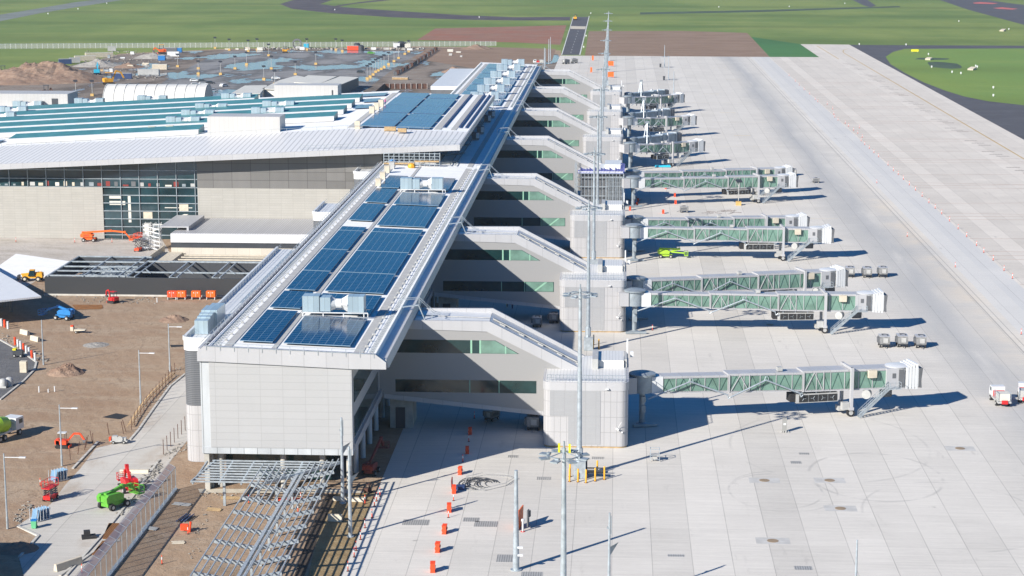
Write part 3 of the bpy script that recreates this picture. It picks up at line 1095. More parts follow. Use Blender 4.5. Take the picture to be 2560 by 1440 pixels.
for i in range(7):
    m.beam((-11.3, y0 - 1 + i * 2.8, 0), (-11.3, y0 - 1 + i * 2.8, 12), .09)
    m.beam((-10.9, y0 - 1 + i * 2.8, 0), (-10.9, y0 - 1 + i * 2.8, 12), .09)
for z in range(1, 12, 2):
    m.beam((-11.3, y0 - 1, z), (-11.3, y0 + 16, z), .07)
    m.beam((-11.3, y0 - 1, z), (-10.2, y0 - 1, z), .07)
m.build('scaffold', M['galv'], t)

# ------------------------------------------------------------------ boarding bridges


def make_bridge(org, wx, wy, label, zr=5.6, reach=11.0, shaded=False, frames=True):
    """glazed boarding bridge from a rotunda at org to wheels at wx, wy"""
    ox, oy = org
    d = Vector((wx - ox, wy - oy, 0))
    Lw = d.length
    rz = math.atan2(d.y, d.x)
    t = thing('boarding_bridge', label, 'jet bridge', (ox, oy, 0), rz, 'glazed boarding bridges on the gate towers')
    zf = 4.55
    tot = Lw + reach - 5
    # local frame: x along the bridge, near side is y = -w/2

    def fz(s):
        return zr + (zf - zr) * min(1, s / Lw)
    m = MB()
    m.lathe((0, 0, 0), [(1.75, zr - .1), (1.75, zr + 2.6)], 20)
    m.build('rotunda', M['galvd'], t, True)  # darker blue steel puts the gate tower's shade into the colour
    m = MB()
    m.lathe((0, 0, 0), [(2.1, zr + 2.6), (2.15, zr + 2.9), (1.4, zr + 3.1)], 20)
    m.build('rotunda_roof', M['galvd'], t, True)
    m = MB()
    m.box(-3.2, -1.3, -1.5, 1.5, zr - .1, zr + 2.5)
    m.build('link_passage', M['fascia'], t)
    m = MB()
    m.lathe((0, 0, 0), [(.95, 0), (.95, .3), (.45, .5), (.45, zr - .2)], 14)
    m.box(-.3, .4, -.75, -.4, 2.2, 3.3)
    m.box(-.3, .4, -.75, -.4, 3.9, 4.8)
    m.box(-1.8, 2.2, -1.6, -1.1, .1, .5)
    m.build('rotunda_column', M['galvd'], t)
    s1, s2, s3 = 2.8, 2.8 + (tot - 2.8) * .29, 2.8 + (tot - 2.8) * .62
    secs = ((s1, s2 + 1.0, 2.5, 2.25, -.0), (s2, s3 + 1.0, 2.75, 2.6, -.1), (s3, tot, 3.0, 2.95, -.2))
    for i, (a, b, wd, h, dz) in enumerate(secs):
        def P(s, y, z):
            return (s, y, fz(s) + dz + z)
        m = MB()
        # roof slab and floor slab
        m.ext([P(a, -wd / 2, h), P(b, -wd / 2, h), P(b, -wd / 2, h + .3), P(a, -wd / 2, h + .3)], (0, wd, 0))
        m.ext([P(a, -wd / 2, -.22), P(b, -wd / 2, -.22), P(b, -wd / 2, .05), P(a, -wd / 2, .05)], (0, wd, 0))
        tun = m.build('tunnel_section', M['fascia'], t)
        m = MB()
        m.ext([P(a, -wd / 2 + .1, .05), P(b, -wd / 2 + .1, .05), P(b, -wd / 2 + .1, h), P(a, -wd / 2 + .1, h)], (0, wd - .2, 0))
        m.build('glazing', M['glassg'] if i or not shaded else M['glassg'], tun)
        m = MB()
        md = MB()
        n = max(2, int((b - a) / 2.35))
        st = (b - a) / n
        for yy in (-wd / 2 + .05, wd / 2 - .05):
            for zz in (.02, h - .02):
                m.beam(P(a, yy, zz), P(b, yy, zz), .1)
        for q in range(n + 1):
            x = a + q * st
            m.beam(P(x, -wd / 2 + .05, 0), P(x, -wd / 2 + .05, h), .09)
            m.beam(P(x, wd / 2 - .05, 0), P(x, wd / 2 - .05, h), .09)
        for q in range(n):
            x = a + q * st
            md.beam(P(x + .2, -wd / 2 + .07, .1), P(x + st * .5, -wd / 2 + .07, h - .1), .13, .02)
            md.beam(P(x + st * .5, -wd / 2 + .07, h - .1), P(x + st - .2, -wd / 2 + .07, .1), .13, .02)
        if i and frames:
            x = a + .2
            m.beam(P(x, -wd / 2 - .03, -.2), P(x, -wd / 2 - .03, h + .1), .18)
            m.beam(P(x + 3.4, -wd / 2 - .0, -.1), P(x + 3.4, -wd / 2 - .0, h + .1), .12)
            m.beam(P(x + .3, -wd / 2 - .0, 0), P(x + 1.8, -wd / 2 - .0, h), .11)
            m.beam(P(x + 1.8, -wd / 2 - .0, h), P(x + 3.3, -wd / 2 - .0, 0), .11)
        m.build('frame_bars', M['fascia'], tun)
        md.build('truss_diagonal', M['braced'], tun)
    # opaque end of the first tunnel
    m = MB()
    m.box(1.2, s1 + .25, -1.3, 1.3, fz(1) - .2, fz(1) + 2.45)
    m.build('tunnel_mouth', M['white'], t)
    # cab
    m = MB()
    zc = zf - .2
    m.box(tot - .1, tot + 2.2, -1.75, 1.75, zc - .15, zc + 3.2)
    cab = m.build('cab', M['fascia'], t)
    m = MB()
    m.lathe((tot + 2.4, 0, zc), [(1.9, 3.2), (2.0, 3.35), (1.2, 3.5)], 18)
    m.lathe((tot + 2.4, 0, zc), [(1.75, -.1), (1.75, 3.2)], 18)
    m.build('cab_roof', M['white'], cab, True)
    m = MB()
    m.box(tot + .9, tot + 1.5, -1.8, -1.72, zc + 1.6, zc + 2.4)
    m.box(tot + 2.0, tot + 2.9, -1.9, -1.78, zc + .1, zc + 3.0)
    m.build('cab_window', M['darkgrey'], cab)
    m = MB()
    for q in range(4):
        m.box(tot + 3.2 + q * .55, tot + 3.62 + q * .55, -2.0 + q * .02, 2.0, zc - .2 - q * .05, zc + 3.35 + q * .16)
    m.box(tot + 3.2, tot + 5.4, -1.9, 1.9, zc, zc + 3.2)
    m.build('bellows', M['white'], t)
    m = MB()
    m.ext([(tot + 5.4, -1.95, zc - .1), (tot + 5.4, -1.95, zc + 3.0), (tot + 6.1, -1.95, zc + 3.1), (tot + 5.9, -1.95, zc + 1.0), (tot + 6.0, -1.95, zc - .2)], (0, 3.9, 0))
    m.build('bellows_pad', M['darkgrey'], t)
    # air conditioner on the side of the last tunnel
    m = MB()
    m.box(tot - 3.3, tot - 1.9, -2.1, -1.55, zc + 1.9, zc + 3.15)
    m.build('wall_air_conditioner', M['cream'], t)
    # wheel column
    m = MB()
    for sy in (-1, 1):
        m.box(Lw - .24, Lw + .24, sy * 2.1 - .25, sy * 2.1 + .25, 1.3, zf + 3.6)
    m.box(Lw - .2, Lw + .2, -2.1, 2.1, zf + 3.2, zf + 3.6)
    m.box(Lw - .4, Lw + .4, -2.4, 2.4, 1.1, 1.6)
    m.build('lift_column', M['fascia'], t)
    m = MB()
    m.box(Lw - 1.5, Lw - .3, -2.2, -1.3, 1.2, 2.4)
    m.box(Lw - 1.6, Lw + .3, -.7, .7, .7, 1.5)
    m.build('drive_unit', M['boxgrey'], t)
    for sy in (-1, 1):
        m = MB()
        m.wheel((Lw, sy * 1.9, .65), .65, .55)
        wh = m.build('wheel', M['black'], t, True)
        m = MB()
        m.wheel((Lw, sy * 2.19, .65), .36, .06)
        m.build('hub', M['boxgrey'], wh)
    # fan unit under the middle
    m = MB()
    f0 = max(s2 + 1, Lw - 9.2)
    f1 = f0 + (7.2 if frames else 5)
    m.box(f0, f1, -1.5, .8, zf - 2.0, zf - .55)
    fan = m.build('cooling_unit', M['boxgrey'], t)
    m = MB()
    n = 4
    for q in range(n):
        xx = f0 + .5 + (f1 - f0 - .6) / n * q
        m.box(xx, xx + (f1 - f0 - .6) / n - .12, -1.56, -1.5, zf - 1.85, zf - .7)
    m.box(f0 - .9, f0, -1.3, .6, zf - 1.8, zf - .5)
    m.build('fan_grille', M['black'], fan)
    m = MB()
    for q in range(n):
        xx = f0 + .5 + (f1 - f0 - .6) / n * (q + .45)
        for a in range(3):
            an = a * 2.1 + q
            m.beam((xx, -1.6, zf - 1.27), (xx + .42 * math.cos(an), -1.6, zf - 1.27 + .42 * math.sin(an)), .14, .03)
    m.build('fan_blade', M['galv'], fan)
    m = MB()
    for q in range(3):
        m.box(f0 + 1 + q * 2.4, f0 + 1.2 + q * 2.4, -1.2, 1.0, zf - .6, zf - .2)
    m.build('hanger', M['galvd'], fan)
    # reel and converter boxes near the cab
    m = MB()
    m.wheel((Lw + 3.0, -1.2, zf - 1.1), .75, 1.2, (.6, 1, 0))
    m.build('cable_reel', M['boxgrey'], t, True)
    m = MB()
    m.box(Lw + 5.4, Lw + 7.2, -1.6, -.6, zf - 1.7, zf - .5)
    m.build('converter_box', M['dark'], t)
    # service stair
    m = MB()
    a = Vector((Lw + 1.0, -3.4, .15))
    b = Vector((tot + .2, -2.6, zc + .1))
    for off in (0, .8):
        m.beam(a + Vector((0, off, 0)), b + Vector((0, off, 0)), .08, .3)
        m.beam(a + Vector((0, off, 1.0)), b + Vector((0, off, 1.0)), .06)
        m.beam(a + Vector((0, off, .55)), b + Vector((0, off, .55)), .04)
        for q in range(8):
            p = a.lerp(b, q / 7) + Vector((0, off, 0))
            m.beam(p, p + Vector((0, 0, 1.0)), .05)
    for q in range(18):
        p = a.lerp(b, q / 17)
        m.box(p.x - .12, p.x + .12, p.y, p.y + .8, p.z, p.z + .04)
    m.box(tot + .1, tot + 2.0, -3.0, -1.75, zc, zc + .1)
    for p in ((tot + .1, -3.0), (tot + 1.0, -3.0), (tot + 2.0, -3.0), (tot + 2.0, -1.9)):
        m.beam((p[0], p[1], zc), (p[0], p[1], zc + 1.1), .06)
    for h in (.55, 1.1):
        m.path([(tot + .1, -3.0, zc + h), (tot + 2.0, -3.0, zc + h), (tot + 2.0, -1.9, zc + h)], .03, 4)
    m.build('service_stair', M['galv'], t)
    # folding cable carriers on the near side
    m = MB()
    xs = [.4, s1 + (s2 - s1) * .42, s2 - .1]
    xs2 = [s2 + .3, s2 + (s3 - s2) * .5, s3 - .4]
    for q in (xs, xs2):
        z = [fz(q[0]) - .9, fz(q[1]) + 1.75, fz(q[2]) - .55]
        m.tube((q[0], -1.9, z[0]), (q[1], -1.75, z[1]), .13, n=6)
        m.tube((q[1], -1.75, z[1]), (q[2], -1.9, z[2]), .13, n=6)
        m.path([(q[1] - .3, -1.8, z[1]), (q[1] - .1, -1.8, z[1] + .6), (q[1] + .3, -1.8, z[1] + .5), (q[1] + .4, -1.8, z[1])], .05, 5)
        m.path([(q[2] - .1, -1.9, z[2]), (q[2] + .05, -1.9, z[2] - .6), (q[2] + .4, -1.9, z[2] - .3)], .08, 5)
    m.build('cable_carrier', M['galv'], t)
    m = MB()
    m.box(tot * .55, tot * .55 + .8, -.6, .3, fz(tot * .55) + 2.9, fz(tot * .55) + 3.5)
    m.build('roof_unit', M['boxgrey'], t)
    return t


G = 83.6
make_bridge((4.6, 297.0), 37.9, 306.0, 'glazed green boarding bridge nearest the camera, its stair above the long shadow', reach=11.2)
make_bridge((4.0, 366.8), 40.8, 370.0, 'front boarding bridge of the second gate tower, above a pair of thin crossing shadows', reach=11.0)
make_bridge((4.2, 380.0), 38.5, 393.5, 'rear boarding bridge of the second gate tower, ending by three parked grey carts', reach=9.0)
make_bridge((4.6, 448.0), 39.5, 451.0, 'front boarding bridge of the third gate tower, beyond the lime green boom lift', reach=11.0)
make_bridge((4.8, 461.0), 36.5, 468.0, 'rear boarding bridge of the third gate tower, half hidden by the front one', reach=10)
make_bridge((5.0, 534.5), 40.0, 545.0, 'front boarding bridge at the scaffolded gate tower, orange barriers in front of it', reach=11.0)
make_bridge((5.0, 548.0), 40.5, 561.0, 'rear boarding bridge at the scaffolded gate tower, ending by black carts', reach=11.0)
make_bridge((4.6, 618.0), 17.5, 626.5, 'short boarding bridge of the fifth gate tower, a blue sheet below it', reach=12.0, frames=False)
make_bridge((4.6, 701.5), 17.5, 709.5, 'short front boarding bridge of the sixth gate tower', reach=12.5, frames=False)
make_bridge((4.6, 785.5), 17.0, 797.0, 'farthest short boarding bridge, below the thin light poles', reach=13.0, frames=False)


def retracted(ox, oy, label):
    t = thing('boarding_bridge', label, 'jet bridge', (ox, oy, 0), R(52), 'grey covered boarding bridges folded back from the stands')
    m = MB()
    m.lathe((0, 0, 0), [(.5, 0), (.5, 5.4), (1.9, 5.45), (1.9, 8.6), (1.2, 8.8)], 16)
    m.build('rotunda', M['galvd'], t, True)
    for i, (a, b, wd, z0, z1) in enumerate(((1.5, 9, 2.6, 5.4, 8.1), (8, 16, 2.9, 5.0, 8.0), (15, 23, 3.2, 4.6, 8.1))):
        m = MB()
        m.box(a, b, -wd / 2, wd / 2, z0, z1)
        s = m.build('tunnel_section', M['galvd'], t)
        m = MB()
        m.box(a, b, -wd / 2 - .1, wd / 2 + .1, z1, z1 + .2)
        m.box(b - .5, b - .1, -wd / 2 - .2, wd / 2 + .2, z0, z1 + .5)
        m.build('roof_strip', M['galv'], s)
    m = MB()
    m.lathe((24.5, 0, 0), [(2.1, 4.5), (2.1, 8.0), (1.5, 8.3)], 16)
    m.build('cab', M['darkgrey'], t, True)
    m = MB()
    m.box(17.6, 18.2, -1.9, -1.4, .6, 8.8)
    m.box(17.6, 18.2, 1.4, 1.9, .6, 8.8)
    m.wheel((17.9, -1.6, .6), .6, .5)
    m.wheel((17.9, 1.6, .6), .6, .5)
    m.build('lift_column', M['white'], t)
    return t


retracted(5.2, 632.0, 'grey covered boarding bridge folded back behind the fifth gate tower')
retracted(5.2, 715.5, 'grey covered boarding bridge folded back behind the sixth gate tower')
retracted(5.2, 799.5, 'grey covered boarding bridge folded back behind the farthest gate tower')


def gantry(ox, oy, label, h=14):
    t = thing('cable_gantry', label, 'cable mast', (ox, oy, 0), 0, 'tall white A-shaped cable masts beside the short boarding bridges')
    m = MB()
    m.tube((0, 0, 3), (1.6, 2, h), .16, n=8)
    m.tube((3.6, 1, 3), (2.0, 2, h), .16, n=8)
    m.build('leg', M['galv'], t)
    m = MB()
    m.tube((1.8, -2, 3), (1.9, 1.8, h), .18, n=8)
    m.build('leg', M['galv'], t)
    m = MB()
    m.cbox((1.9, 2, h + .2), (1.3, .8, .8))
    m.build('pulley_head', M['galvd'], t)


for k, s in ((4, 'fifth'), (5, 'sixth'), (6, 'farthest')):
    gantry(8.5, 300 + k * G, 'tall pale A-shaped cable mast at the %s gate tower' % s, 13)

# ------------------------------------------------------------------ floodlight masts
def make_mast(loc, label, beacon):
    t = thing('floodlight_mast', label, 'light mast', loc, 0, 'tall floodlight masts in a row down the apron')
    m = MB()
    m.tube((0, 0, 0), (0, 0, 13.5), .42, .33, 16)
    m.tube((0, 0, 13.5), (0, 0, 27.6), .33, .2, 16)
    m.build('pole', M['galv'], t, True)
    m = MB()
    m.lathe((0, 0, 0), [(.62, .0), (.62, .12), (.45, .2)], 14)
    m.cbox((.1, -.75, 1.3), (1.7, .8, 2.5))
    m.lathe((0, 0, 0), [(.55, 2.6), (.55, 4.3)], 8)
    m.build('control_cabinet', M['galv'], t)
    m = MB()
    for i in range(12):
        a, b = i * math.pi / 6, (i + 1) * math.pi / 6
        m.beam((1.55 * math.cos(a), 1.55 * math.sin(a), 26.9), (1.55 * math.cos(b), 1.55 * math.sin(b), 26.9), .1)
        if i % 2:
            m.beam((.2 * math.cos(a), .2 * math.sin(a), 27.2), (1.55 * math.cos(a), 1.55 * math.sin(a), 26.9), .09)
    m.tube((0, 0, 27.2), (0, 0, 28.3), .1, n=8)
    m.build('head_frame', M['galvd'], t)
    for i in range(8):
        a = math.pi / 8 + i * math.pi / 4
        m = MB()
        m.cbox((2.1 * math.cos(a), 2.1 * math.sin(a), 26.75), (.95, .8, .14), rz=a, ry=.0)
        m.cbox((1.65 * math.cos(a), 1.65 * math.sin(a), 26.85), (.3, .4, .25), rz=a)
        m.build('floodlight', M['galvd'], t)
    if beacon:
        m = MB()
        m.cbox((-.5, .1, 27.6), (.2, .2, .9))
        m.build('beacon_bracket', M['lemon'], t)
        m = MB()
        m.cbox((.55, -.1, 27.6), (.2, .2, .9))
        m.build('beacon_bracket', M['lemon'], t)
    return t


mast = make_mast((-4.8, 267.5, 0), 'tall steel floodlight mast ringed by yellow bollards in front of the nearest gate tower', False)
make_mast((-4.8, 183.9, 0), 'tall steel floodlight mast in the foreground whose foot is below the picture', True)
lab = {1: 'floodlight mast with yellow bollards between the nearest and second gate towers',
       2: 'floodlight mast standing in front of the third gate tower', 3: 'floodlight mast in front of the scaffolded gate tower', 4: 'floodlight mast before the fifth gate tower',
       5: 'floodlight mast before the sixth gate tower', 6: 'floodlight mast before the farthest gate tower', 7: 'floodlight mast just past the last gate tower',
       8: 'floodlight mast second past the last gate tower, by the orange panels', 9: 'floodlight mast third past the last gate tower', 10: 'farthest floodlight mast at the head of the row'}
for k in sorted(lab):
    dup(mast, (-4.8, 267.5 + 83.6 * k, 0), 0, lab[k])
# ------------------------------------------------------------------ terminal
M['plantw'] = clad('plant_room_sheeting', (.47, .46, .45), sx=1.2, sy=1.2, wd=.06, line=.8, var=.02)
def ze(x):
    return 24.8 + .048 * (x + 39.5)


def zb(x):
    r = 1.2 + .9 * (x + 190) / 121 if x < -69 else 2.1 * (1 - (x + 69) / 30.5)
    return ze(x) + max(0, r)


O = (-110, 472, 0)
term = thing('terminal_building', 'huge white-roofed terminal with teal roof strips and glazing in its pale concrete wall', 'terminal', O)
TE = 467.7
xs = [-330, -190, -150, -110, -69, -38.5]
for a, b in zip(xs, xs[1:]):
    pass
m = MB(O)
for a, b in zip(xs, xs[1:]):
    m.add([(a, TE, ze(a)), (b, TE, ze(b)), (b, 497, zb(b)), (a, 497, zb(a))], [(0, 1, 2, 3)])
m.build('ribbed_roof', clad('ribbed_roof_white', (.70, .69, .68), sx=1.35, wd=.34, line=.66, var=.01, dirt=.04), term)
m = MB(O)
for a, b in zip(xs, xs[1:]):
    y1 = 612 if b <= -69 else 604
    m.add([(a, 497, zb(a)), (b, 497, zb(b)), (b, y1, zb(b)), (a, y1, zb(a))], [(0, 1, 2, 3)])
    m.add([(a, y1, zb(a)), (b, y1, zb(b)), (b, y1, 0), (a, y1, 0)] if b <= -69 else [(a, y1, zb(a)), (b, y1, zb(b)), (b, y1, zb(b) - 1.5), (a, y1, zb(a) - 1.5)], [(0, 1, 2, 3)])
m.build('flat_roof', M['membrane'], term)
m = MB(O)
for a, b in zip(xs, xs[1:]):
    m.ext([(a, TE - .01, ze(a) - 1.35), (b, TE - .01, ze(b) - 1.35), (b, TE - .01, ze(b) + .03), (a, TE - .01, ze(a) + .03)], (0, -.4, 0))
    m.add([(a, TE, ze(a) - 1.35), (b, TE, ze(b) - 1.35), (b, 473, ze(b) - 1.35), (a, 473, ze(a) - 1.35)], [(0, 1, 2, 3)])
m.ext([(-38.5, TE - .4, ze(-38.5) - 1.35), (-38.5, 497, ze(-38.5) - 1.2), (-38.5, 604, ze(-38.5) - 1.2), (-38.5, 604, ze(-38.5) + .15), (-38.5, 497, ze(-38.5) + .15), (-38.5, TE - .4, ze(-38.5) + .03)], (.35, 0, 0))
m.build('eave_fascia', M['fascia'], term)
m = MB(O)
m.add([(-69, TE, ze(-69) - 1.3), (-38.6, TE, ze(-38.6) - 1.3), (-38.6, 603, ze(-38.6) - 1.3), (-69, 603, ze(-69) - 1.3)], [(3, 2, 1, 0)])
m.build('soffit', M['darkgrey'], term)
# front walls
m = MB(O)
m.box(-330, -128.6, 472, 474, 0, 13.1)
m.build('concrete_wall', M['precast'], term)
m = MB(O)
m.box(-104.5, -66, 472, 474, 0, 13.1)
m.build('concrete_wall', M['precast'], term)
m = MB(O)
m.ext([(-330, 472.3, 13.1), (-104.5, 472.3, 13.1), (-104.5, 472.3, ze(-104.5) - 1.3), (-330, 472.3, ze(-330) - 1.3)], (0, 1, 0))
m.box(-128.6, -104.5, 472.3, 473.3, 0, 13.1)
gl = m.build('curtain_glazing', M['glassb'], term)
m = MB(O)
x = -176.0
while x < -104:
    zt = ze(x) - 1.4
    m.box(x, x + .16, 472.0, 472.35, 0 if x > -128.7 else 13.1, zt)
    x += 4.72
for z in (13.1, 15.2, 17.4):
    m.box(-330, -104.5, 472.1, 472.3, z - .08, z + .10)
for z in (.9, 3.0, 5.0, 7.0, 9.0, 11.0):
    m.box(-128.6, -104.5, 472.05, 472.3, z, z + .2)
m.build('mullion', M['galvd'], gl)
# interior floors, stair and stored goods glimpsed through the glass
for x0, x1, z0, z1 in ((-127, -124, 10.2, 10.9), (-122.3, -121.6, 4.2, 11.2), (-121.5, -105, 10.9, 11.1), (-127, -123, 8.6, 9.6), (-113, -106, 7.9, 8.1), (-118, -105.5, 3.6, 3.8)):
    m = MB(O)
    m.box(x0, x1, 472.24, 472.29, z0, z1)
    m.build('interior_floor', M['offwhite'], gl)
m = MB(O)
m.ext([(-119, 472.24, 1.2), (-117.4, 472.24, 1.2), (-107, 472.24, 6.4), (-108.2, 472.24, 6.4)], (0, .05, 0))
m.build('interior_stair', M['offwhite'], gl)
for i in range(26):
    x0 = -160 + i * 2.15
    m = MB(O)
    m.box(x0, x0 + random.uniform(.5, 1.7), 472.24, 472.29, 13.35, 13.5 + random.uniform(.2, 1.2))
    m.build('stored_goods', M[random.choice(('boxgrey', 'cream', 'darkred', 'galvd', 'offwhite', 'darkgrey'))], gl)
for x0, z0, z1 in ((-118.5, 5.2, 6.9), (-109.3, 7.1, 8.9)):
    m = MB(O)
    m.box(x0, x0 + 2.3, 472.2, 472.24, z0, z1)
    m.build('interior_board', M['cream'], gl)
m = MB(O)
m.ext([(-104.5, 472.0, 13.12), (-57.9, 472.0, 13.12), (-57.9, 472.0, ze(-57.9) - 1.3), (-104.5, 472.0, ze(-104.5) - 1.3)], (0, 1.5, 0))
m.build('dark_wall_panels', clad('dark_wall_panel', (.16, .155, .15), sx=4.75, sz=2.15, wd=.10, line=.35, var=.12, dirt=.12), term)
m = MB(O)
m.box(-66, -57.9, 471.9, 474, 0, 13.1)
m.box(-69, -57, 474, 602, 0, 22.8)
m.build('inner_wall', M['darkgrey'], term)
# sawtooth strips
for i, (yy, xe) in enumerate(((502, -110.5), (520.5, -77), (539, -77), (557.5, -77.2), (576, -77.3), (595, -113))):
    m = MB(O)
    xa = -330 if i else -162
    m.ext([(xa, yy, zb(xa) - .2), (xa, yy, zb(xa) + 1.0), (xa, yy + .9, zb(xa) + 1.3), (xa, yy + .9, zb(xa) - .2)], (xe - xa, 0, zb(xe) - zb(xa)))
    w_ = m.build('skylight_upstand', M['white'], term)
    m = MB(O)
    m.ext([(xa, yy + .95, zb(xa) + 1.3), (xa, yy + 8, zb(xa) + 1.9), (xa, yy + 8, zb(xa) - .2), (xa, yy + .95, zb(xa) - .2)], (xe - xa, 0, zb(xe) - zb(xa)))
    m.build('teal_strip', M['teal'], w_)
    m = MB(O)
    m.ext([(xa, yy - 1.8, zb(xa) + .02), (xa, yy - .02, zb(xa) + .02), (xa, yy - .02, zb(xa) + .08), (xa, yy - 1.8, zb(xa) + .08)], (xe - xa, 0, zb(xe) - zb(xa)))
    m.build('gutter', M['walk'], w_)
for x0, x1, y0, y1, h in ((-107.2, -88, 498.5, 507, 3.9), (-250, -177, 612.1, 624, 4.3), (-106.6, -86.6, 595, 603, 3.9)):
    m = MB(O)
    m.box(x0, x1, y0, y1, zb(x0) - .5 if y0 < 610 else 0, zb(x1) + h)
    m.build('plant_room', M['plantw'], term)
m = MB(O)
m.box(-182.2, -180.2, 611.98, 612.09, zb(-180), zb(-180) + 3)
m.build('plant_door', M['dark'], term)
m = MB(O)
m.box(-88.5, -88.1, 594.9, 595.0, zb(-97), zb(-97) + 3)
m.build('plant_door', M['dark'], term)
# solar field on the east slope
for x0, x1, y0, y1 in ((-67.2, -58.3, 500, 518), (-57.6, -48.6, 499, 517), (-67.2, -58.3, 518.6, 537), (-57.6, -48.6, 517.6, 536), (-67.2, -58.3, 539, 560), (-57.6, -48.6, 538, 559), (-67.2, -58.3, 560.7, 584), (-57.6, -48.6, 559.7, 583), (-67, -58.3, 585.5, 600), (-57.6, -48.8, 585, 599)):
    m = MB((x0, y0, 0))
    m.ext([(x0, y0, zb(x0) + .3), (x1, y0, zb(x1) + .3), (x1, y0, zb(x1) + .45), (x0, y0, zb(x0) + .45)], (0, y1 - y0, 0))
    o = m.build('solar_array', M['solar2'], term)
    o.location = (x0 - O[0], y0 - O[1], 0)
for x0, x1, y0, y1 in ((-85, -71.5, 592, 601), (-76, -71.5, 572, 582), (-76, -71.5, 552, 562), (-185, -165, 499, 510)):
    m = MB((x0, y0, 0))
    m.ext([(x0, y0, zb(x0) + .3), (x1, y0, zb(x1) + .3), (x1, y0, zb(x1) + .45), (x0, y0, zb(x0) + .45)], (0, y1 - y0, 0))
    o = m.build('solar_array', M['solar2'], term)
    o.location = (x0 - O[0], y0 - O[1], 0)
m = MB(O)
for x0, x1 in ((-47.6, -45.8), (-43.2, -41.8), (-70.4, -68.6)):
    m.ext([(x0, 500, zb(x0) + .05), (x1, 500, zb(x1) + .05), (x1, 500, zb(x1) + .1), (x0, 500, zb(x0) + .1)], (0, 103, 0))
m.build('walkway', M['walk'], term)
m = MB(O)
for x in (-45.4, -41.2, -39.6):
    m.beam((x, 505, zb(x) + .25), (x, 602, zb(x) + .25), .35)
m.build('cable_duct', M['navy'], term)
m = MB(O)
x = -170
while x < -39:
    m.beam((x, 497, zb(x)), (x, 497, zb(x) + .9), .08)
    x += 4
for a, b in zip(xs[1:], xs[2:]):
    m.beam((a, 497, zb(a) + .9), (b, 497, zb(b) + .9), .07)
m.build('guard_rail', M['galvd'], term)
m = MB(O)
x = -78
while x < -39:
    m.beam((x, TE + 2, ze(x)), (x, TE + 2, ze(x) + 1.1), .08)
    x += 2
m.beam((-78, TE + 2, ze(-78) + 1.1), (-39, TE + 2, ze(-39) + 1.1), .07)
m.beam((-78, TE + 2, ze(-78) + .6), (-39, TE + 2, ze(-39) + .6), .07)
m.build('guard_rail', M['galvd'], term)

# ------------------------------------------------------------------ rooftop ventilation units
GV = 'silver ventilation units on the roofs'


def make_vent(loc, label):
    t = thing('ventilation_unit', label, 'ventilation duct', loc, 0, GV)
    m = MB()
    m.box(0, 2.6, 0, 2.4, .7, 3.1)
    m.box(2.65, 4.3, .1, 2.3, .75, 2.9)
    m.build('supply_box', M['galvl'], t)
    m = MB()
    m.box(6.9, 9.4, 0, 2.4, .7, 3.1)
    m.build('return_box', M['galvl'], t)
    m = MB()
    m.tube((4.3, 1.2, 1.8), (5.0, 1.2, 1.8), 1.1, .75, 12)
    m.tube((5.0, 1.2, 1.8), (5.9, 1.2, 1.8), .75, .75, 14)
    m.tube((5.9, 1.2, 1.8), (6.9, 1.2, 1.8), .75, 1.4, 4)
    m.build('round_duct', M['white'], t, True)
    m = MB()
    for x in (.1, 3.2, 6.3, 9.4):
        for y in (-.2, 2.5):
            m.beam((x, y, 0), (x, y, .7), .14)
    m.beam((-.1, -.2, .62), (10, -.2, .62), .14)
    m.beam((-.1, 2.5, .62), (10, 2.5, .62), .14)
    m.beam((10, -.2, .62), (10, -.2, 0), .12)
    m.build('support_frame', M['white'], t)
    return t


M['galvl'] = clad('bright_galvanised_duct', (.40, .50, .56), sx=.85, wd=.05, line=.6, var=.08, dirt=.12, rough=.3, metal=.35)
v0 = make_vent((-47.2, 283.2, 19.95), 'silver ventilation unit on the pier roof nearest the camera')
dup(v0, (-47.4, 418.5, 19.95), 0, 'silver ventilation unit on the pier roof below the terminal scaffold')
for i, yy in enumerate((612, 636, 664, 694, 726, 760, 788)):
    dup(v0, (-48.6 + .25 * i, yy, 19.9), 0, '%s silver ventilation unit past the terminal on the far pier roof' % ['first', 'second', 'third', 'fourth', 'fifth', 'sixth', 'last'][i])
for i, (px, py, d) in enumerate(((32, 277, 'at the left end of the teal strips, before the plant room'), (-8, 291, 'cut by the left edge, upper of two'), (-40, 306, 'cut by the left edge, lower of two'),
                                 (186, 270, 'left of the tent, right of the plant room door'), (343, 264, 'in front of the white tent'), (553, 258, 'right of the tent on the back strip'),
                                 (488, 285, 'in the middle roof, topmost of three in a diagonal'), (453, 302, 'in the middle roof, second of three in a diagonal'), (415, 320, 'in the middle roof, lowest of three in a diagonal'),
                                 (656, 279, 'below the right plant room, upper of two'), (628, 296, 'below the right plant room, lower of two'), (712, 250, 'against the wall of the right plant room'))):
    z = 21.5
    for _ in range(4):
        p = at(px, py, z)
        z = zb(p[0])
    dup(v0, (p[0], p[1], z), 0, 'silver roof unit ' + d, 1.0)

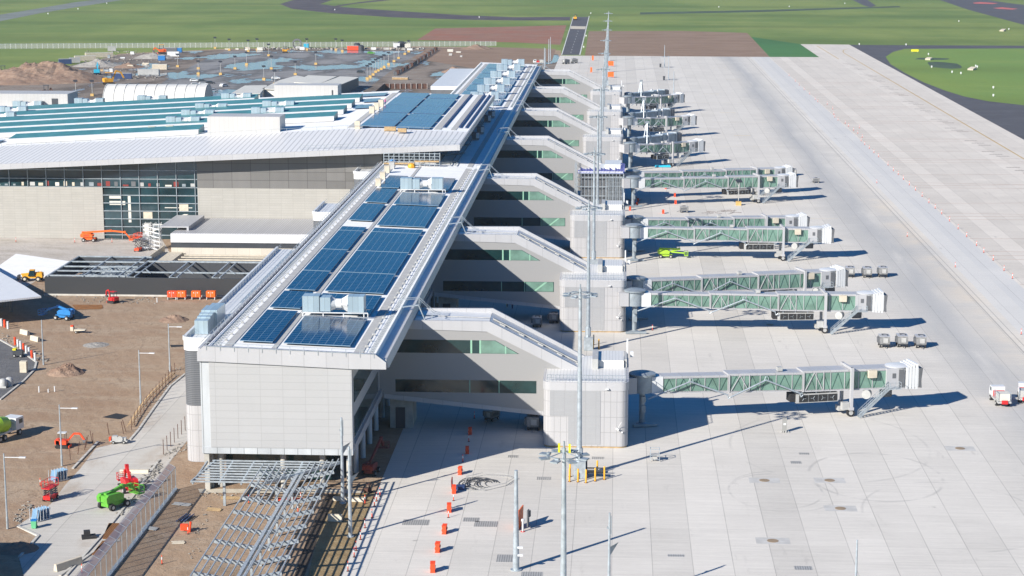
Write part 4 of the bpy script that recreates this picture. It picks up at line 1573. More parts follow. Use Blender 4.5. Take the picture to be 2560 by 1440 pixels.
for i, (px, py) in enumerate(((1229, 292), (1219, 303), (1201, 332), (1189, 347))):
    p = at(px, py, 20)
    O = (p[0], p[1], rz_(p[0]))
    t = thing('roof_cowl', '%s boxy cowl on the pier roof in the shade of the terminal roof edge' % ['farthest', 'third', 'second', 'nearest'][i], 'vent', O, 0, 'boxy cowls in the shade of the terminal roof edge')
    m = MB()
    m.box(-1.0, 1.0, -.9, .9, .3, 2.2)
    m.build('housing', M['darkgrey'], t)
    m = MB()
    m.box(.2, 1.05, -.95, -.9, .6, 2.1)
    m.build('face_panel', M['white'], t)
    m = MB()
    m.box(-.9, .9, -.8, .8, 0, .3)
    m.build('base', M['galvd'], t)
m = MB((-44, 470, 0))
for y in (468, 486, 505, 530, 556):
    m.beam((-44, y, 20.1), (-39, y + 6, 19.95), .5, .3)
for x in (-40.5, -43.5, -39.2):
    m.beam((x, 466, 20.05), (x, 610, 20.05), .16, .14)
tag(m.build('cable_run', M['net']), 'grey cable runs along the shaded pier roof below the terminal', 'cable run')

# ------------------------------------------------------------------ lower service building + steel enclosure
O = (-90, 448, 0)
lb = thing('service_building', 'low building with a white and dark banded wall in front of the terminal', 'building', O)
m = MB(O)
m.box(-106, -60, 448, 471.8, 0, 2.0)
m.build('base_wall', clad('cream_precast', (.58, .53, .45), sx=2.9, wd=.05, line=.7), lb)
m = MB(O)
m.box(-106, -60, 448.1, 471.8, 2.01, 3.3)
m.build('dark_band', M['dark'], lb)
m = MB(O)
m.box(-106, -60, 447.8, 471.8, 3.31, 5.4)
m.build('white_band', clad('white_band_panel', (.64, .64, .66), sx=2.45, sz=1.05, wd=.05, line=.75), lb)
m = MB(O)
m.box(-105.8, -60, 448.3, 471.6, 5.4, 5.5)
m.build('roof', clad('grey_ribbed_roof', (.42, .42, .43), sx=.6, wd=.2, line=.65), lb)
m = MB(O)
m.box(-109.5, -102.5, 452, 470, 6.2, 6.5)
m.box(-103.0, -102.5, 452, 470, 5.5, 6.2)
m.build('entrance_canopy', M['fascia'], lb)
m = MB(O)
m.box(-102, -62, 443.8, 444.1, .8, 1.1)
m.box(-102, -62, 440.8, 441.1, .8, 1.1)
m.box(-102, -62, 437.5, 437.8, .8, 1.1)
m.box(-102, -62, 434.5, 434.8, .8, 1.1)
m.build('pipe_rail', M['cream'], lb)
struct(MB().box(-102, -60, 431, 447.7, -.03, .03).build('pit_floor', M['dark']))
r_ = MB((-108, 440, 0))
r_.ext([(-108, 430, .1), (-103, 430, .1), (-103, 447.5, .1), (-108, 447.5, .1)], (0, 0, .9))
r_.box(-108.4, -108.0, 430, 450, 0, 2.2)
tag(r_.build('concrete_ramp', M['cream']), 'pale concrete ramp between the steel enclosure and the low service building', 'ramp')

O = (-100, 398, 0)
en = thing('plant_enclosure', 'charcoal walled plant yard with open galvanised roof trusses', 'steel enclosure', O)
m = MB(O)
m.box(-121.8, -62, 398, 398.4, .35, 4.0)
m.box(-121.8, -121.4, 398.4, 423, .35, 4.0)
m.box(-104.6, -104.2, 398.4, 423, .35, 4.0)
m.box(-121.4, -104.6, 422.6, 423, .35, 4.0)
m.box(-104.2, -62, 416.6, 417, .35, 3.9)
m.build('wall', clad('charcoal_panels', (.062, .066, .074), sx=1.42, sy=1.42, sz=.16, wd=.04, line=.55, var=.06), en)
m = MB(O)
m.box(-121, -62, 398.5, 416, .02, .06)
m.box(-121, -105, 416, 422.5, .02, .06)
m.build('floor', M['darkgrey'], en)
m = MB(O)
for x in (-121.2, -113.6, -106):
    m.beam((x, 398.4, 4.1), (x, 422.8, 4.1), .28, .3)
for y in (399, 404.6, 410, 416, 422.6):
    m.beam((-121.5, y, 4.15), (-104.5, y, 4.15), .28, .3)
for i in range(5):
    x = -104 + i * 9.2
    m.beam((x, 398.4, 4.1), (x + .0, 416.8, 4.1), .3, .3)
    m.beam((x + 1.6, 398.4, 4.1), (x + 1.6, 416.8, 4.1), .25, .25)
    m.beam((x, 398.5, 4.1), (x + 9, 399.5, 3.2), .15)
    m.beam((x + 4, 403, 4.1), (x + 1.6, 408, 4.1), .2)
m.beam((-104, 416.8, 4.2), (-62, 416.8, 4.2), .3, .35)
m.beam((-104, 404, 4.1), (-62, 404, 4.1), .25, .3)
m.build('roof_truss', M['galv'], en)
m = MB(O)
random.seed(3)
for i in range(16):
    x = -120 + random.random() * 14
    y = 400 + random.random() * 20
    m.box(x, x + 2 + random.random() * 2, y, y + .5, .3, 1 + random.random() * 2)
    m.beam((x, y, 3.9), (x + 3.5, y + 3.5, 3.9), .12)
for i in range(12):
    x = -118 + i * 1.2
    m.beam((x, 400, 2.6), (x, 421, 2.6), .1)
m.build('pipework', M['galv'], en)
m = MB(O)
m.box(-122, -62, 397.7, 398.1, 0, .34)
m.build('footing', M['kerb'], en)
m = MB(O)
for i in range(4):
    m.box(-92 + i * 9.2, -86 + i * 9.2, 399, 401.5, 1.5, 3.2)
m.build('block_wall', M['conc'], en)

# curved white canopy at left edge
O = (-125, 380, 0)
cn = thing('entrance_canopy', 'white metal canopy with a pointed right end at the left picture edge', 'canopy', O)
pts = [at(-220, 560, 5.2), at(0, 680, 5.2), at(60, 714, 5.2), at(103, 741, 5.2), at(0, 752, 5.2), at(-220, 770, 5.2)]
m = MB(O)
m.prism(pts, 4.9, 5.25)
m.build('roof', clad('canopy_sheet', (.72, .73, .74), sx=.4, wd=.1, line=.8, var=.01), cn)
for px, py in ((10, 768), (28, 780), (-60, 790)):
    p = at(px, py)
    m = MB(O)
    m.box(p[0] - .2, p[0] + .2, p[1] - .2, p[1] + .2, 0, 4.9)
    m.build('column', M['darkgrey'], cn)
m = MB(O)
m.ext([(-200, 372, .0), (-134, 385, 0.0), (-134, 386, 0), (-200, 373, 0)], (0, 0, 3))
m.build('rear_wall', M['darkgrey'], cn)
sl = [at(*p, .3) for p in ((-120, 735), (0, 662), (40, 634), (62, 637), (175, 653), (166, 662), (120, 690), (60, 690), (20, 700), (0, 712))]
so_ = thing('unseen_shadow_block', 'unseen block added just outside the lower left corner to cast its shadow', 'building', (-84, 220, 0))  # out-of-view block, added for the shadow it throws on the road corner
m = MB((-84, 220, 0))
m.box(-100, -79.6, 200, 225.4, 0, 5.8)
m.build('wall', M['offwhite'], so_)
m = MB((-84, 220, 0))
m.box(-100.2, -79.6, 199.8, 225.4, 5.8, 6.0)
m.build('roof', M['roof_white'], so_)
struct(MB().prism(sl, -.02, .28).build('white_roof_slab', M['membrane']))

# ------------------------------------------------------------------ steel frames in front of the pier
O = (-43, 230, 0)
fr = thing('canopy_frame', 'long unfinished V-shaped steel canopy frame with purlins in front of the pier', 'steel canopy frame', O)
ys = [250.3 - 5.92 * i for i in range(12)]
for i, y in enumerate(ys):
    m = MB(O)
    m.beam((-48.1, y - .2, 5.1), (-43.1, y - .2, 4.25), .22, .5)
    m.beam((-42.9, y - .2, 4.25), (-37.9, y + .4, 5.1), .22, .5)
    m.build('rafter', M['galv'], fr)
    if i % 1 == 0:
        m = MB(O)
        m.box(-43.75, -43.45, y - .5, y - .2, 0, 4.2)
        m.build('post', M['galv'], fr)
m = MB(O)
m.beam((-43.0, 253, 4.45), (-43.0, 184, 4.45), .42, .42)
m.beam((-42.4, 253, 4.5), (-42.4, 184, 4.5), .18, .3)
m.build('ridge_beam', M['galv'], fr)
for i in range(6):
    for s in (-1, 1):
        x = -43 + s * (.9 + i * .82)
        z = 4.6 + abs(x + 43) * .165
        m = MB(O)
        m.beam((x, 253 if s < 0 else 256, z), (x, 184, z), .13, .16)
        m.build('purlin', M['galv'], fr)
O = (-48, 250, 0)
f2 = thing('canopy_frame', 'short steel canopy frame with closely set horizontal purlins along the pier foot', 'steel canopy frame', O)
for i in range(9):
    y = 247.0 + i * 1.18
    xa = -56.8
    xb = -46.6 + i * 1.05
    m = MB(O)
    m.beam((xa + .12 * i, y, 4.55 + .03 * i), (min(xb, -38.2), y, 4.55 + .03 * i), .13, .2)
    m.build('purlin', M['galv'], f2)
for x in (-56.6, -53.0, -50, -46.8, -43.2, -39):
    m = MB(O)
    m.beam((x, 247.0 if x < -46 else 250 + (x + 46) * .8, 4.3), (x, 256.6, 4.55), .2, .3)
    m.build('rafter', M['galv'], f2)
m = MB(O)
m.beam((-56.8, 247, 4.5), (-55.4, 256.6, 4.7), .18, .3)
m.build('edge_beam', M['galv'], f2)
m = MB(O)
m.beam((-46.6, 247, 4.5), (-38.0, 256.6, 4.7), .25, .4)
m.build('edge_beam', M['galv'], f2)
for px, py in ((562, 1264), (647, 1262), (692, 1263)):
    p = at(px, py)
    m = MB(O)
    m.box(p[0] - .17, p[0] + .17, p[1] - .17, p[1] + .17, 0, 4.4)
    m.build('post', M['galv'], f2)

# ------------------------------------------------------------------ fences
def mesh_mat(name, col, a):
    t = NT(name)
    t.out(col, .6)
    t.b.inputs['Alpha'].default_value = a
    return t.m


M['mesh'] = mesh_mat('wire_mesh', (.40, .40, .42), .42)
M['meshr'] = mesh_mat('razor_mesh', (.55, .42, .40), .75)
A = Vector((*at(300, 1405), 0))
B = Vector((*at(440, 1224), 0))
A = A + (A - B) * .6
O = tuple(A)
mf = thing('mesh_fence', 'tall white-framed mesh fence with inclined razor mesh top beside the haul road', 'fence', O)
n = 20
m = MB(O)
m.face([A, B, B + Vector((0, 0, 3.3)), A + Vector((0, 0, 3.3))])
m.build('mesh_panel', M['mesh'], mf)
m = MB(O)
up = Vector((-.9, 0, .5))
m.face([A + Vector((0, 0, 3.3)), B + Vector((0, 0, 3.3)), B + Vector((0, 0, 3.3)) + up, A + Vector((0, 0, 3.3)) + up])
m.build('razor_mesh', M['meshr'], mf)
for i in range(n + 1):
    p = A.lerp(B, i / n)
    m = MB(O)
    m.beam(p, p + Vector((0, 0, 3.3)), .09)
    m.beam(p + Vector((0, 0, 3.3)), p + Vector((0, 0, 3.3)) + up, .07)
    m.build('post', M['galv'], mf)
m = MB(O)
m.beam(A + Vector((0, 0, 3.3)), B + Vector((0, 0, 3.3)), .08)
m.beam(A + Vector((0, 0, .1)), B + Vector((0, 0, .1)), .5, .3)
m.build('rail', M['galv'], mf)

A = Vector((*at(-40, 122), 0))
B = Vector((*at(1240, 115), 0))
O = tuple(A)
pf = thing('perimeter_fence', 'long pale perimeter fence between the car park and the far field', 'fence', O)
m = MB(O)
m.face([A, B, B + Vector((0, 0, 3.0)), A + Vector((0, 0, 3.0))])
m.build('mesh_panel', M['mesh'], pf)
n = 98
for i in range(n + 1):
    p = A.lerp(B, i / n)
    m = MB(O)
    m.beam(p, p + Vector((0, 0, 3.1)), .16)
    m.build('post', M['white'], pf)
m = MB(O)
m.beam(A + Vector((0, 0, 3.0)), B + Vector((0, 0, 3.0)), .12)
m.build('rail', M['galv'], pf)
# low wall by the far pit
O = (*at(920, 245), 0)
pw = thing('hoarding', 'dark slatted site fence around the pit behind the terminal', 'fence', O)
q = [at(935, 245), at(960, 222), at(1070, 222)]
m = MB(O)
for a, b in zip(q, q[1:]):
    m.beam((a[0], a[1], 1.2), (b[0], b[1], 1.2), .1, 2.4)
m.build('panel', M['rust'], pw)
m = MB(O)
for i in range(9):
    a = at(960 + i * 13.5, 222.2)
    m.box(a[0] - .1, a[0] + .1, a[1] - .2, a[1], 0, 2.7)
m.build('post', M['boxgrey'], pw)

# rusty kerb-side posts: each a thing
k_ = 0


def post(px, py, h=2.3, lean=0.0, mt='rust', lab='', r=.055, name='steel_post'):
    p = at(px, py)
    m = MB((p[0], p[1], 0))
    m.tube((p[0], p[1], 0), (p[0] + lean, p[1], h), r, n=6)
    return tag(m.build(name, M[mt]), lab, 'post', 'rusty steel posts along the haul road edges')


nord = ['nearest', 'second', 'third', 'fourth', 'fifth', 'sixth', 'seventh', 'eighth', 'ninth', 'tenth', 'eleventh', 'twelfth', 'thirteenth', 'fourteenth', 'fifteenth', 'sixteenth', 'seventeenth', 'eighteenth', 'nineteenth', 'twentieth', 'twenty-first', 'twenty-second', 'twenty-third', 'twenty-fourth', 'twenty-fifth']
for i in range(15):
    f = i / 14
    post((1185 + 390 * f) / 3.6, 740 + (1205 - 490 * f ** .95) / 3.6, lab='%s rusty upright post along the upper kerb of the haul road' % nord[i])
for i in range(7):
    f = i / 6
    post((1472 + 195 * f) / 3.6, 740 + (1425 - 215 * f) / 3.6, lab='%s rusty post on the lower kerb, right of the haul road' % nord[i])
for i, (x, y, ln) in enumerate(((982, 1250, -.25), (1112, 1240, -.3), (1135, 1225, -.5), (832, 1325, -.3), (838, 1345, 0), (760, 1385, .4), (770, 1365, .5), (700, 1425, .35), (632, 1475, 0))):
    post(x / 3.6, 740 + y / 3.6, 2.0, ln, lab='%s of the leaning rusty posts by the mini excavator, counted from its right' % nord[i])

# ------------------------------------------------------------------ street lamps and poles
GL = 'slim street lamps on the dirt site'


def make_lamp(px, py, h, arm, label):
    p = at(px, py)
    t = thing('street_lamp', label, 'street lamp', (p[0], p[1], 0), 0, GL)
    m = MB()
    m.tube((0, 0, 0), (0, 0, 1.6), .17, .16, 10)
    m.tube((0, 0, 1.6), (0, 0, h), .13, .09, 10)
    m.build('pole', M['galv'], t, True)
    if arm:
        m = MB()
        m.beam((0, 0, h - .5), (arm, 0, h - .5), .09)
        m.box(arm - .2, arm + .7, -.18, .18, h - .56, h - .42)
        m.build('lamp_head', M['white'], t)
    return t


make_lamp(19, 1322, 10.3, 2.2, 'leftmost street lamp, standing where the haul road turns')
make_lamp(155, 1165, 9.3, 2.0, 'street lamp rising beside the orange mini excavator')
make_lamp(352, 1012, 9.3, 1.9, 'street lamp among the rusty posts left of the pier')
make_lamp(425, 928, 8.6, 1.7, 'street lamp nearest the dark louvred wing of the pier')
make_lamp(109, 912, 8.3, 0, 'armless street lamp pole near the asphalt yard corner')

GP = 'plain tapered steel camera poles on the apron'


def make_pole(p, h, label, fit=True, r=.33):
    t = thing('camera_pole', label, 'pole', (p[0], p[1], 0), 0, GP)
    m = MB()
    m.tube((0, 0, 0), (0, 0, h), r, r * .5, 12)
    m.lathe((0, 0, 0), [(r * 1.7, 0), (r * 1.7, .12)], 12)
    m.build('shaft', M['galv'], t, True)
    m = MB()
    if fit == 1:
        m.cbox((.5, -.2, 2.0), (.7, .25, .25))
        m.cbox((.5, -.2, 3.0), (.7, .25, .25))
        m.build('camera', M['white'], t)
    elif fit == 2:
        m.beam((.2, 0, h - .4), (.2, 0, h - 2.6), .1)
        m.face([(.15, 0, h - 4.1), (1.3, 0, h - 3.4), (1.1, .6, h - 3.7), (.15, .2, h - 5.2)])
        m.cbox((-.2, 0, h - 1.8), (.2, .2, .2))
        m.build('antenna', M['galvd'], t)
    return t


make_pole(at(1290, 1425), 12.8, 'thick grey pole with two white cameras, its whole shadow in view', 1, .42)
p = at(1524, 1282, 11.5)
make_pole(p, 11.5, 'thin pole with a small antenna panel, foot just below the picture', 2, .22)
p = at(2143, 1350, 9.0)
make_pole(p, 9.0, 'lone pole rising from the bottom edge at the right of the apron', 0, .2)
make_pole(at(857, 1258), 12.2, 'pole at the pier corner, behind the other antenna pole', 2, .28)
make_pole(at(876, 1342), 12.2, 'pole in the clay strip with an antenna panel, nearer than its twin', 2, .28)
for i, (x, yb, yt) in enumerate(((1661, 168, 112), (1671, 198, 139), (1684, 233, 178))):
    s = (yb + 200) / 79
    make_pole(at(x, yb), (yb - yt) / s, 'thin light pole on the far apron, %s of three' % ['farthest', 'middle', 'nearest'][i], 0, .25)
for i, (x, yb, yt) in enumerate(((1372, 160, 97), (1376, 152, 92), (1361, 172, 118), (1363, 168, 120))):
    s = (yb + 200) / 79
    make_pole(at(x, yb), (yb - yt) / s, '%s pole of the two pairs behind the far end of the pier' % ['first', 'second', 'third', 'fourth'][i], 0, .3)
# ------------------------------------------------------------------ machines
def wheels(t, pts, r, w, ax=(0, 1, 0), hub='boxgrey'):
    a = Vector(ax).normalized()
    for p in pts:
        m = MB()
        m.wheel(p, r, w, ax, 16)
        wh = m.build('wheel', M['black'], t, True)
        s = -1 if p[1] < 0 else 1
        m = MB()
        c = Vector(p) + a * (s * w / 2)
        m.wheel(c, r * .5, .06, ax, 10)
        m.build('hub', M[hub], wh)


def basket(t, x, y, z, mt, w_=1.9, d=.9):
    m = MB()
    m.box(x - d / 2, x + d / 2, y - w_ / 2, y + w_ / 2, z, z + .08)
    for sx in (-1, 1):
        for sy in (-1, 0, 1):
            m.beam((x + sx * d / 2, y + sy * w_ / 2, z), (x + sx * d / 2, y + sy * w_ / 2, z + 1.1), .07)
        for h in (.55, 1.1):
            m.beam((x + sx * d / 2, y - w_ / 2, z + h), (x + sx * d / 2, y + w_ / 2, z + h), .07)
    for sy in (-1, 1):
        for h in (.2, .55, 1.1):
            m.beam((x - d / 2, y + sy * w_ / 2, z + h), (x + d / 2, y + sy * w_ / 2, z + h), .07)
    m.build('basket', mt, t)


def boom_lift(pos, rz, label, col, joints, body=1.0, chassis=None, sc=1.0, deck=None):
    t = thing('boom_lift', label, 'boom lift', (pos[0], pos[1], 0), rz)
    t.scale = (sc, sc, sc)
    c = M[col]
    m = MB()
    m.box(-1.6, 1.6, -.65, .65, .45, .95)
    m.box(-1.35, -1.05, -1.0, 1.0, .4, .7)
    m.box(1.05, 1.35, -1.0, 1.0, .4, .7)
    m.build('chassis', M[chassis or col], t)
    wheels(t, [(-1.25, -1.05, .45), (1.25, -1.05, .45), (-1.25, 1.05, .45), (1.25, 1.05, .45)], .46, .36)
    m = MB()
    m.lathe((0, 0, .95), [(.6, 0), (.6, .15)], 14)
    m.ext([(-2.0, -.95, 1.1), (.9, -.95, 1.1), (1.0, -.95, 1.7), (.5, -.95, 2.05), (-1.7, -.95, 2.15), (-2.1, -.95, 1.8)], (0, .55, 0))
    m.ext([(-2.0, .4, 1.1), (.9, .4, 1.1), (1.0, .4, 1.7), (.5, .4, 2.05), (-1.7, .4, 2.15), (-2.1, .4, 1.8)], (0, .55, 0))
    m.box(-1.9, -.9, -.4, .4, 1.1, 2.0)
    m.build('turntable', c, t)
    m = MB()
    m.box(-1.2, .2, -.97, -.955, 1.35, 1.85)
    m.build('side_panel', M[deck or 'white'], t)
    for i, (a, b) in enumerate(zip(joints, joints[1:])):
        m = MB()
        m.beam(a, b, .34 - .05 * i, .42 - .06 * i)
        m.cbox(a, (.5, .5, .5))
        m.build('boom_arm', c if i != 1 else M['cream'] if chassis == 'cream' else c, t)
    e = joints[-1]
    basket(t, e[0] + .5, e[1], e[2] - .6, c)
    return t


def scissor_lift(pos, rz, label, col, h=1.2):
    t = thing('scissor_lift', label, 'scissor lift', (pos[0], pos[1], 0), rz)
    m = MB()
    m.box(-1.1, 1.1, -.55, .55, .3, .85)
    m.build('chassis', M[col], t)
    wheels(t, [(-.8, -.6, .28), (.8, -.6, .28), (-.8, .6, .28), (.8, .6, .28)], .28, .2)
    m = MB()
    for i in range(3):
        z = .9 + i * h / 3
        for sy in (-.5, .5):
            m.beam((-1, sy, z), (1, sy, z + h / 3), .1)
            m.beam((1, sy, z), (-1, sy, z + h / 3), .1)
    m.build('scissor_stack', M['darkgrey'], t)
    m = MB()
    z = .95 + h
    m.box(-1.2, 1.2, -.6, .6, z, z + .12)
    for x in (-1.2, -.4, .4, 1.2):
        for y in (-.6, .6):
            m.beam((x, y, z), (x, y, z + 1.1), .06)
    for y in (-.6, .6):
        for q in (.25, .6, 1.1):
            m.beam((-1.2, y, z + q), (1.2, y, z + q), .06)
    for x in (-1.2, 1.2):
        m.beam((x, -.6, z + 1.1), (x, .6, z + 1.1), .06)
    m.build('platform', M[col], t)
    return t


def excavator(pos, rz, label, col, arm, sc=1.0, roof='white'):
    t = thing('mini_excavator', label, 'excavator', (pos[0], pos[1], 0), rz)
    t.scale = (sc, sc, sc)
    for sy in (-1, 1):
        m = MB()
        m.ext([(-1.05, sy * .75 - .18, .22), (-.85, sy * .75 - .18, .0), (.85, sy * .75 - .18, .0), (1.05, sy * .75 - .18, .22), (.9, sy * .75 - .18, .5), (-.9, sy * .75 - .18, .5)], (0, .36, 0))
        m.build('track', M['black'], t)
    m = MB()
    m.box(-.9, .75, -.75, .75, .6, 1.25)
    m.ext([(-1.05, -.75, .6), (-1.1, -.75, 1.3), (-.4, -.75, 1.45), (-.3, -.75, .6)], (0, 1.5, 0))
    m.box(-.5, .5, -.4, .4, .45, .6)
    m.box(1.1, 1.25, -.8, .8, .05, .4)
    m.build('house', M[col], t)
    m = MB()
    for x in (-.5, .6):
        for y in (-.65, .15):
            m.beam((x, y, 1.2), (x, y, 2.45), .08)
    m.build('cab_frame', M['dark'], t)
    m = MB()
    m.box(-.6, .75, -.72, .25, 2.45, 2.55)
    m.build('cab_roof', M[roof], t)
    for i, (a, b) in enumerate(zip(arm, arm[1:])):
        m = MB()
        m.beam(a, b, .2, .28)
        m.build('boom_arm', M[col], t)
    e = arm[-1]
    m = MB()
    m.ext([(e[0] - .3, e[1] - .25, e[2] + .1), (e[0] + .25, e[1] - .25, e[2] + .1), (e[0] + .2, e[1] - .25, e[2] - .35), (e[0] - .25, e[1] - .25, e[2] - .3)], (0, .5, 0))
    m.build('bucket', M['darkgrey'], t)
    return t


D0 = .3
boom_lift(at(285, 1268), R(58), 'bright green boom lift folded up on the haul road', 'green', [(-1.2, 0, 2.0), (1.6, 0, 2.5), (3.2, .2, 2.2), (3.9, .3, 1.4)], sc=1.05, deck='green')
boom_lift(at(322, 1226), R(120), 'red boom lift with a raised white boom beside the green one', 'red', [(-1.0, 0, 1.8), (.6, 0, 3.6), (1.4, 0, 2.6), (2.0, 0, 1.6)], sc=.95, deck='white')
scissor_lift(at(127, 1250), R(75), 'red lift with tall railings at the edge of the haul road', 'red', .9)
boom_lift(at(160, 798), R(165), 'blue boom lift parked on the dirt beside the canopy shadow', 'blue', [(-1.0, 0, 1.9), (1.2, 0, 2.6), (3.0, .4, 2.0), (4.0, .6, 1.4)], sc=1.0, deck='navy')
boom_lift(at(224, 603), R(0), 'orange telescopic boom lift standing along the pale terminal wall', 'orange', [(-1.6, 0, 2.2), (5.5, 0, 2.7), (9.0, 0, 2.4), (10.2, 0, 1.0)], sc=1.0, deck='orangered')
boom_lift(at(1664, 644), R(0), 'lime green boom lift on the apron in front of a bridge shadow', 'lime', [(-1.4, 0, 2.3), (3.4, 0, 2.2), (.8, 0, 1.5), (4.6, 0, 1.2)], sc=.95, deck='lime')
boom_lift(at(927, 1184), R(82), 'dark red boom lift in the shade under the nearest corridor, boom raised', 'darkred', [(-1.0, 0, 2.0), (8.5, .4, 4.0), (9.6, .4, 2.4)], sc=.85, deck='darkred')
scissor_lift(at(1586, 508), R(80), 'blue scissor lift at the foot of the scaffolded gate tower', 'blue', 1.2)
scissor_lift(at(346, 628), R(80), 'orange scissor lift beside the scaffold stair of the service building', 'orangered', 2.4)
scissor_lift(at(362, 625), R(10), 'white scissor lift behind the orange one at the service building', 'white', 1.6)
excavator(at(157, 1118), R(0), 'orange mini excavator with its arm bent down to the dirt', 'orangered', [(.8, 0, 1.0), (1.9, 0, 2.3), (2.9, 0, 2.3), (3.6, 0, 1.2)], .95)
excavator(at(283, 757), R(150), 'red mini excavator by the trench, arm folded upward', 'red', [(.8, 0, 1.0), (1.1, 0, 2.8), (1.9, 0, 2.5), (2.0, 0, 1.4)], .95, 'red')
excavator(at(920, 1232), R(60), 'brown plate compactor machine at the end of the footpath slab', 'rust', [(.5, 0, 1.0), (.7, 0, 1.9), (.9, 0, 1.2)], .5, 'rust')
excavator(at(243, 187), R(100), 'teal excavator among the far rubble piles', 'cyan', [(.8, 0, 1.0), (1.4, 0, 3), (2.2, 0, 2.6), (2.6, 0, 1.2)], 2.0, 'cyan')
excavator(at(272, 212), R(30), 'yellow far excavator behind the tent', 'yellow', [(.8, 0, 1.0), (1.6, 0, 2.8), (2.6, 0, 2.4), (3.2, 0, 1.2)], 2.4, 'yellow')
excavator(at(405, 135), R(200), 'orange yellow far loader by the grey container', 'orange', [(.8, 0, 1.0), (1.9, 0, 1.8), (2.3, 0, 1.0)], 2.2, 'yellow')
excavator(at(1438, 50), R(90), 'dark yellow machine at the far end of the access road', 'yellow', [(.8, 0, 1.0), (1.2, 0, 1.9), (1.6, 0, 1.0)], 1.8, 'dark')
excavator(at(713, 132), R(10), 'yellow grader parked in the far car park', 'yellow', [(.8, 0, 1.0), (1.2, 0, 1.5), (1.6, 0, .8)], 1.6, 'dark')
excavator(at(116, 238), R(0), 'dark loader by the puddle behind the terminal roof', 'rust', [(.8, 0, 1.0), (1.2, 0, 1.9), (1.6, 0, 1.0)], 1.8, 'dark')
excavator(at(8, 186), R(0), 'brown dozer at the left edge beside the big dirt mound', 'wood', [(.8, 0, 1.0), (1.2, 0, 1.5), (1.6, 0, .8)], 1.8, 'dark')

# telehandler
p = at(82, 702)
t = thing('telehandler', 'yellow telehandler with a dark cab beside the white roof slab', 'telehandler', (p[0], p[1], 0), R(2))
m = MB()
m.box(-2.2, 2.0, -.6, .6, .7, 1.5)
m.ext([(1.0, -.9, .9), (2.4, -.9, .9), (2.3, -.9, 1.9), (1.2, -.9, 2.0)], (0, 1.6, 0))
m.build('body', M['yellow'], t)
m = MB()
m.ext([(-.8, -.9, 1.2), (.7, -.9, 1.2), (.6, -.9, 2.5), (-.4, -.9, 2.5)], (0, .9, 0))
m.build('cab', M['glassb'], t)
m = MB()
m.box(-.45, .65, -.95, .05, 2.5, 2.62)
m.beam((2.0, .3, 1.9), (-2.6, .3, 1.4), .35)
m.build('boom', M['yellow'], t)
m = MB()
m.box(-3.3, -2.9, -.7, .9, .3, 1.3)
m.build('fork_carriage', M['dark'], t)
wheels(t, [(-1.5, -1.0, .6), (1.5, -1.0, .6), (-1.5, 1.0, .6), (1.5, 1.0, .6)], .6, .45, hub='cream')

# mixer truck
p = at(10, 1096)
t = thing('mixer_truck', 'concrete mixer truck with a lime green drum at the left edge', 'truck', (p[0], p[1], 0), R(72))
m = MB()
m.box(-3.6, 3.6, -.5, .5, .8, 1.1)
m.box(1.6, 3.6, -1.2, 1.2, 1.0, 2.9)
m.build('cab', M['white'], t)
m = MB()
m.box(3.6, 3.63, -1.1, 1.1, 1.8, 2.7)
m.box(2.4, 3.3, -1.23, 1.23, 1.9, 2.6)
m.build('cab_window', M['glassb'], t)
m = MB()
m.tube((-3.0, 0, 2.9), (-1.6, 0, 2.6), .7, 1.25, 16)
m.tube((-1.6, 0, 2.6), (.3, 0, 2.2), 1.25, 1.2, 16)
m.tube((.3, 0, 2.2), (1.3, 0, 2.0), 1.2, .6, 16)
m.build('drum', M['lime'], t, True)
m = MB()
m.ext([(-3.9, -.6, 3.6), (-2.9, -.6, 3.4), (-3.3, -.6, 2.2), (-4.0, -.6, 1.0)], (0, 1.2, 0))
m.build('chute', M['boxgrey'], t)
wheels(t, [(2.6, -1.0, .5), (-1.2, -1.0, .5), (-2.4, -1.0, .5), (2.6, 1.0, .5), (-1.2, 1.0, .5), (-2.4, 1.0, .5)], .5, .35)

# ------------------------------------------------------------------ ground carts
GC = 'grey ground power carts parked in threes'


def cart(pos, rz, label, sc=1.0, grp=GC):
    t = thing('ground_power_cart', label, 'cart', (pos[0], pos[1], 0), rz, grp)
    t.scale = (sc, sc, sc)
    m = MB()
    m.ext([(-1.5, -.95, .75), (1.5, -.95, .75), (1.5, -.95, 1.9), (1.1, -.95, 2.15), (-1.5, -.95, 2.15)], (0, 1.9, 0))
    m.build('housing', M['cartgrey'], t)
    m = MB()
    m.box(-1.55, 1.2, -1.0, 1.0, 2.15, 2.22)
    m.build('lid', M['fascia'], t)
    m = MB()
    m.box(-1.56, -1.5, -.6, .3, 1.0, 1.9)
    m.build('rear_panel', M['boxgrey'], t)
    m = MB()
    m.box(-1.2, .9, -.98, -.95, 1.1, 1.7)
    m.build('side_panel', M['darkgrey'], t)
    m = MB()
    m.box(-1.3, -.3, .95, 1.35, 1.0, 2.0)
    m.build('cable_reel', M['darkgrey'], t)
    m = MB()
    m.path([(-.9, -.5, 2.3), (-.2, -.7, 2.32), (.5, -.3, 2.3), (.4, .4, 2.3), (-.5, .3, 2.3)], .06, 5)
    m.build('hose', M['dark'], t)
    m = MB()
    m.box(-1.4, 1.4, -.8, .8, .5, .75)
    m.beam((-1.4, 0, .55), (-2.5, 0, .25), .1)
    m.build('chassis', M['dark'], t)
    wheels(t, [(-1.0, -.8, .35), (1.0, -.8, .35), (-1.0, .8, .35), (1.0, .8, .35)], .35, .25)
    return t


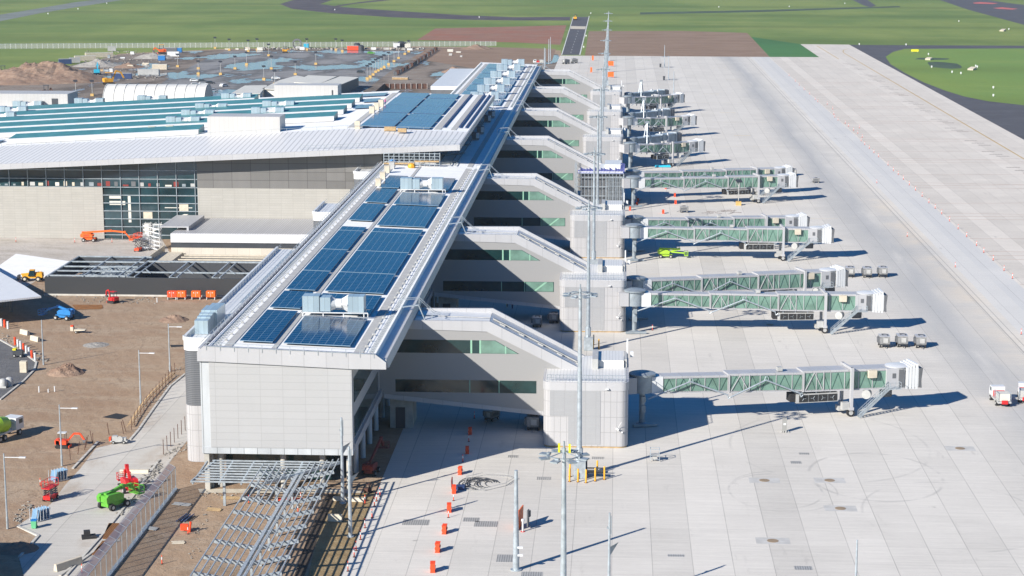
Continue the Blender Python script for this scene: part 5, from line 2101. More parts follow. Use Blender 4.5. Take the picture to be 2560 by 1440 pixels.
cart(at(2209, 866), R(90), 'left one of the three grey power carts nearest the camera')
cart(at(2254, 865), R(90), 'middle one of the three grey power carts nearest the camera')
cart(at(2300, 867), R(90), 'right one of the three grey power carts nearest the camera')
cart(at(2124, 691), R(90), 'left one of the three grey carts behind the second bridge')
cart(at(2167, 692), R(90), 'middle one of the three grey carts behind the second bridge')
cart(at(2206, 691), R(90), 'right one of the three grey carts behind the second bridge')
for i, x in enumerate((1958, 1971, 1984)):
    cart(at(x, 438), R(90), '%s black cart at the end of the scaffolded tower bridge' % ['left', 'middle', 'right'][i], .9, 'dark carts beside the scaffolded tower bridge')
cart(at(1343, 816), R(90), 'white machine in the shade behind the nearest sloping corridor', .9, 'lone carts on the apron')
cart(at(1384, 806), R(90), 'dark cart in shade against the second gate tower', .9, 'lone carts on the apron')
cart(at(1710, 531), R(0), 'small white cart among orange barriers before the scaffolded tower', .8, 'lone carts on the apron')
cart(at(1333, 1072), R(90), 'dark red cart in shade left of the nearest gate tower', 1.0, 'lone carts on the apron')
cart(at(1230, 1050), R(60), 'dark machine in deep shade under the nearest corridor', .8, 'lone carts on the apron')
cart(at(1415, 160), R(40), 'far left dark cart beside the end of the access road', 1.2, 'lone carts on the apron')
cart(at(1436, 158), R(20), 'far right dark cart beside the end of the access road', 1.2, 'lone carts on the apron')
cart(at(2040, 457), R(0), 'tiny orange flat cart beyond the bridge of the scaffolded tower', .7, 'lone carts on the apron')


def service_truck(pos, rz, label, tank):
    t = thing('service_truck', label, 'truck', (pos[0], pos[1], 0), rz)
    m = MB()
    m.box(-3.0, 3.0, -1.1, 1.1, .7, .95)
    m.build('chassis', M['boxgrey'], t)
    m = MB()
    m.ext([(1.4, -1.1, .9), (3.2, -1.1, .9), (3.2, -1.1, 1.7), (2.8, -1.1, 2.5), (1.4, -1.1, 2.5)], (0, 2.2, 0))
    m.build('cab', M['white'], t)
    m = MB()
    m.box(2.82, 3.1, -.95, .95, 1.75, 2.35)
    m.box(1.7, 2.6, -1.12, 1.12, 1.7, 2.3)
    m.build('cab_window', M['glassb'], t)
    m = MB()
    m.box(-2.6, -.6, -.95, .95, 1.0, 2.2)
    m.build('water_tank', M['offwhite'] if tank else M['boxgrey'], t)
    m = MB()
    for y in (-1.05, 1.05):
        for z in (1.4, 2.0, 2.4):
            m.beam((-2.8, y, z), (-.3, y, z), .06)
        for x in (-2.8, -1.9, -1.1, -.3):
            m.beam((x, y, .9), (x, y, 2.4), .06)
    m.build('rail', M['galv'], t)
    m = MB()
    m.box(-.4, 1.3, -.9, .9, 1.0, 1.9)
    m.box(-3.2, -2.9, -.5, .5, .6, 1.2)
    m.build('pump_unit', M['red'], t)
    wheels(t, [(2.2, -1.0, .45), (-1.6, -1.0, .45), (2.2, 1.0, .45), (-1.6, 1.0, .45)], .45, .35)


service_truck(at(2500, 1008), R(93), 'white service truck with a caged water tank near the right edge', True)
service_truck(at(2562, 1000), R(80), 'grey trailer truck cut by the right picture edge', False)
service_truck(at(1347, 160), R(180), 'pale truck beyond the far end of the pier roof', True)

# ------------------------------------------------------------------ barriers, cones, bollards
GB = 'stacked orange plastic barriers on the apron'


def barrier(pos, rz, label, sc=1.0, col='orangered', n=3):
    t = thing('barrier_stack', label, 'plastic barrier', (pos[0], pos[1], 0), rz, GB)
    for i in range(n):
        m = MB()
        y = -.35 + i * .36
        m.ext([(-.28, y, .0), (.28, y, 0), (.2, y, .25), (.3, y, .5), (.2, y, .75), (.28, y, 1.05), (-.28, y, 1.05), (-.2, y, .75), (-.3, y, .5), (-.2, y, .25)], (0, .3, 0))
        m.build('barrier', M[col], t)
    t.scale = (sc, sc, sc)
    return t


b0 = barrier(at(1082, 1430), R(4), 'orange barrier stack nearest the camera, at the bottom edge', 1.15)
for i, (x, y, l, c) in enumerate(((1094, 1380, 'second orange barrier stack up from the bottom edge', 1.15), (1111, 1334, 'third orange barrier stack up from the bottom edge', 1.1),
                               (1123, 1280, 'fourth orange barrier stack, crossed by the thin pole shadow', 1.1), (1135, 1233, 'orange barrier stack at the left end of the hose coil', 1.05),
                               (1150, 1186, 'orange barrier stack just outside the large pier shadow', 1.05), (1168, 1134, 'first orange barrier stack inside the pier shadow', 1.0),
                               (1175, 1086, 'deepest orange barrier stack inside the pier shadow', 1.0), (1664, 472, 'orange barrier under the scaffolded tower bridge', 1.1),
                               (1687, 492, 'orange barrier right of the scaffolded tower, upper one', 1.0), (1689, 510, 'orange barrier right of the scaffolded tower, lower one', 1.0),
                               (1658, 534, 'orange barrier left of the small white cart', 1.0), (1575, 526, 'orange barrier at the scaffold foot, left of the blue lift', 1.0),
                               (1593, 515, 'lower orange barrier beside the blue scissor lift', 1.0), (1595, 505, 'upper orange barrier beside the blue scissor lift', 1.0))):
    dup(b0, (*at(x, y), 0), R(random.uniform(-6, 8)), l, c)


def cone_at(px, py, label, h=1.0, grp='slim red and white delineators', cat='delineator', name='delineator'):
    p = at(px, py)
    t = thing(name, label, cat, (p[0], p[1], 0), 0, grp)
    m = MB()
    m.lathe((0, 0, 0), [(.2, 0), (.18, .06), (.07, .08)], 10)
    m.build('base', M['black'], t)
    m = MB()
    m.lathe((0, 0, 0), [(.075, .08), (.05, h)], 8)
    sh = m.build('post', M['orangered'], t)
    m = MB()
    m.lathe((0, 0, 0), [(.085, h * .5), (.07, h * .8)], 8)
    m.build('reflective_band', M['white'], t)
    return t


c0 = cone_at(1920 + 1080 / 3.6, 380 + 122 / 3.6, 'delineator at the top of the photographed cone row', 1.3)
cl = [(1128, 172), (1172, 207), (1218, 250), (1272, 300), (1328, 347), (1387, 402), (1448, 460), (1504, 510), (1563, 560), (1634, 624), (1711, 695), (1788, 765), (1877, 845), (1942, 907), (2026, 977), (2124, 1070), (2200, 1140)]
for i, (x, y) in enumerate(cl[::-1]):
    dup(c0, (*at(1920 + x / 3.6, 380 + y / 3.6), 0), 0, '%s red and white delineator from the lower right along the buff concrete edge' % nord[i])
c0['label'] = 'eighteenth red and white delineator from the lower right along the buff concrete edge'
fl = [(375, 850), (425, 900), (447, 918), (533, 942), (582, 985), (592, 1032), (600, 1058), (630, 1085), (695, 1115), (725, 1140), (770, 1178), (822, 1155), (808, 1205), (848, 1240), (838, 1272), (870, 1305), (912, 1340), (953, 1378), (995, 1415), (280, 770), (325, 812), (245, 735), (190, 685)]
fl.sort(key=lambda q: -q[1])
for i, (x, y) in enumerate(fl):
    dup(c0, (*at(1920 + x / 3.6, y / 3.6), 0), 0, '%s delineator in the far half of the cone row, counted from its near end' % nord[i])
cc = [(1980, 722), (1950, 767), (1930, 812), (1908, 917), (1845, 1007), (1805, 1112), (1765, 1212), (1748, 1270), (1692, 1397), (1845, 790)]
for i, (x, y) in enumerate(sorted(cc, key=lambda q: -q[1])):
    dup(c0, (*at(400 + x / 3.6, 1040 + y / 3.6), 0), 0, '%s red cone beside the clay strip, counted up from the bottom' % nord[i])
for i, (x, y, l) in enumerate(((1134, 1252, 'red and white cone below the hose coil'), (1121, 1294, 'red and white cone below the fourth barrier stack'), (1157, 1155, 'black topped marker at the edge of the pier shadow'),
                               (1172, 1104, 'marker between the two shaded barrier stacks'), (1186, 1046, 'marker farthest inside the pier shadow'), (1631, 826, 'cone by the foot of the second gate tower bridge'),
                               (622, 1258, 'cone left of the frame posts'), (752, 1250, 'cone between the frame posts'), (745, 1280, 'cone on the dirt under the V frame'), (470, 1335, 'red marker beside the steel bundle'),
                               (405, 1410, 'red marker on the pale dirt patch at the bottom left'), (205, 1432, 'red marker at the foot of the mesh fence'), (101, 1215, 'cone at the slab corner left of the red lift'),
                               (40, 605, 'marker on the forecourt at far left'), (187, 606, 'marker left of the orange boom lift'), (280, 606, 'marker under the orange boom'),
                               (2268, 592, 'small cone lying on the grey traffic lane'), (2388, 668, 'small cone on the buff stained lane'), (2553, 836, 'cone by the drain at the right edge'), (2192, 458, 'small cone on the drain line'))):
    dup(c0, (*at(x, y), 0), 0, l, .9)

GY = 'yellow bollards round the floodlight mast feet'


def bollard(px, py, label, col='yellow', h=1.9):
    p = at(px, py)
    t = thing('bollard', label, 'bollard', (p[0], p[1], 0), 0, GY)
    m = MB()
    m.lathe((0, 0, 0), [(.13, 0), (.13, h), (.08, h + .08)], 12)
    m.build('post', M[col], t, True)
    m = MB()
    m.lathe((0, 0, 0), [(.24, 0), (.24, .05)], 12)
    m.build('base_plate', M['rust'], t)
    return t


for x, y, l in ((1424, 1204, 'front left'), (1445, 1205, 'second from left in the front row'), (1465, 1207, 'third from left in the front row'), (1488, 1203, 'fourth in the front row'), (1511, 1199, 'right end'), (1493, 1184, 'rear right, by the black frame'), (1425, 1192, 'rear left')):
    bollard(x, y, 'yellow bollard at the nearest full mast, ' + l)
bollard(1466, 1184, 'dark unpainted bollard at the nearest full mast', 'dark')
for x, y, l in ((1467, 874, 'left'), (1483, 874, 'middle'), (1497, 873, 'right')):
    bollard(x, y, 'yellow bollard at the mast behind the nearest gate tower, ' + l)
bollard(1484, 862, 'dark bollard at the mast behind the nearest gate tower', 'dark')
p = at(1482, 1196)
m = MB((p[0], p[1], 0))
for x in (-1.2, 1.6):
    m.beam((p[0] + x, p[1], 0), (p[0] + x, p[1], 1.2), .16)
m.beam((p[0] - 1.2, p[1], 1.2), (p[0] + 1.6, p[1], 1.2), .16)
m.beam((p[0] - 1.2, p[1] + 1.2, 1.2), (p[0] + 1.6, p[1] + 1.2, 1.2), .16)
m.box(p[0] - 1.2, p[0] + 1.6, p[1], p[1] + 1.2, .7, .76)
tag(m.build('low_trestle', M['dark']), 'black low steel frame among the bollards of the nearest full mast', 'frame')

# grey pit cabinet, steel stair cart, orange board, coil
p = at(1961, 1080)
t = thing('service_post', 'lone grey upright service post on the open apron', 'service post', (p[0], p[1], 0))
m = MB()
m.box(-.33, .33, -.3, .3, 0, 2.3)
m.build('cabinet', plain('service_post_grey', (.28, .28, .27), .6), t)
m = MB()
m.box(-.2, .2, -.33, -.3, 1.2, 1.5)
m.build('sign', M['white'], t)
m = MB()
for x in (-.55, -.2, .2, .55):
    m.box(x - .05, x + .05, -.55, -.45, 0, .35)
m.build('guard', M['boxgrey'], t)
p = at(1637, 1152)
t = thing('work_platform', 'small wheeled steel work platform beside the long mast shadow', 'platform', (p[0], p[1], 0))
m = MB()
for x in (-.7, .7):
    for y in (-.6, .6):
        m.beam((x, y, .1), (x * .9, y * .9, 1.9), .07)
for z in (.4, 1.0, 1.9):
    for a, b in (((-.7, -.6), (.7, -.6)), ((.7, -.6), (.7, .6)), ((.7, .6), (-.7, .6)), ((-.7, .6), (-.7, -.6))):
        m.beam((*a, z), (*b, z), .06)
m.build('frame', M['galv'], t)
m = MB()
m.box(-.65, .65, -.55, .55, 1.0, 1.05)
m.box(-.3, .3, -.3, .3, .3, .9)
m.build('deck', M['boxgrey'], t)
p = at(1300, 1318)
t = thing('hoarding_board', 'tall narrow orange board with a dark bracket behind the thick pole', 'board', (p[0], p[1], 0), R(80))
m = MB()
m.ext([(-1.6, 0, 0), (1.2, 0, 0), (1.6, 0, 2.6), (-1.3, 0, 2.6)], (0, -.12, 0))
m.build('panel', M['orange'], t)
m = MB()
m.box(-.6, .3, -1.2, -1.05, .3, 2.5)
m.box(.3, .8, -1.3, -1.0, 1.4, 2.2)
m.build('bracket', M['darkgrey'], t)
p = at(1307, 1329)
t = thing('vent_pipe', 'short white capped pipe in front of the orange board', 'pipe', (p[0], p[1], 0))
m = MB()
m.lathe((0, 0, 0), [(.12, 0), (.12, 1.4), (.22, 1.45), (.22, 1.7), (.1, 1.75)], 12)
m.build('pipe', M['white'], t, True)
m = MB()
m.lathe((0, 0, 0), [(.3, 0), (.3, .06)], 12)
m.build('flange', M['red'], t)
p = at(1205, 1212)
t = thing('hose_coil', 'tangle of thin black hoses in wire guards beside the barriers', 'hose coil', (p[0], p[1], 0))
m = MB()
random.seed(11)
for i in range(13):
    pts = []
    r1 = random.uniform(.8, 2.6)
    ox = -2.0 + i * .28
    for q in range(13):
        a = math.pi * (.1 + 1.35 * q / 12)
        pts.append((ox + r1 * .8 * math.cos(a) + random.uniform(-.12, .12), .4 + r1 * 1.15 * math.sin(a) + random.uniform(-.1, .1), .06 + .03 * random.random()))
    m.path(pts, .045, 4)
m.build('hose', M['dark'], t)
m = MB()
q = [(-2.4, -1.6), (-2.4, 2.6), (-.2, 4.6), (3.0, 4.2), (4.6, 2.8), (3.4, -.4), (.6, -3.0), (-2.0, -3.0)]
for a, b in zip(q, q[1:]):
    for z in (.1, 1.0):
        m.beam((*a, z * .45), (*b, z * .45), .04)
    for i in range(7):
        x, y = a[0] + (b[0] - a[0]) * i / 7, a[1] + (b[1] - a[1]) * i / 7
        m.beam((x, y, 0), (x, y, .45), .03)
m.build('wire_guard', M['boxgrey'], t)
m = MB()
m.box(-3.5, -2.3, -2.8, -1.6, 0, .5)
m.build('crate', M['navy'], t)
p = at(1130, 1220)
m = MB((p[0], p[1], 0))
m.cbox((p[0], p[1], .7), (.15, 1.2, 1.4), rx=.25)
tag(m.build('hazard_board', M['darkred']), 'leaning dark red barrier panel left of the hose coil', 'panel')
for i, (x, y, l) in enumerate(((1482, 152, 'upper left'), (1478, 182, 'lower left'), (1527, 166, 'upper right'), (1527, 194, 'lower right'))):
    p = at(x, y)
    w_ = .5 if x < 1500 else 1.5
    m = MB((p[0], p[1], 0))
    m.box(p[0] - w_, p[0] + w_, p[1], p[1] + .3, .4, 2.9)
    m.box(p[0] - w_, p[0] - w_ + .12, p[1], p[1] + .12, 0, .4)
    m.box(p[0] + w_ - .12, p[0] + w_, p[1], p[1] + .12, 0, .4)
    tag(m.build('orange_board', M['orange']), 'orange board on the far apron by the mast row, %s of four' % l, 'board', 'orange boards far down the apron')
for i, (x, y) in enumerate(((1651, 168), (1660, 200), (1666, 236))):
    p = at(x, y)
    m = MB((p[0], p[1], 0))
    m.box(p[0] - .5, p[0] + .5, p[1] - .5, p[1] + .5, 0, 1.8)
    m.box(p[0] - .6, p[0] + .6, p[1] - .6, p[1] + .6, 1.8, 1.9)
    tag(m.build('pit_cabinet', M['dark']), 'dark cabinet left of the %s thin light pole on the far apron' % ['farthest', 'middle', 'nearest'][i], 'cabinet', 'dark cabinets on the far apron')
p = at(1657, 418)
m = MB((p[0], p[1], 0))
m.ext([(p[0] - 2.6, p[1] - .8, .1), (p[0] + 2.6, p[1] - .8, .1), (p[0] + 2.4, p[1] - .8, .7), (p[0] - 2.5, p[1] - .8, .6)], (0, 1.6, 0))
tag(m.build('tarpaulin', M['cyan']), 'bright blue sheet over a load near the fifth gate tower', 'tarpaulin')
p = at(1805, 530)
m = MB((p[0], p[1], 0))
random.seed(5)
for i in range(16):
    a = random.random() * 6.28
    x, y = p[0] + random.uniform(-3.5, 3.5), p[1] + random.uniform(-3, 3)
    m.beam((x, y, .1), (x + 2.6 * math.cos(a), y + 2.6 * math.sin(a), .12), .05)
tag(m.build('rebar_scatter', M['rust']), 'scattered rusty bars on the apron left of the yellow light tower', 'steel bars')

# ------------------------------------------------------------------ solar light towers
M['dullyellow'] = plain('faded_yellow', (.55, .36, .12), .6, var=.15, sc=1)
GT = 'solar light towers on yellow bases'


def light_tower(px, py, label, sc=1.0):
    p = at(px, py)
    t = thing('light_tower', label, 'light tower', (p[0], p[1], 0), 0, GT)
    m = MB()
    m.box(-.75, .75, -.7, .7, 0, 1.1)
    m.build('base', M['dullyellow'], t)
    m = MB()
    m.tube((0, 0, 1.3), (0, 0, 6.6), .13, .1, 6)
    m.build('pole', M['boxgrey'], t)
    m = MB()
    m.cbox((0, 0, 6.9), (1.9, 1.3, .12), rx=.6, rz=.5)
    m.build('solar_panel', M['dark'], t)
    return t


b5 = [(778, 303), (952, 327), (1186, 342), (1295, 323), (1437, 395), (1165, 505), (317, 530), (572, 557), (845, 625), (1024, 557), (1470, 557), (2018, 500), (1765, 628), (1907, 323), (2263, 323), (2343, 340)]
b5 = [(380 + x / 4.923, 60 + y / 4.923) for x, y in b5]
b5 += [(640 + x / 3.6, y / 3.6) for x, y in ((1002, 715), (1028, 698), (1055, 678), (1078, 654), (1101, 642), (1128, 628), (1154, 610), (1194, 585), (1243, 558), (1284, 529), (1340, 492), (1375, 470))]
b5 += [(190, 240), (231, 240), (687, 212), (1846, 513), (496, 186), (660, 200)]
b5.sort(key=lambda q: q[0])
l0 = None
for i, (x, y) in enumerate(b5):
    lb_ = 'solar light tower on a yellow base, number %s from the left' % (nord[i] if i < 25 else ['twenty-sixth', 'twenty-seventh', 'twenty-eighth', 'twenty-ninth', 'thirtieth', 'thirty-first', 'thirty-second', 'thirty-third', 'rightmost'][i - 25])
    lb_ = lb_.replace('number ', '')
    if l0 is None:
        l0 = light_tower(x, y, lb_)
    else:
        dup(l0, (*at(x, y), 0), 0, lb_)

# ------------------------------------------------------------------ far yard: tent, sheds, containers, cars
O = (-206, 800, 0)
t = thing('fabric_tent', 'long white barrel-vaulted fabric tent behind the terminal roof', 'tent', O)
a0 = aty(245, 245, 800)
x0, x1 = -215.5, -172.5
arc = [(9.5 * math.cos(a), 1.5 + 9.2 * math.sin(a)) for a in [math.pi * i / 16 for i in range(17)]]
arc = [(9.5, 0)] + arc + [(-9.5, 0)]
m = MB(O)
m.ext([(x0, 806 - y, z) for y, z in arc], (x1 - x0, 0, 0))
m.build('fabric_shell', M['tent'], t)
m = MB(O)
m.ext([(x1 + .02, 806 - y * .97, z * .97) for y, z in arc], (.1, 0, 0))
m.build('end_wall', M['boxgrey'], t)
for i in range(11):
    m = MB(O)
    xx = x0 + i * (x1 - x0) / 10
    for (ya, za), (yb, zb_) in zip(arc[1:-1], arc[2:-1]):
        m.beam((xx, 806 - ya * 1.01, za * 1.01), (xx, 806 - yb * 1.01, zb_ * 1.01), .2)
    m.build('rib', M['tent'], t)


def shed(name, pts, z0, z1, label, roof, wall='offwhite', cat='shed'):
    cx = sum(p[0] for p in pts) / len(pts)
    cy = sum(p[1] for p in pts) / len(pts)
    O = (cx, cy, 0)
    t = thing(name, label, cat, O)
    m = MB(O)
    m.prism([(cx + (p[0] - cx) * .97, cy + (p[1] - cy) * .97) for p in pts], z0, z1)
    m.build('wall', M[wall], t)
    m = MB(O)
    m.prism(pts, z1, z1 + .25)
    m.build('roof', M[roof], t)
    return t


shed('open_shed', [at(577, 234, 4), at(650, 234, 4), at(668, 213, 4), at(612, 214, 4)], 0, 3.8, 'low cream roofed shelter between the tent and the right plant room', 'offwhite')
shed('open_shed', [at(655, 222, 4), at(700, 224, 4), at(800, 200, 4), at(742, 189, 4), at(700, 200, 4)], 0, 3.8, 'cream roofed shelter behind the right plant room', 'offwhite')
shed('open_shed', [at(790, 212, 5), at(838, 216, 5), at(898, 192, 5), at(850, 190, 5)], 0, 4.6, 'rightmost cream roof of the shelter group with an open shaded side', 'offwhite', 'darkgrey')
shed('open_shed', [at(735, 205, 5), at(800, 208, 5), at(842, 190, 5), at(770, 187, 5)], 2.5, 4.6, 'curved cream roof at the top of the shelter group', 'offwhite')


def container(px, py, L_, col, label, rz=0, h=2.6):
    p = at(px, py)
    t = thing('container', label, 'container', (p[0], p[1], 0), R(rz), 'containers and cabins in the far yard')
    m = MB()
    m.box(-L_ / 2, L_ / 2, -1.2, 1.2, .1, h)
    m.build('body', M[col], t)
    m = MB()
    for i in range(int(L_ * 2)):
        m.box(-L_ / 2 + .1 + i * .5, -L_ / 2 + .3 + i * .5, -1.26, -1.2, .3, h - .2)
    m.build('corrugation', M[col], t)
    m = MB()
    m.box(-L_ / 2 - .05, L_ / 2 + .05, -1.25, 1.25, h, h + .12)
    m.build('roof', M['offwhite'] if col in ('cream', 'offwhite') else M['boxgrey'], t)
    return t


for x, y, l, c, lab_, rz in ((128, 169, 9, 'navy', 'navy blue container right of the dirt mound', 20), (163, 160, 7, 'navy', 'second navy container up the slanting row', 20), (187, 157, 6, 'boxgrey', 'grey container in the slanting row of the far yard', 20),
                             (213, 152, 12, 'cream', 'lower cream block store in the slanting row', 25), (248, 144, 16, 'cream', 'upper long cream block store in the slanting row', 25), (280, 128, 5, 'boxgrey', 'small grey cabin at the top of the slanting row', 10),
                             (421, 131, 11, 'darkgrey', 'dark grey container beside the orange loader', 0), (405, 151, 4, 'blue', 'small blue red and white skip in the far yard', 0), (400, 174, 8, 'cream', 'pale green and cream cabin left of the car park', 0),
                             (372, 187, 11, 'boxgrey', 'grey caged stillages in front of the cream cabin', 0), (305, 197, 10, 'navy', 'grey blue container behind the yellow excavator', 5), (885, 126, 8, 'orangered', 'orange red container by the perimeter fence', 0),
                             (447, 131, 4, 'blue', 'blue tank cabin right of the dark container', 0), (992, 119, 4, 'white', 'white cabin by the fence right of the black tanks', 0), (766, 120, 3, 'cyan', 'row of bright blue portable toilets by the fence', 0),
                             (434, 141, 7, 'white', 'white site hut above the car park corner', 0), (1020, 120, 3.5, 'offwhite', 'cream kiosk by the fence', 0), (1001, 199, 8, 'wood', 'long timber stack near the dark wall of blocks', -5)):
    container(x, y, l, c, lab_, rz, 1.2 if 'timber' in lab_ else 2.8)


def tank(px, py, label, col='dark', r=1.8, h=3.0):
    p = at(px, py)
    m = MB((p[0], p[1], 0))
    m.lathe((p[0], p[1], 0), [(r, 0), (r, h), (r * .6, h + .5), (.2, h + .6)], 16)
    return tag(m.build('water_tank', M[col], None, True), label, 'tank')


tank(903, 127, 'black water tank right of the orange red container')
tank(893, 124, 'black water tank behind the orange red container', r=2.0, h=3.6)
tank(1003, 118, 'black tank right of the white cabin by the fence', r=2.2, h=3.2)
p = at(743, 120)
m = MB((p[0], p[1], 0))
for q in range(20):
    a, b = q * math.pi / 10, (q + 1) * math.pi / 10
    m.beam((p[0] + 2.6 * math.cos(a), p[1], 2.7 + 2.6 * math.sin(a)), (p[0] + 2.6 * math.cos(b), p[1], 2.7 + 2.6 * math.sin(b)), .35, 1.2)
m.beam((p[0] - 2.6, p[1], 2.7), (p[0] + 2.6, p[1], 2.7), .2)
m.beam((p[0], p[1], .1), (p[0], p[1], 5.3), .2)
tag(m.build('cable_drum', M['darkgrey']), 'big upright dark wheel against the perimeter fence', 'cable drum')


def car(px, py, rz, label, col='white'):
    p = at(px, py)
    t = thing('parked_car', label, 'car', (p[0], p[1], 0), R(rz), 'cars parked behind the tent')
    m = MB()
    m.ext([(-2.2, -.9, .35), (2.2, -.9, .35), (2.25, -.9, .8), (1.3, -.9, 1.0), (.6, -.9, 1.5), (-1.5, -.9, 1.55), (-2.2, -.9, 1.0)], (0, 1.8, 0))
    m.build('body', M[col], t)
    m = MB()
    m.ext([(-1.7, -.92, 1.0), (1.1, -.92, 1.0), (.55, -.92, 1.4), (-1.45, -.92, 1.42)], (0, 1.84, 0))
    m.build('window', M['glassb'], t)
    wheels(t, [(-1.4, -.85, .33), (1.4, -.85, .33), (-1.4, .85, .33), (1.4, .85, .33)], .33, .22)


for x, y, rz, c, l in ((486, 204, 5, 'white', 'single white car behind the tent, farthest of the group'), (488, 215, 10, 'white', 'white car nearest the tent roof in the parked group'), (508, 213, 15, 'white', 'white car in the middle of the parked group'),
                       (526, 210, 20, 'dark', 'dark car at the right of the parked group'), (506, 206, 10, 'dark', 'dark car behind the middle white car'), (534, 229, 40, 'white', 'white van body beside the tent end wall'),
                       (560, 217, 60, 'white', 'white pickup right of the tent end'), (928, 135, 5, 'green', 'dark green truck alone in the far car park'), (902, 183, 10, 'dark', 'dark car by the corner of the shelters'), (690, 198, 0, 'white', 'white van before the shelters')):
    car(x, y, rz, l, c)


def mound(px, py, rx, ry, h, label, mt, seed=0, n=26):
    p = at(px, py)
    random.seed(seed)
    m = MB((p[0], p[1], 0))
    vs = []
    ph = [random.uniform(0, 6) for _ in range(8)]
    for j in range(n + 1):
        for i in range(n + 1):
            u, v = -1 + 2 * i / n, -1 + 2 * j / n
            d = math.hypot(u, v)
            hh = max(0, 1 - d) ** .8
            b = 1 + .28 * math.sin(u * 5 + ph[0]) * math.cos(v * 4 + ph[1]) + .16 * math.sin(u * 11 + ph[2]) * math.sin(v * 10 + ph[3]) + random.uniform(-.09, .09)
            vs.append((p[0] + u * rx, p[1] + v * ry, h * hh * b - .06))
    fs = [(j * (n + 1) + i, j * (n + 1) + i + 1, (j + 1) * (n + 1) + i + 1, (j + 1) * (n + 1) + i) for j in range(n) for i in range(n)]
    m.add(vs, fs)
    return tag(m.build('dirt_mound', M[mt]), label, 'dirt mound')


M['moundm'] = mat_dirt('mound_soil', (.23, .15, .11), (.28, .19, .14), (.33, .24, .18), 0, .15, tracks=False)
M['rubblem'] = mat_dirt('grey_rubble', (.33, .31, .28), (.40, .38, .35), (.26, .24, .22), 0, .4, tracks=False)
mound(108, 200, 34, 26, 8.5, 'big brown dirt mound at the upper left', 'moundm', 1, 44)
mound(60, 196, 26, 20, 6.5, 'left shoulder of the big brown dirt ridge', 'moundm', 9, 36)
mound(45, 208, 18, 12, 3, 'low brown heap in front of the big mound', 'moundm', 2)
mound(78, 176, 8, 10, 5, 'dark topped heap on top of the big mound', 'moundm', 3)
mound(245, 165, 14, 10, 3.2, 'pale rubble heap in the far yard', 'rubblem', 4, 34)
mound(322, 168, 9, 8, 2.2, 'small brown heap near the car park edge', 'moundm', 5)
mound(385, 145, 12, 9, 3, 'grey heap below the orange loader', 'rubblem', 6)
mound(1192, 122, 10, 10, 2.5, 'brown heap beyond the far end of the block wall', 'moundm', 7)
mound(1135, 180, 7, 6, 2.5, 'small brown heap by the far wing of the pier', 'moundm', 8)
mound(165, 932, 3.4, 3.2, 1.7, 'gravel heap on the dirt site left of the pier', 'moundm', 10, 40)
mound(435, 800, 3, 3, 1.2, 'small heap behind the nearest wing lamp', 'moundm', 12, 30)
mound(240, 862, 2.6, 2.6, .35, 'grey broken slab heap in the middle of the dirt', 'rubblem', 13, 30)
mound(40, 1372, 3, 2.6, .8, 'dark soil heap at the lower left corner', 'moundm', 14, 30)
# dark block wall (many blocks) running across the far site
q = [at(988, 188), at(1030, 165), at(1060, 146), at(1092, 124)]
k_ = 0
for a, b in zip(q, q[1:]):
    n = 11
    for i in range(n):
        f = i / n
        x, y = a[0] + (b[0] - a[0]) * f, a[1] + (b[1] - a[1]) * f
        m = MB((x, y, 0))
        m.cbox((x, y, .8 + .2 * random.random()), (1.6, 3.2, 1.6 + .4 * random.random()), rz=random.uniform(-.2, .2))
        m.cbox((x, y, 1.7), (1.2, 1.6, .5), rz=random.uniform(-.3, .3))
        o = m.build('concrete_block', M['rust' if k_ % 3 else 'darkgrey'])
        o['group'] = 'dark blocks in a long slanting row across the far site'
        tag(o, 'dark block in the long slanting row across the far wet site', 'block', o['group'])
        k_ += 1

# ------------------------------------------------------------------ near-left site clutter
for i, (x, c) in enumerate(((431, 'orangered'), (454, 'orange'), (491, 'orange'), (528, 'orange'))):
    p = at(x, 748)
    t = thing('site_locker', 'orange two-door site locker on legs, %s of four by the charcoal wall' % ['leftmost', 'second', 'third', 'rightmost'][i], 'locker', (p[0], p[1], 0), 0, 'orange site lockers')
    m = MB()
    m.box(-.95, .95, -.6, .6, .55, 1.8)
    m.build('cabinet', M[c], t)
    m = MB()
    m.box(-.02, .02, -.62, -.6, .6, 1.75)
    m.box(-.5, -.3, -.63, -.6, 1.4, 1.6)
    m.box(.3, .5, -.63, -.6, 1.4, 1.6)
    m.build('door_sign', M['white'], t)
    for sx in (-.85, .85):
        m = MB()
        m.box(sx - .06, sx + .06, -.55, .55, 0, .55)
        m.build('leg', M['white'], t)
# blue glass stillages, bin, carts
for (x, y, rz, l) in ((148, 1200, 50, 'blue stillage with white rods on the kerb slab'), (103, 1298, 55, 'blue stillage of leaning panes at the haul road turn')):
    p = at(x, y)
    t = thing('panel_stillage', l, 'stillage', (p[0], p[1], 0), R(rz), 'blue stillages')
    m = MB()
    for q in range(6):
        m.cbox((-.9 + q * .35, 0, .8), (.06, 1.4, 1.5), ry=.25)
    m.build('pane_stack', plain('blue_grey_pane' + str(rz), (.16, .28, .42), .35), t)
    m = MB()
    for q in range(5):
        m.beam((-1.2 + q * .5, -.8, 0), (-1.2 + q * .5, -.8, 2.0), .05)
        m.beam((-1.2 + q * .5, .8, 0), (-1.2 + q * .5, .8, 1.6), .05)
    m.beam((-1.3, -.8, .1), (1.2, -.8, .1), .08)
    m.beam((-1.3, .8, .1), (1.2, .8, .1), .08)
    m.build('frame', M['white'], t)
p = at(86, 1320)
t = thing('wheelie_bin', 'green wheelie bin with a blue lid at the haul road corner', 'bin', (p[0], p[1], 0))
m = MB()
m.ext([(-.28, -.35, .05), (.28, -.35, .05), (.36, -.35, 1.05), (-.36, -.35, 1.05)], (0, .7, 0))
m.build('body', plain('bin_green', (.12, .45, .22), .5), t)
m = MB()
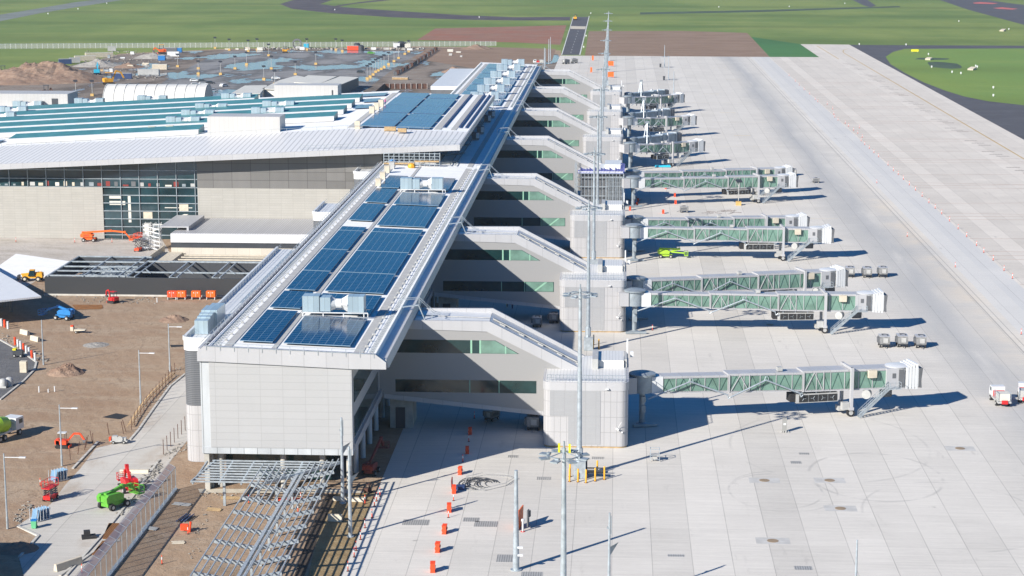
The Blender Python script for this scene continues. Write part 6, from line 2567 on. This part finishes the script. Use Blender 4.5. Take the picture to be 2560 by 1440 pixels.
m.box(-.38, .38, -.4, .4, 1.05, 1.15)
m.build('lid', M['blue'], t)
wheels(t, [(-.25, .4, .12), (.25, .4, .12)], .12, .08)
p = at(298, 1108)
t = thing('engine_cart', 'grey engine cart with a yellow cap at the end of the kerb', 'cart', (p[0], p[1], 0), R(5))
m = MB()
m.box(-1.3, 1.3, -.5, .5, .3, .5)
m.wheel((.2, -.5, .8), .45, .15)
m.box(-1.0, -.2, -.4, .4, .5, 1.2)
m.box(.3, 1.1, -.4, .4, .5, .9)
m.build('engine', M['boxgrey'], t)
m = MB()
m.box(-1.5, -1.2, -.3, .3, .4, 1.0)
m.build('hitch_guard', M['orangered'], t)
wheels(t, [(-.8, -.5, .25), (.8, -.5, .25)], .25, .2)
p = at(222, 1345)
t = thing('hydraulic_attachment', 'black hydraulic machine attachment lying on the road edge', 'attachment', (p[0], p[1], 0), R(20))
m = MB()
m.box(-.9, .9, -.5, .5, 0, .4)
m.box(-.6, .2, -.3, .5, .4, 1.0)
m.tube((.2, -.5, .3), (1.1, -.6, .2), .12)
m.build('frame', M['black'], t)
p = at(190, 832)
t = thing('drum_trailer', 'small pale trailer lying in the middle of the dirt', 'trailer', (p[0], p[1], 0), R(-5))
m = MB()
m.ext([(-.2, -.5, .4), (2.0, -.5, .6), (2.0, -.5, .75), (-.2, -.5, .75)], (0, 1.0, 0))
m.box(-1.0, -.4, -.4, .4, .4, 1.2)
m.build('deck', M['cream'], t)
m = MB()
m.box(-.95, -.5, -.3, .3, 1.2, 1.5)
m.build('cap', M['orangered'], t)
wheels(t, [(.2, -.5, .25), (.2, .5, .25)], .25, .2)
# concrete barriers
for i, (x, y, rz, l_, lab_) in enumerate(((62, 836, -40, 2.6, 'pale concrete barrier by the asphalt yard, upper left'), (88, 852, -40, 2.6, 'pale concrete barrier by the asphalt yard, lower right'), (171, 1418, 55, 4.0, 'concrete barrier at the bottom end of the road kerb'),
                                  (60, 930, 0, 1.2, 'upright cream concrete block on the asphalt yard'), (336, 1182, 0, 4.2, 'low concrete slab behind the red boom lift'), (838, 1302, -5, 1.9, 'concrete block on the trench edge, under the frame'), (872, 1252, -5, 4.4, 'concrete kerb pieces at the end of the footpath slab'))):
    p = at(x, y)
    m = MB((p[0], p[1], 0))
    h = 2.0 if 'upright' in lab_ else (.5 if 'slab' in lab_ else .9)
    pr = [(-l_ / 2, -.35, 0), (-l_ / 2, .35, 0), (-l_ / 2, .2, h), (-l_ / 2, -.2, h)]
    if 'upright' in lab_:
        pr = [(-.6, -.5, 0), (-.6, .5, 0), (-.6, .5, h), (-.6, -.5, h)]
    m.o = (0, 0, 0)
    m.ext(pr, (l_, 0, 0))
    o = m.build('concrete_barrier', M['cream'])
    o.location = (p[0], p[1], 0)
    o.rotation_euler = (0, 0, R(rz))
    tag(o, lab_, 'concrete barrier')
# white pipes stuck in the ground
for i, (x, y, h) in enumerate(((98, 981, .95), (121, 981, .5), (137, 979, .85), (393, 756, .9), (6, 815, .9))):
    p = at(x, y)
    m = MB((p[0], p[1], 0))
    m.tube((p[0], p[1], 0), (p[0], p[1], h), .11, n=10)
    m.lathe((p[0], p[1], h), [(.13, 0), (.13, .08)], 10)
    tag(m.build('pipe_stub', M['white']), ['left of three white pipe stubs in the dirt', 'short middle one of three white pipe stubs in the dirt', 'right of three white pipe stubs in the dirt', 'white pipe stub by the locker row', 'white pipe stub at the left edge'][i], 'pipe')
GR = 'red and white water barriers along the asphalt yard'
for i, (x, y) in enumerate(((38, 862), (45, 868), (52, 872), (59, 878), (66, 884), (73, 888), (80, 896), (88, 902), (4, 815), (12, 818), (20, 822))):
    p = at(x, y)
    m = MB((p[0], p[1], 0))
    m.tube((p[0], p[1], 0), (p[0], p[1], 1.5), .22, n=10)
    o = m.build('marker_tube', M['white' if i % 3 else 'orangered'])
    tag(o, '%s tube in the red and white row along the asphalt yard kerb' % nord[i], 'marker tube', GR)
# dark machine and tanks at the yard
p = at(46, 892)
t = thing('compactor', 'small dark and yellow compactor beside the white tubes', 'compactor', (p[0], p[1], 0))
m = MB()
m.box(-.9, .9, -.5, .5, .3, 1.3)
m.build('body', M['dark'], t)
m = MB()
m.box(-.9, -.3, -.52, .5, 1.3, 1.6)
m.build('hood', M['lemon'], t)
wheels(t, [(-.6, -.5, .3), (.6, -.5, .3)], .3, .25)
for i, (x, y) in enumerate(((8, 968), (24, 964))):
    p = at(x, y)
    m = MB((p[0], p[1], 0))
    m.lathe((p[0], p[1], 0), [(.7, .2), (.75, .9), (.5, 1.4), (.35, 1.5)], 12)
    m.box(p[0] - .7, p[0] + .7, p[1] - .7, p[1] - .5, 0, .3)
    tag(m.build('mortar_mixer', M['boxgrey'], None, True), '%s grey drum mixer at the left edge of the asphalt yard' % ['left', 'right'][i], 'mixer')
# pits, rebar, timber, sheets
sheet('excavated_pit', [at(*q) for q in ((255, 1043), (290, 1033), (322, 1038), (300, 1048))], .0, M['black'])
sheet('excavated_pit', [at(*q) for q in ((425, 862), (456, 862), (460, 866), (428, 868))], .0, M['black'])


sheet('clay_trench', [at(*q) for q in ((180, 762), (255, 762), (258, 770), (250, 773), (190, 774))], .03, plain('raw_clay', (.26, .11, .03), .9, var=.3, sc=.8))
for i, q_ in enumerate((((272, 1310), (305, 1310), (288, 1348), (256, 1348)), ((256, 1354), (270, 1354), (245, 1388), (230, 1388)))):
    pts = [at(*q) for q in q_]
    m = MB((pts[0][0], pts[0][1], 0))
    m.prism(pts, .05, .14)
    tag(m.build('rebar_mat', M['rebar']), '%s rusty reinforcing mat beside the mesh fence' % ['upper', 'lower'][i], 'rebar mat')
random.seed(21)
for i, (x, y, l_, rz, mt, lab_) in enumerate(((455, 1262, 2.6, -15, 'boxgrey', 'pale sheet lying above the steel bundle'), (375, 1322, 2.2, -20, 'boxgrey', 'pale sheet at the foot of the mesh fence'), (535, 1275, 2.0, -8, 'wood', 'timber plank left of the V frame'),
                                        (600, 1247, 5.5, -3, 'wood', 'long timber planks at the pier foot'), (445, 1358, 1.6, 10, 'cream', 'shallow timber mould on the dirt'), (735, 1250, 4.5, 0, 'orangered', 'orange red pipes laid behind the V frame'))):
    p = at(x, y)
    m = MB()
    for q in range(3):
        m.cbox((random.uniform(-.1, .1), q * .35 - .3, .06 + .03 * q), (l_, .3, .06), rz=random.uniform(-.05, .05))
    o = m.build('plank_stack' if mt == 'wood' else 'sheet_stack', M[mt])
    o.location = (p[0], p[1], 0)
    o.rotation_euler = (0, 0, R(rz))
    tag(o, lab_, 'timber' if mt in ('wood', 'cream') else 'sheet')
p = at(461, 1298)
m = MB((p[0], p[1], 0))
for q in range(9):
    m.tube((p[0] - .8 + q * .17, p[1] - 1.3, .1 + .12 * (q % 3)), (p[0] - .3 + q * .17, p[1] + 1.3, .1 + .12 * (q % 3)), .08, n=6)
tag(m.build('steel_bundle', M['navy']), 'bundle of blue grey steel tubes on the dirt right of the mesh fence', 'steel bundle')
p = at(468, 1330)
m = MB((p[0], p[1], 0))
m.box(p[0] - .9, p[0] + .1, p[1], p[1] + .5, .2, 1.0)
m.tube((p[0] + .3, p[1], 0), (p[0] + .5, p[1], 1.4), .16, n=8)
tag(m.build('survey_stand', M['orangered']), 'orange red stand beside the steel bundle', 'stand')
# loose rubble and debris: uncountable
random.seed(33)
m = MB()
for (x0, y0, x1, y1, n, s) in ((350, 1215, 400, 1160, 110, .35), (300, 1290, 385, 1175, 120, .3), (40, 1310, 70, 1262, 60, .3), (10, 840, 110, 905, 90, .4), (200, 750, 400, 752, 90, .3), (330, 1050, 470, 905, 120, .2), (420, 1140, 470, 1110, 60, .25), (500, 1235, 800, 1262, 110, .25), (480, 1400, 520, 1260, 50, .2), (90, 725, 150, 742, 40, .3)):
    for i in range(n):
        f = random.random()
        p = at(x0 + (x1 - x0) * f + random.uniform(-12, 12), y0 + (y1 - y0) * f + random.uniform(-8, 8))
        k = s * random.uniform(.2, .85)
        m.cbox((p[0], p[1], k * .3), (k, k * random.uniform(.4, 2.5), k * .6), rz=random.uniform(0, 3), rx=random.uniform(-.3, .3))
o = m.build('rubble', M['gravel'])
o['kind'] = 'stuff'
m = MB()
for i in range(300):
    p = at(random.uniform(210, 400), random.uniform(128, 200))
    k = random.uniform(.2, .7)
    m.cbox((p[0], p[1], k * .3), (k * 2, k, k * .6), rz=random.uniform(0, 3))
for i in range(160):
    p = at(random.uniform(650, 1060), random.uniform(121, 124))
    k = random.uniform(.4, 1.2)
    m.cbox((p[0], p[1], k * .3), (k * 1.6, k, k), rz=random.uniform(0, 3))
o = m.build('far_rubble', M['gravel'])
o['kind'] = 'stuff'

# ------------------------------------------------------------------ scaffolds and rooftop goods
O = (-50, 466, 19.9)
t = thing('scaffold', 'long scaffold with timber decks on the pier roof under the terminal eave', 'scaffold', O)
m = MB(O)
for i in range(12):
    x = -56.6 + i * 1.25
    for y in (464, 465.2):
        m.beam((x, y, 19.9), (x, y, 23.2), .08)
for z in (20.4, 21.0, 21.6, 22.3, 23.0):
    for y in (464, 465.2):
        m.beam((-56.6, y, z), (-42.8, y, z), .07)
for i in range(5):
    m.beam((-56 + i * 2.5, 464, 20), (-54 + i * 2.5, 464, 22.8), .06)
m.build('tube_frame', M['galv'], t)
m = MB(O)
m.box(-56.5, -49, 463.7, 465.1, 20.45, 20.75)
m.box(-49, -43, 463.7, 465.1, 21.0, 21.3)
m.build('deck_board', M['wood'], t)
p = at(380, 625)
O = (p[0], p[1], 0)
t = thing('scaffold', 'white scaffold stair tower at the left end of the service building', 'scaffold', O)
m = MB(O)
for i in range(4):
    for j in range(3):
        m.beam((p[0] - 2 + i * 1.3, p[1] + j * 1.3, 0), (p[0] - 2 + i * 1.3, p[1] + j * 1.3, 6.5), .09)
for z in range(1, 7):
    for j in range(3):
        m.beam((p[0] - 2, p[1] + j * 1.3, z), (p[0] + 1.9, p[1] + j * 1.3, z), .08)
    m.beam((p[0] - 2, p[1], z), (p[0] + 1.9, p[1], z - 1), .1, .3)
m.build('tube_frame', M['white'], t)
m = MB(O)
m.box(p[0] - 1.8, p[0] - .2, p[1] + .2, p[1] + 2, 3.5, 6.4)
m.build('cover_sheet', M['offwhite'], t)


def rz2(px, py):
    p = at(px, py, 20.0)
    return p[0], p[1], rz_(p[0])


for i, (x, y, s, c, l, n_, cat) in enumerate(((946, 467, 1.2, 'cream', 'cream crate stack nearest the solar arrays, leftmost of the crate line', 'crate', 'crate'), (957, 450, 1.2, 'cream', 'second cream crate stack in the line on the pier roof', 'crate', 'crate'), (968, 434, 1.2, 'cream', 'third cream crate stack in the line on the pier roof', 'crate', 'crate'), (980, 424, 1.2, 'boxgrey', 'last crate stack, beside the blue tarpaulin', 'crate', 'crate'),
                                          (982, 411, 1.1, 'blue', 'blue tarpaulin bundle at the left end of the roof scaffold', 'tarpaulin', 'tarpaulin'), (1029, 420, 1.0, 'yellow', 'yellow bag pile in front of the roof scaffold', 'material_bag', 'bag'))):
    q = rz2(x, y)
    m = MB((q[0], q[1], q[2]))
    if n_ == 'crate':
        m.box(q[0] - s / 2, q[0] + s / 2, q[1] - .6, q[1] + .6, q[2] + .1, q[2] + 1.6)
        m.box(q[0] - s / 2 - .05, q[0] + s / 2 + .05, q[1] - .65, q[1] + .65, q[2] + 1.6, q[2] + 1.7)
        m.box(q[0] - s / 2, q[0] + s / 2, q[1] - .6, q[1] - .3, q[2], q[2] + .1)
    else:
        m.lathe((q[0], q[1], q[2]), [(s * .8, 0), (s, .4), (s * .7, .9), (s * .2, 1.1)], 8)
    tag(m.build(n_, M[c]), l, cat)
q = rz2(1196 / 1 - 0, 668 / 1) if False else None
# duct train on the nearest wing
p = at(515, 790, 19.2)
O = (p[0], p[1], 18.5)
t = thing('duct_train', 'stepped silver ducts on the nearest wing roof', 'ventilation duct', O)
for i, (y0, y1, h, w_) in enumerate(((276.5, 278.3, 2.1, 2.0), (278.4, 279.8, 2.3, 2.0), (279.9, 281.3, 2.45, 2.0), (281.4, 285.2, 2.7, 2.4), (285.4, 289.5, 2.2, 2.0))):
    m = MB(O)
    m.box(-62.3, -62.3 + w_, y0, y1, 18.45, 18.4 + h)
    m.build('duct_section', M['galvl'], t)
# boxes, bags and crates on the terminal roof
for i, (x, y, w_, h, c, l, n_) in enumerate(((194, 346, 1.9, 1.5, 'lemon', 'yellow crate on the terminal roof behind the ribbed slope', 'crate'), (379, 335, 2.0, 2.0, 'cream', 'left pale pallet stack on the terminal roof', 'pallet_stack'), (424, 333, 2.0, 2.0, 'cream', 'right pale pallet stack on the terminal roof', 'pallet_stack'),
                                       (260, 344, 2.4, .9, 'pink', 'bright pink sheet pile on the terminal roof', 'sheet_pile'), (893, 322, 1.4, 2.0, 'cream', 'pale pack at the foot of the ridge walkway', 'pallet_stack'), (929, 284, 1.4, 2.0, 'cream', 'lowest pale pack along the ridge walkway', 'pallet_stack'),
                                       (941, 275, 1.4, 2.0, 'cream', 'middle pale pack along the ridge walkway', 'pallet_stack'), (952, 267, 1.4, 2.0, 'cream', 'upper pale pack along the ridge walkway', 'pallet_stack'), (975, 327, 3.0, 1.0, 'wood', 'longer timber crate below the east solar field', 'crate'), (1005, 331, 2.2, 1.0, 'wood', 'shorter timber crate below the east solar field', 'crate'))):
    z = 22
    for _ in range(5):
        p = at(x, y, z)
        z = zb(p[0])
    m = MB((p[0], p[1], z))
    if n_ == 'sheet_pile':
        m.lathe((p[0], p[1], z), [(w_ * .8, 0), (w_ * .7, .6), (w_ * .3, 1.3)], 9)
    else:
        m.box(p[0] - w_ / 2, p[0] + w_ / 2, p[1], p[1] + 1.2, z + .12, z + h)
        m.box(p[0] - w_ / 2 - .06, p[0] + w_ / 2 + .06, p[1] - .05, p[1] + 1.25, z + .01, z + .12)
    tag(m.build(n_, M[c]), l, {'crate': 'crate', 'pallet_stack': 'pallet stack', 'sheet_pile': 'sheet pile'}[n_], 'goods on the terminal roof')


# people: one skinned figure
def person(px, py, z, label, vest='orangered', rz=0):
    p = at(px, py, z)
    me = bpy.data.meshes.new('person')
    V = [(0, 0, .95), (0, 0, 1.2), (0, 0, 1.42), (0, .02, 1.52), (0, .03, 1.62), (0, .03, 1.72),
         (-.1, 0, .88), (-.12, .03, .48), (-.12, -.02, .08), (-.12, .1, .05), (.1, 0, .88), (.13, .1, .5), (.14, .02, .08), (.14, .14, .05),
         (-.2, 0, 1.4), (-.27, .02, 1.13), (-.25, .16, .92), (-.24, .2, .84), (.2, 0, 1.4), (.27, .02, 1.13), (.24, .18, .98), (.22, .25, .93)]
    E_ = [(0, 1), (1, 2), (2, 3), (3, 4), (4, 5), (0, 6), (6, 7), (7, 8), (8, 9), (0, 10), (10, 11), (11, 12), (12, 13), (2, 14), (14, 15), (15, 16), (16, 17), (2, 18), (18, 19), (19, 20), (20, 21)]
    rr = [.14, .15, .14, .06, .1, .09, .09, .065, .045, .04, .09, .065, .045, .04, .065, .045, .035, .035, .065, .045, .035, .035]
    me.from_pydata(V, E_, [])
    o = bpy.data.objects.new('person', me)
    scene.collection.objects.link(o)
    md = o.modifiers.new('skin', 'SKIN')
    for i, v in enumerate(me.skin_vertices[0].data):
        v.radius = (rr[i], rr[i] * .8)
    me.skin_vertices[0].data[0].use_root = True
    sb = o.modifiers.new('sub', 'SUBSURF')
    sb.levels = 1
    sb.render_levels = 1
    me.materials.append(M[vest])
    o.location = (p[0], p[1], z)
    o.rotation_euler = (0, 0, rz)
    tag(o, label, 'person')
    m = MB()
    m.lathe((0, .03, 1.72), [(.15, 0), (.13, .1), (.05, .15)], 10)
    m.build('hard_hat', M['yellow'], o)
    m = MB()
    m.cbox((0, .13, 1.66), (.16, .06, .1))
    m.build('face', M['skin'], o)
    m = MB()
    for s in (-.12, .12):
        m.tube((s, .0, .1), (s * .9, .0, .9), .075, .11, 8)
    m.build('trousers', M['navy'], o)
    return o


zz = 26
for _ in range(5):
    q = at(963, 262, zz)
    zz = zb(q[0])
person(963, 262, zz, 'person in purple work clothes by the packs on the terminal ridge', 'pink', .5)
person(1281, 772, 0, 'worker standing in the shade behind the nearest corridor, right of two', 'orangered', 1)
person(1268, 768, 0, 'worker standing in the shade behind the nearest corridor, left of two', 'lemon', 2)

# grass island details: signs, runway markers
GM = 'small white field markers in the grass'
for i, (x, y) in enumerate(((2329, 170), (2380, 183), (2402, 186), (2439, 168), (2443, 170), (2483, 242), (2483, 222), (2321, 138), (1973, 18), (2112, 10), (1797, 19), (1477, 35), (1465, 92), (1459, 120), (837, 26), (1198, 45), (120, 36), (195, 24), (267, 10), (2397, 55), (2522, 75), (2148, 113), (2265, 114))):
    p = at(x, y)
    m = MB((p[0], p[1], 0))
    m.box(p[0] - .35, p[0] + .35, p[1] - .15, p[1] + .15, .35, 1.3)
    m.box(p[0] - .08, p[0] + .08, p[1] - .08, p[1] + .08, 0, .35)
    tag(m.build('field_marker', M['white']), 'small white marker board standing in the airfield grass or verge', 'marker', GM)
p = at(2287, 131)
t = thing('airfield_sign', 'yellow airfield sign on the bright grass island', 'sign', (p[0], p[1], 0))
m = MB()
m.box(-2.2, 2.2, -.2, .2, .5, 1.8)
m.build('sign_panel', M['lemon'], t)
for s in (-1.6, 1.6):
    m = MB()
    m.box(s - .1, s + .1, -.1, .1, 0, .5)
    m.build('leg', M['boxgrey'], t)
for i, (x, y, l) in enumerate(((2322, 150, 'white round culvert mouth on the grass island'), (2430, 175, 'pale culvert slab lying slanted on the grass island'), (2507, 78, 'pale culvert slab in the far right field'))):
    p = at(x, y)
    m = MB((p[0], p[1], 0))
    m.cbox((p[0], p[1], .6), (3.2, 4.5 if i else 3, 1.2), rz=-.6, rx=.2)
    m.cbox((p[0], p[1] + 2, .4), (2.4, 1.5, .8), rz=-.6)
    tag(m.build('culvert_head', M['cream']), l, 'culvert')
for i, (x, y, rx, ry) in enumerate(((2330, 147, 10, 9), (2360, 163, 9, 26))):
    a = at(x, y)
    m = MB()
    pts = [(a[0] + rx * math.cos(q * .52) * (1 + .2 * math.sin(q * 2)), a[1] + ry * math.sin(q * .52), .01 + .004 * i) for q in range(12)]
    m.face(pts)
    struct(m.build('dark_wet_grass', bpy.data.materials['dark_swale_grass']))

# more far-yard goods, and timber formwork
random.seed(41)
stacks = []
for i in range(34):
    x = random.choice((random.uniform(560, 760), random.uniform(930, 1060), random.uniform(215, 420), random.uniform(1060, 1200)))
    y = 122 + random.uniform(0, 4) if x > 540 and x < 1060 else random.uniform(128, 190) if x < 500 else random.uniform(128, 150)
    p = at(x, y)
    m = MB((p[0], p[1], 0))
    a, b, h = random.uniform(1.2, 4), random.uniform(.8, 1.6), random.uniform(.6, 1.8)
    for q in range(3):
        m.cbox((p[0] + random.uniform(-.1, .1), p[1], h * (q + .5) / 3), (a, b, h / 3 + .004 * q), rz=random.uniform(-.1, .1))
    stacks.append((x, tag(m.build('material_stack', M[random.choice(('boxgrey', 'cream', 'offwhite', 'galvd', 'white', 'wood', 'conc', 'darkgrey'))]), '', 'material stack', 'stacked materials across the far yard')))
stacks.sort(key=lambda q: q[0])
for i, (x, o) in enumerate(stacks):
    tens = nord[i] if i < 25 else 'twenty-%s' % ['sixth', 'seventh', 'eighth', 'ninth'][i - 25] if i < 29 else 'thirt%s' % ['ieth', 'y-first', 'y-second', 'y-third', 'y-fourth'][i - 29]
    o['label'] = 'low stack of building materials in the far yard, %s from the left' % tens
a, b = at(330, 1068), at(437, 938)
m = MB((a[0], a[1], 0))
n = 26
for i in range(n):
    f, g_ = i / n, (i + .9) / n
    bow = 2.2 * math.sin(math.pi * f)
    bow2 = 2.2 * math.sin(math.pi * g_)
    p, q = (a[0] + (b[0] - a[0]) * f - bow * .35, a[1] + (b[1] - a[1]) * f), (a[0] + (b[0] - a[0]) * g_ - bow2 * .35, a[1] + (b[1] - a[1]) * g_)
    m.beam((p[0], p[1], .35), (q[0], q[1], .4), .05, .2)
    m.beam((p[0], p[1], .9), (p[0] - .9, p[1] + .2, .05), .06)
tag(m.build('formwork', M['wood']), 'timber formwork boards and props behind the upper kerb of the haul road', 'formwork')

# ------------------------------------------------------------------ haze
hz = MB().box(-3500, 3500, -1500, 5500, -1.0, 82.0)
o = hz.build('haze', plain('tmp', (1, 1, 1)))
o['kind'] = 'stuff'
hm = bpy.data.materials.new('haze_volume')
hm.use_nodes = True
ht = hm.node_tree
ht.nodes.clear()
pv = ht.nodes.new('ShaderNodeVolumePrincipled')
pv.inputs['Color'].default_value = (.92, .96, 1, 1)
pv.inputs['Density'].default_value = .00008
pv.inputs['Anisotropy'].default_value = .3
mo = ht.nodes.new('ShaderNodeOutputMaterial')
ht.links.new(pv.outputs[0], mo.inputs['Volume'])
o.data.materials.clear()
o.data.materials.append(hm)
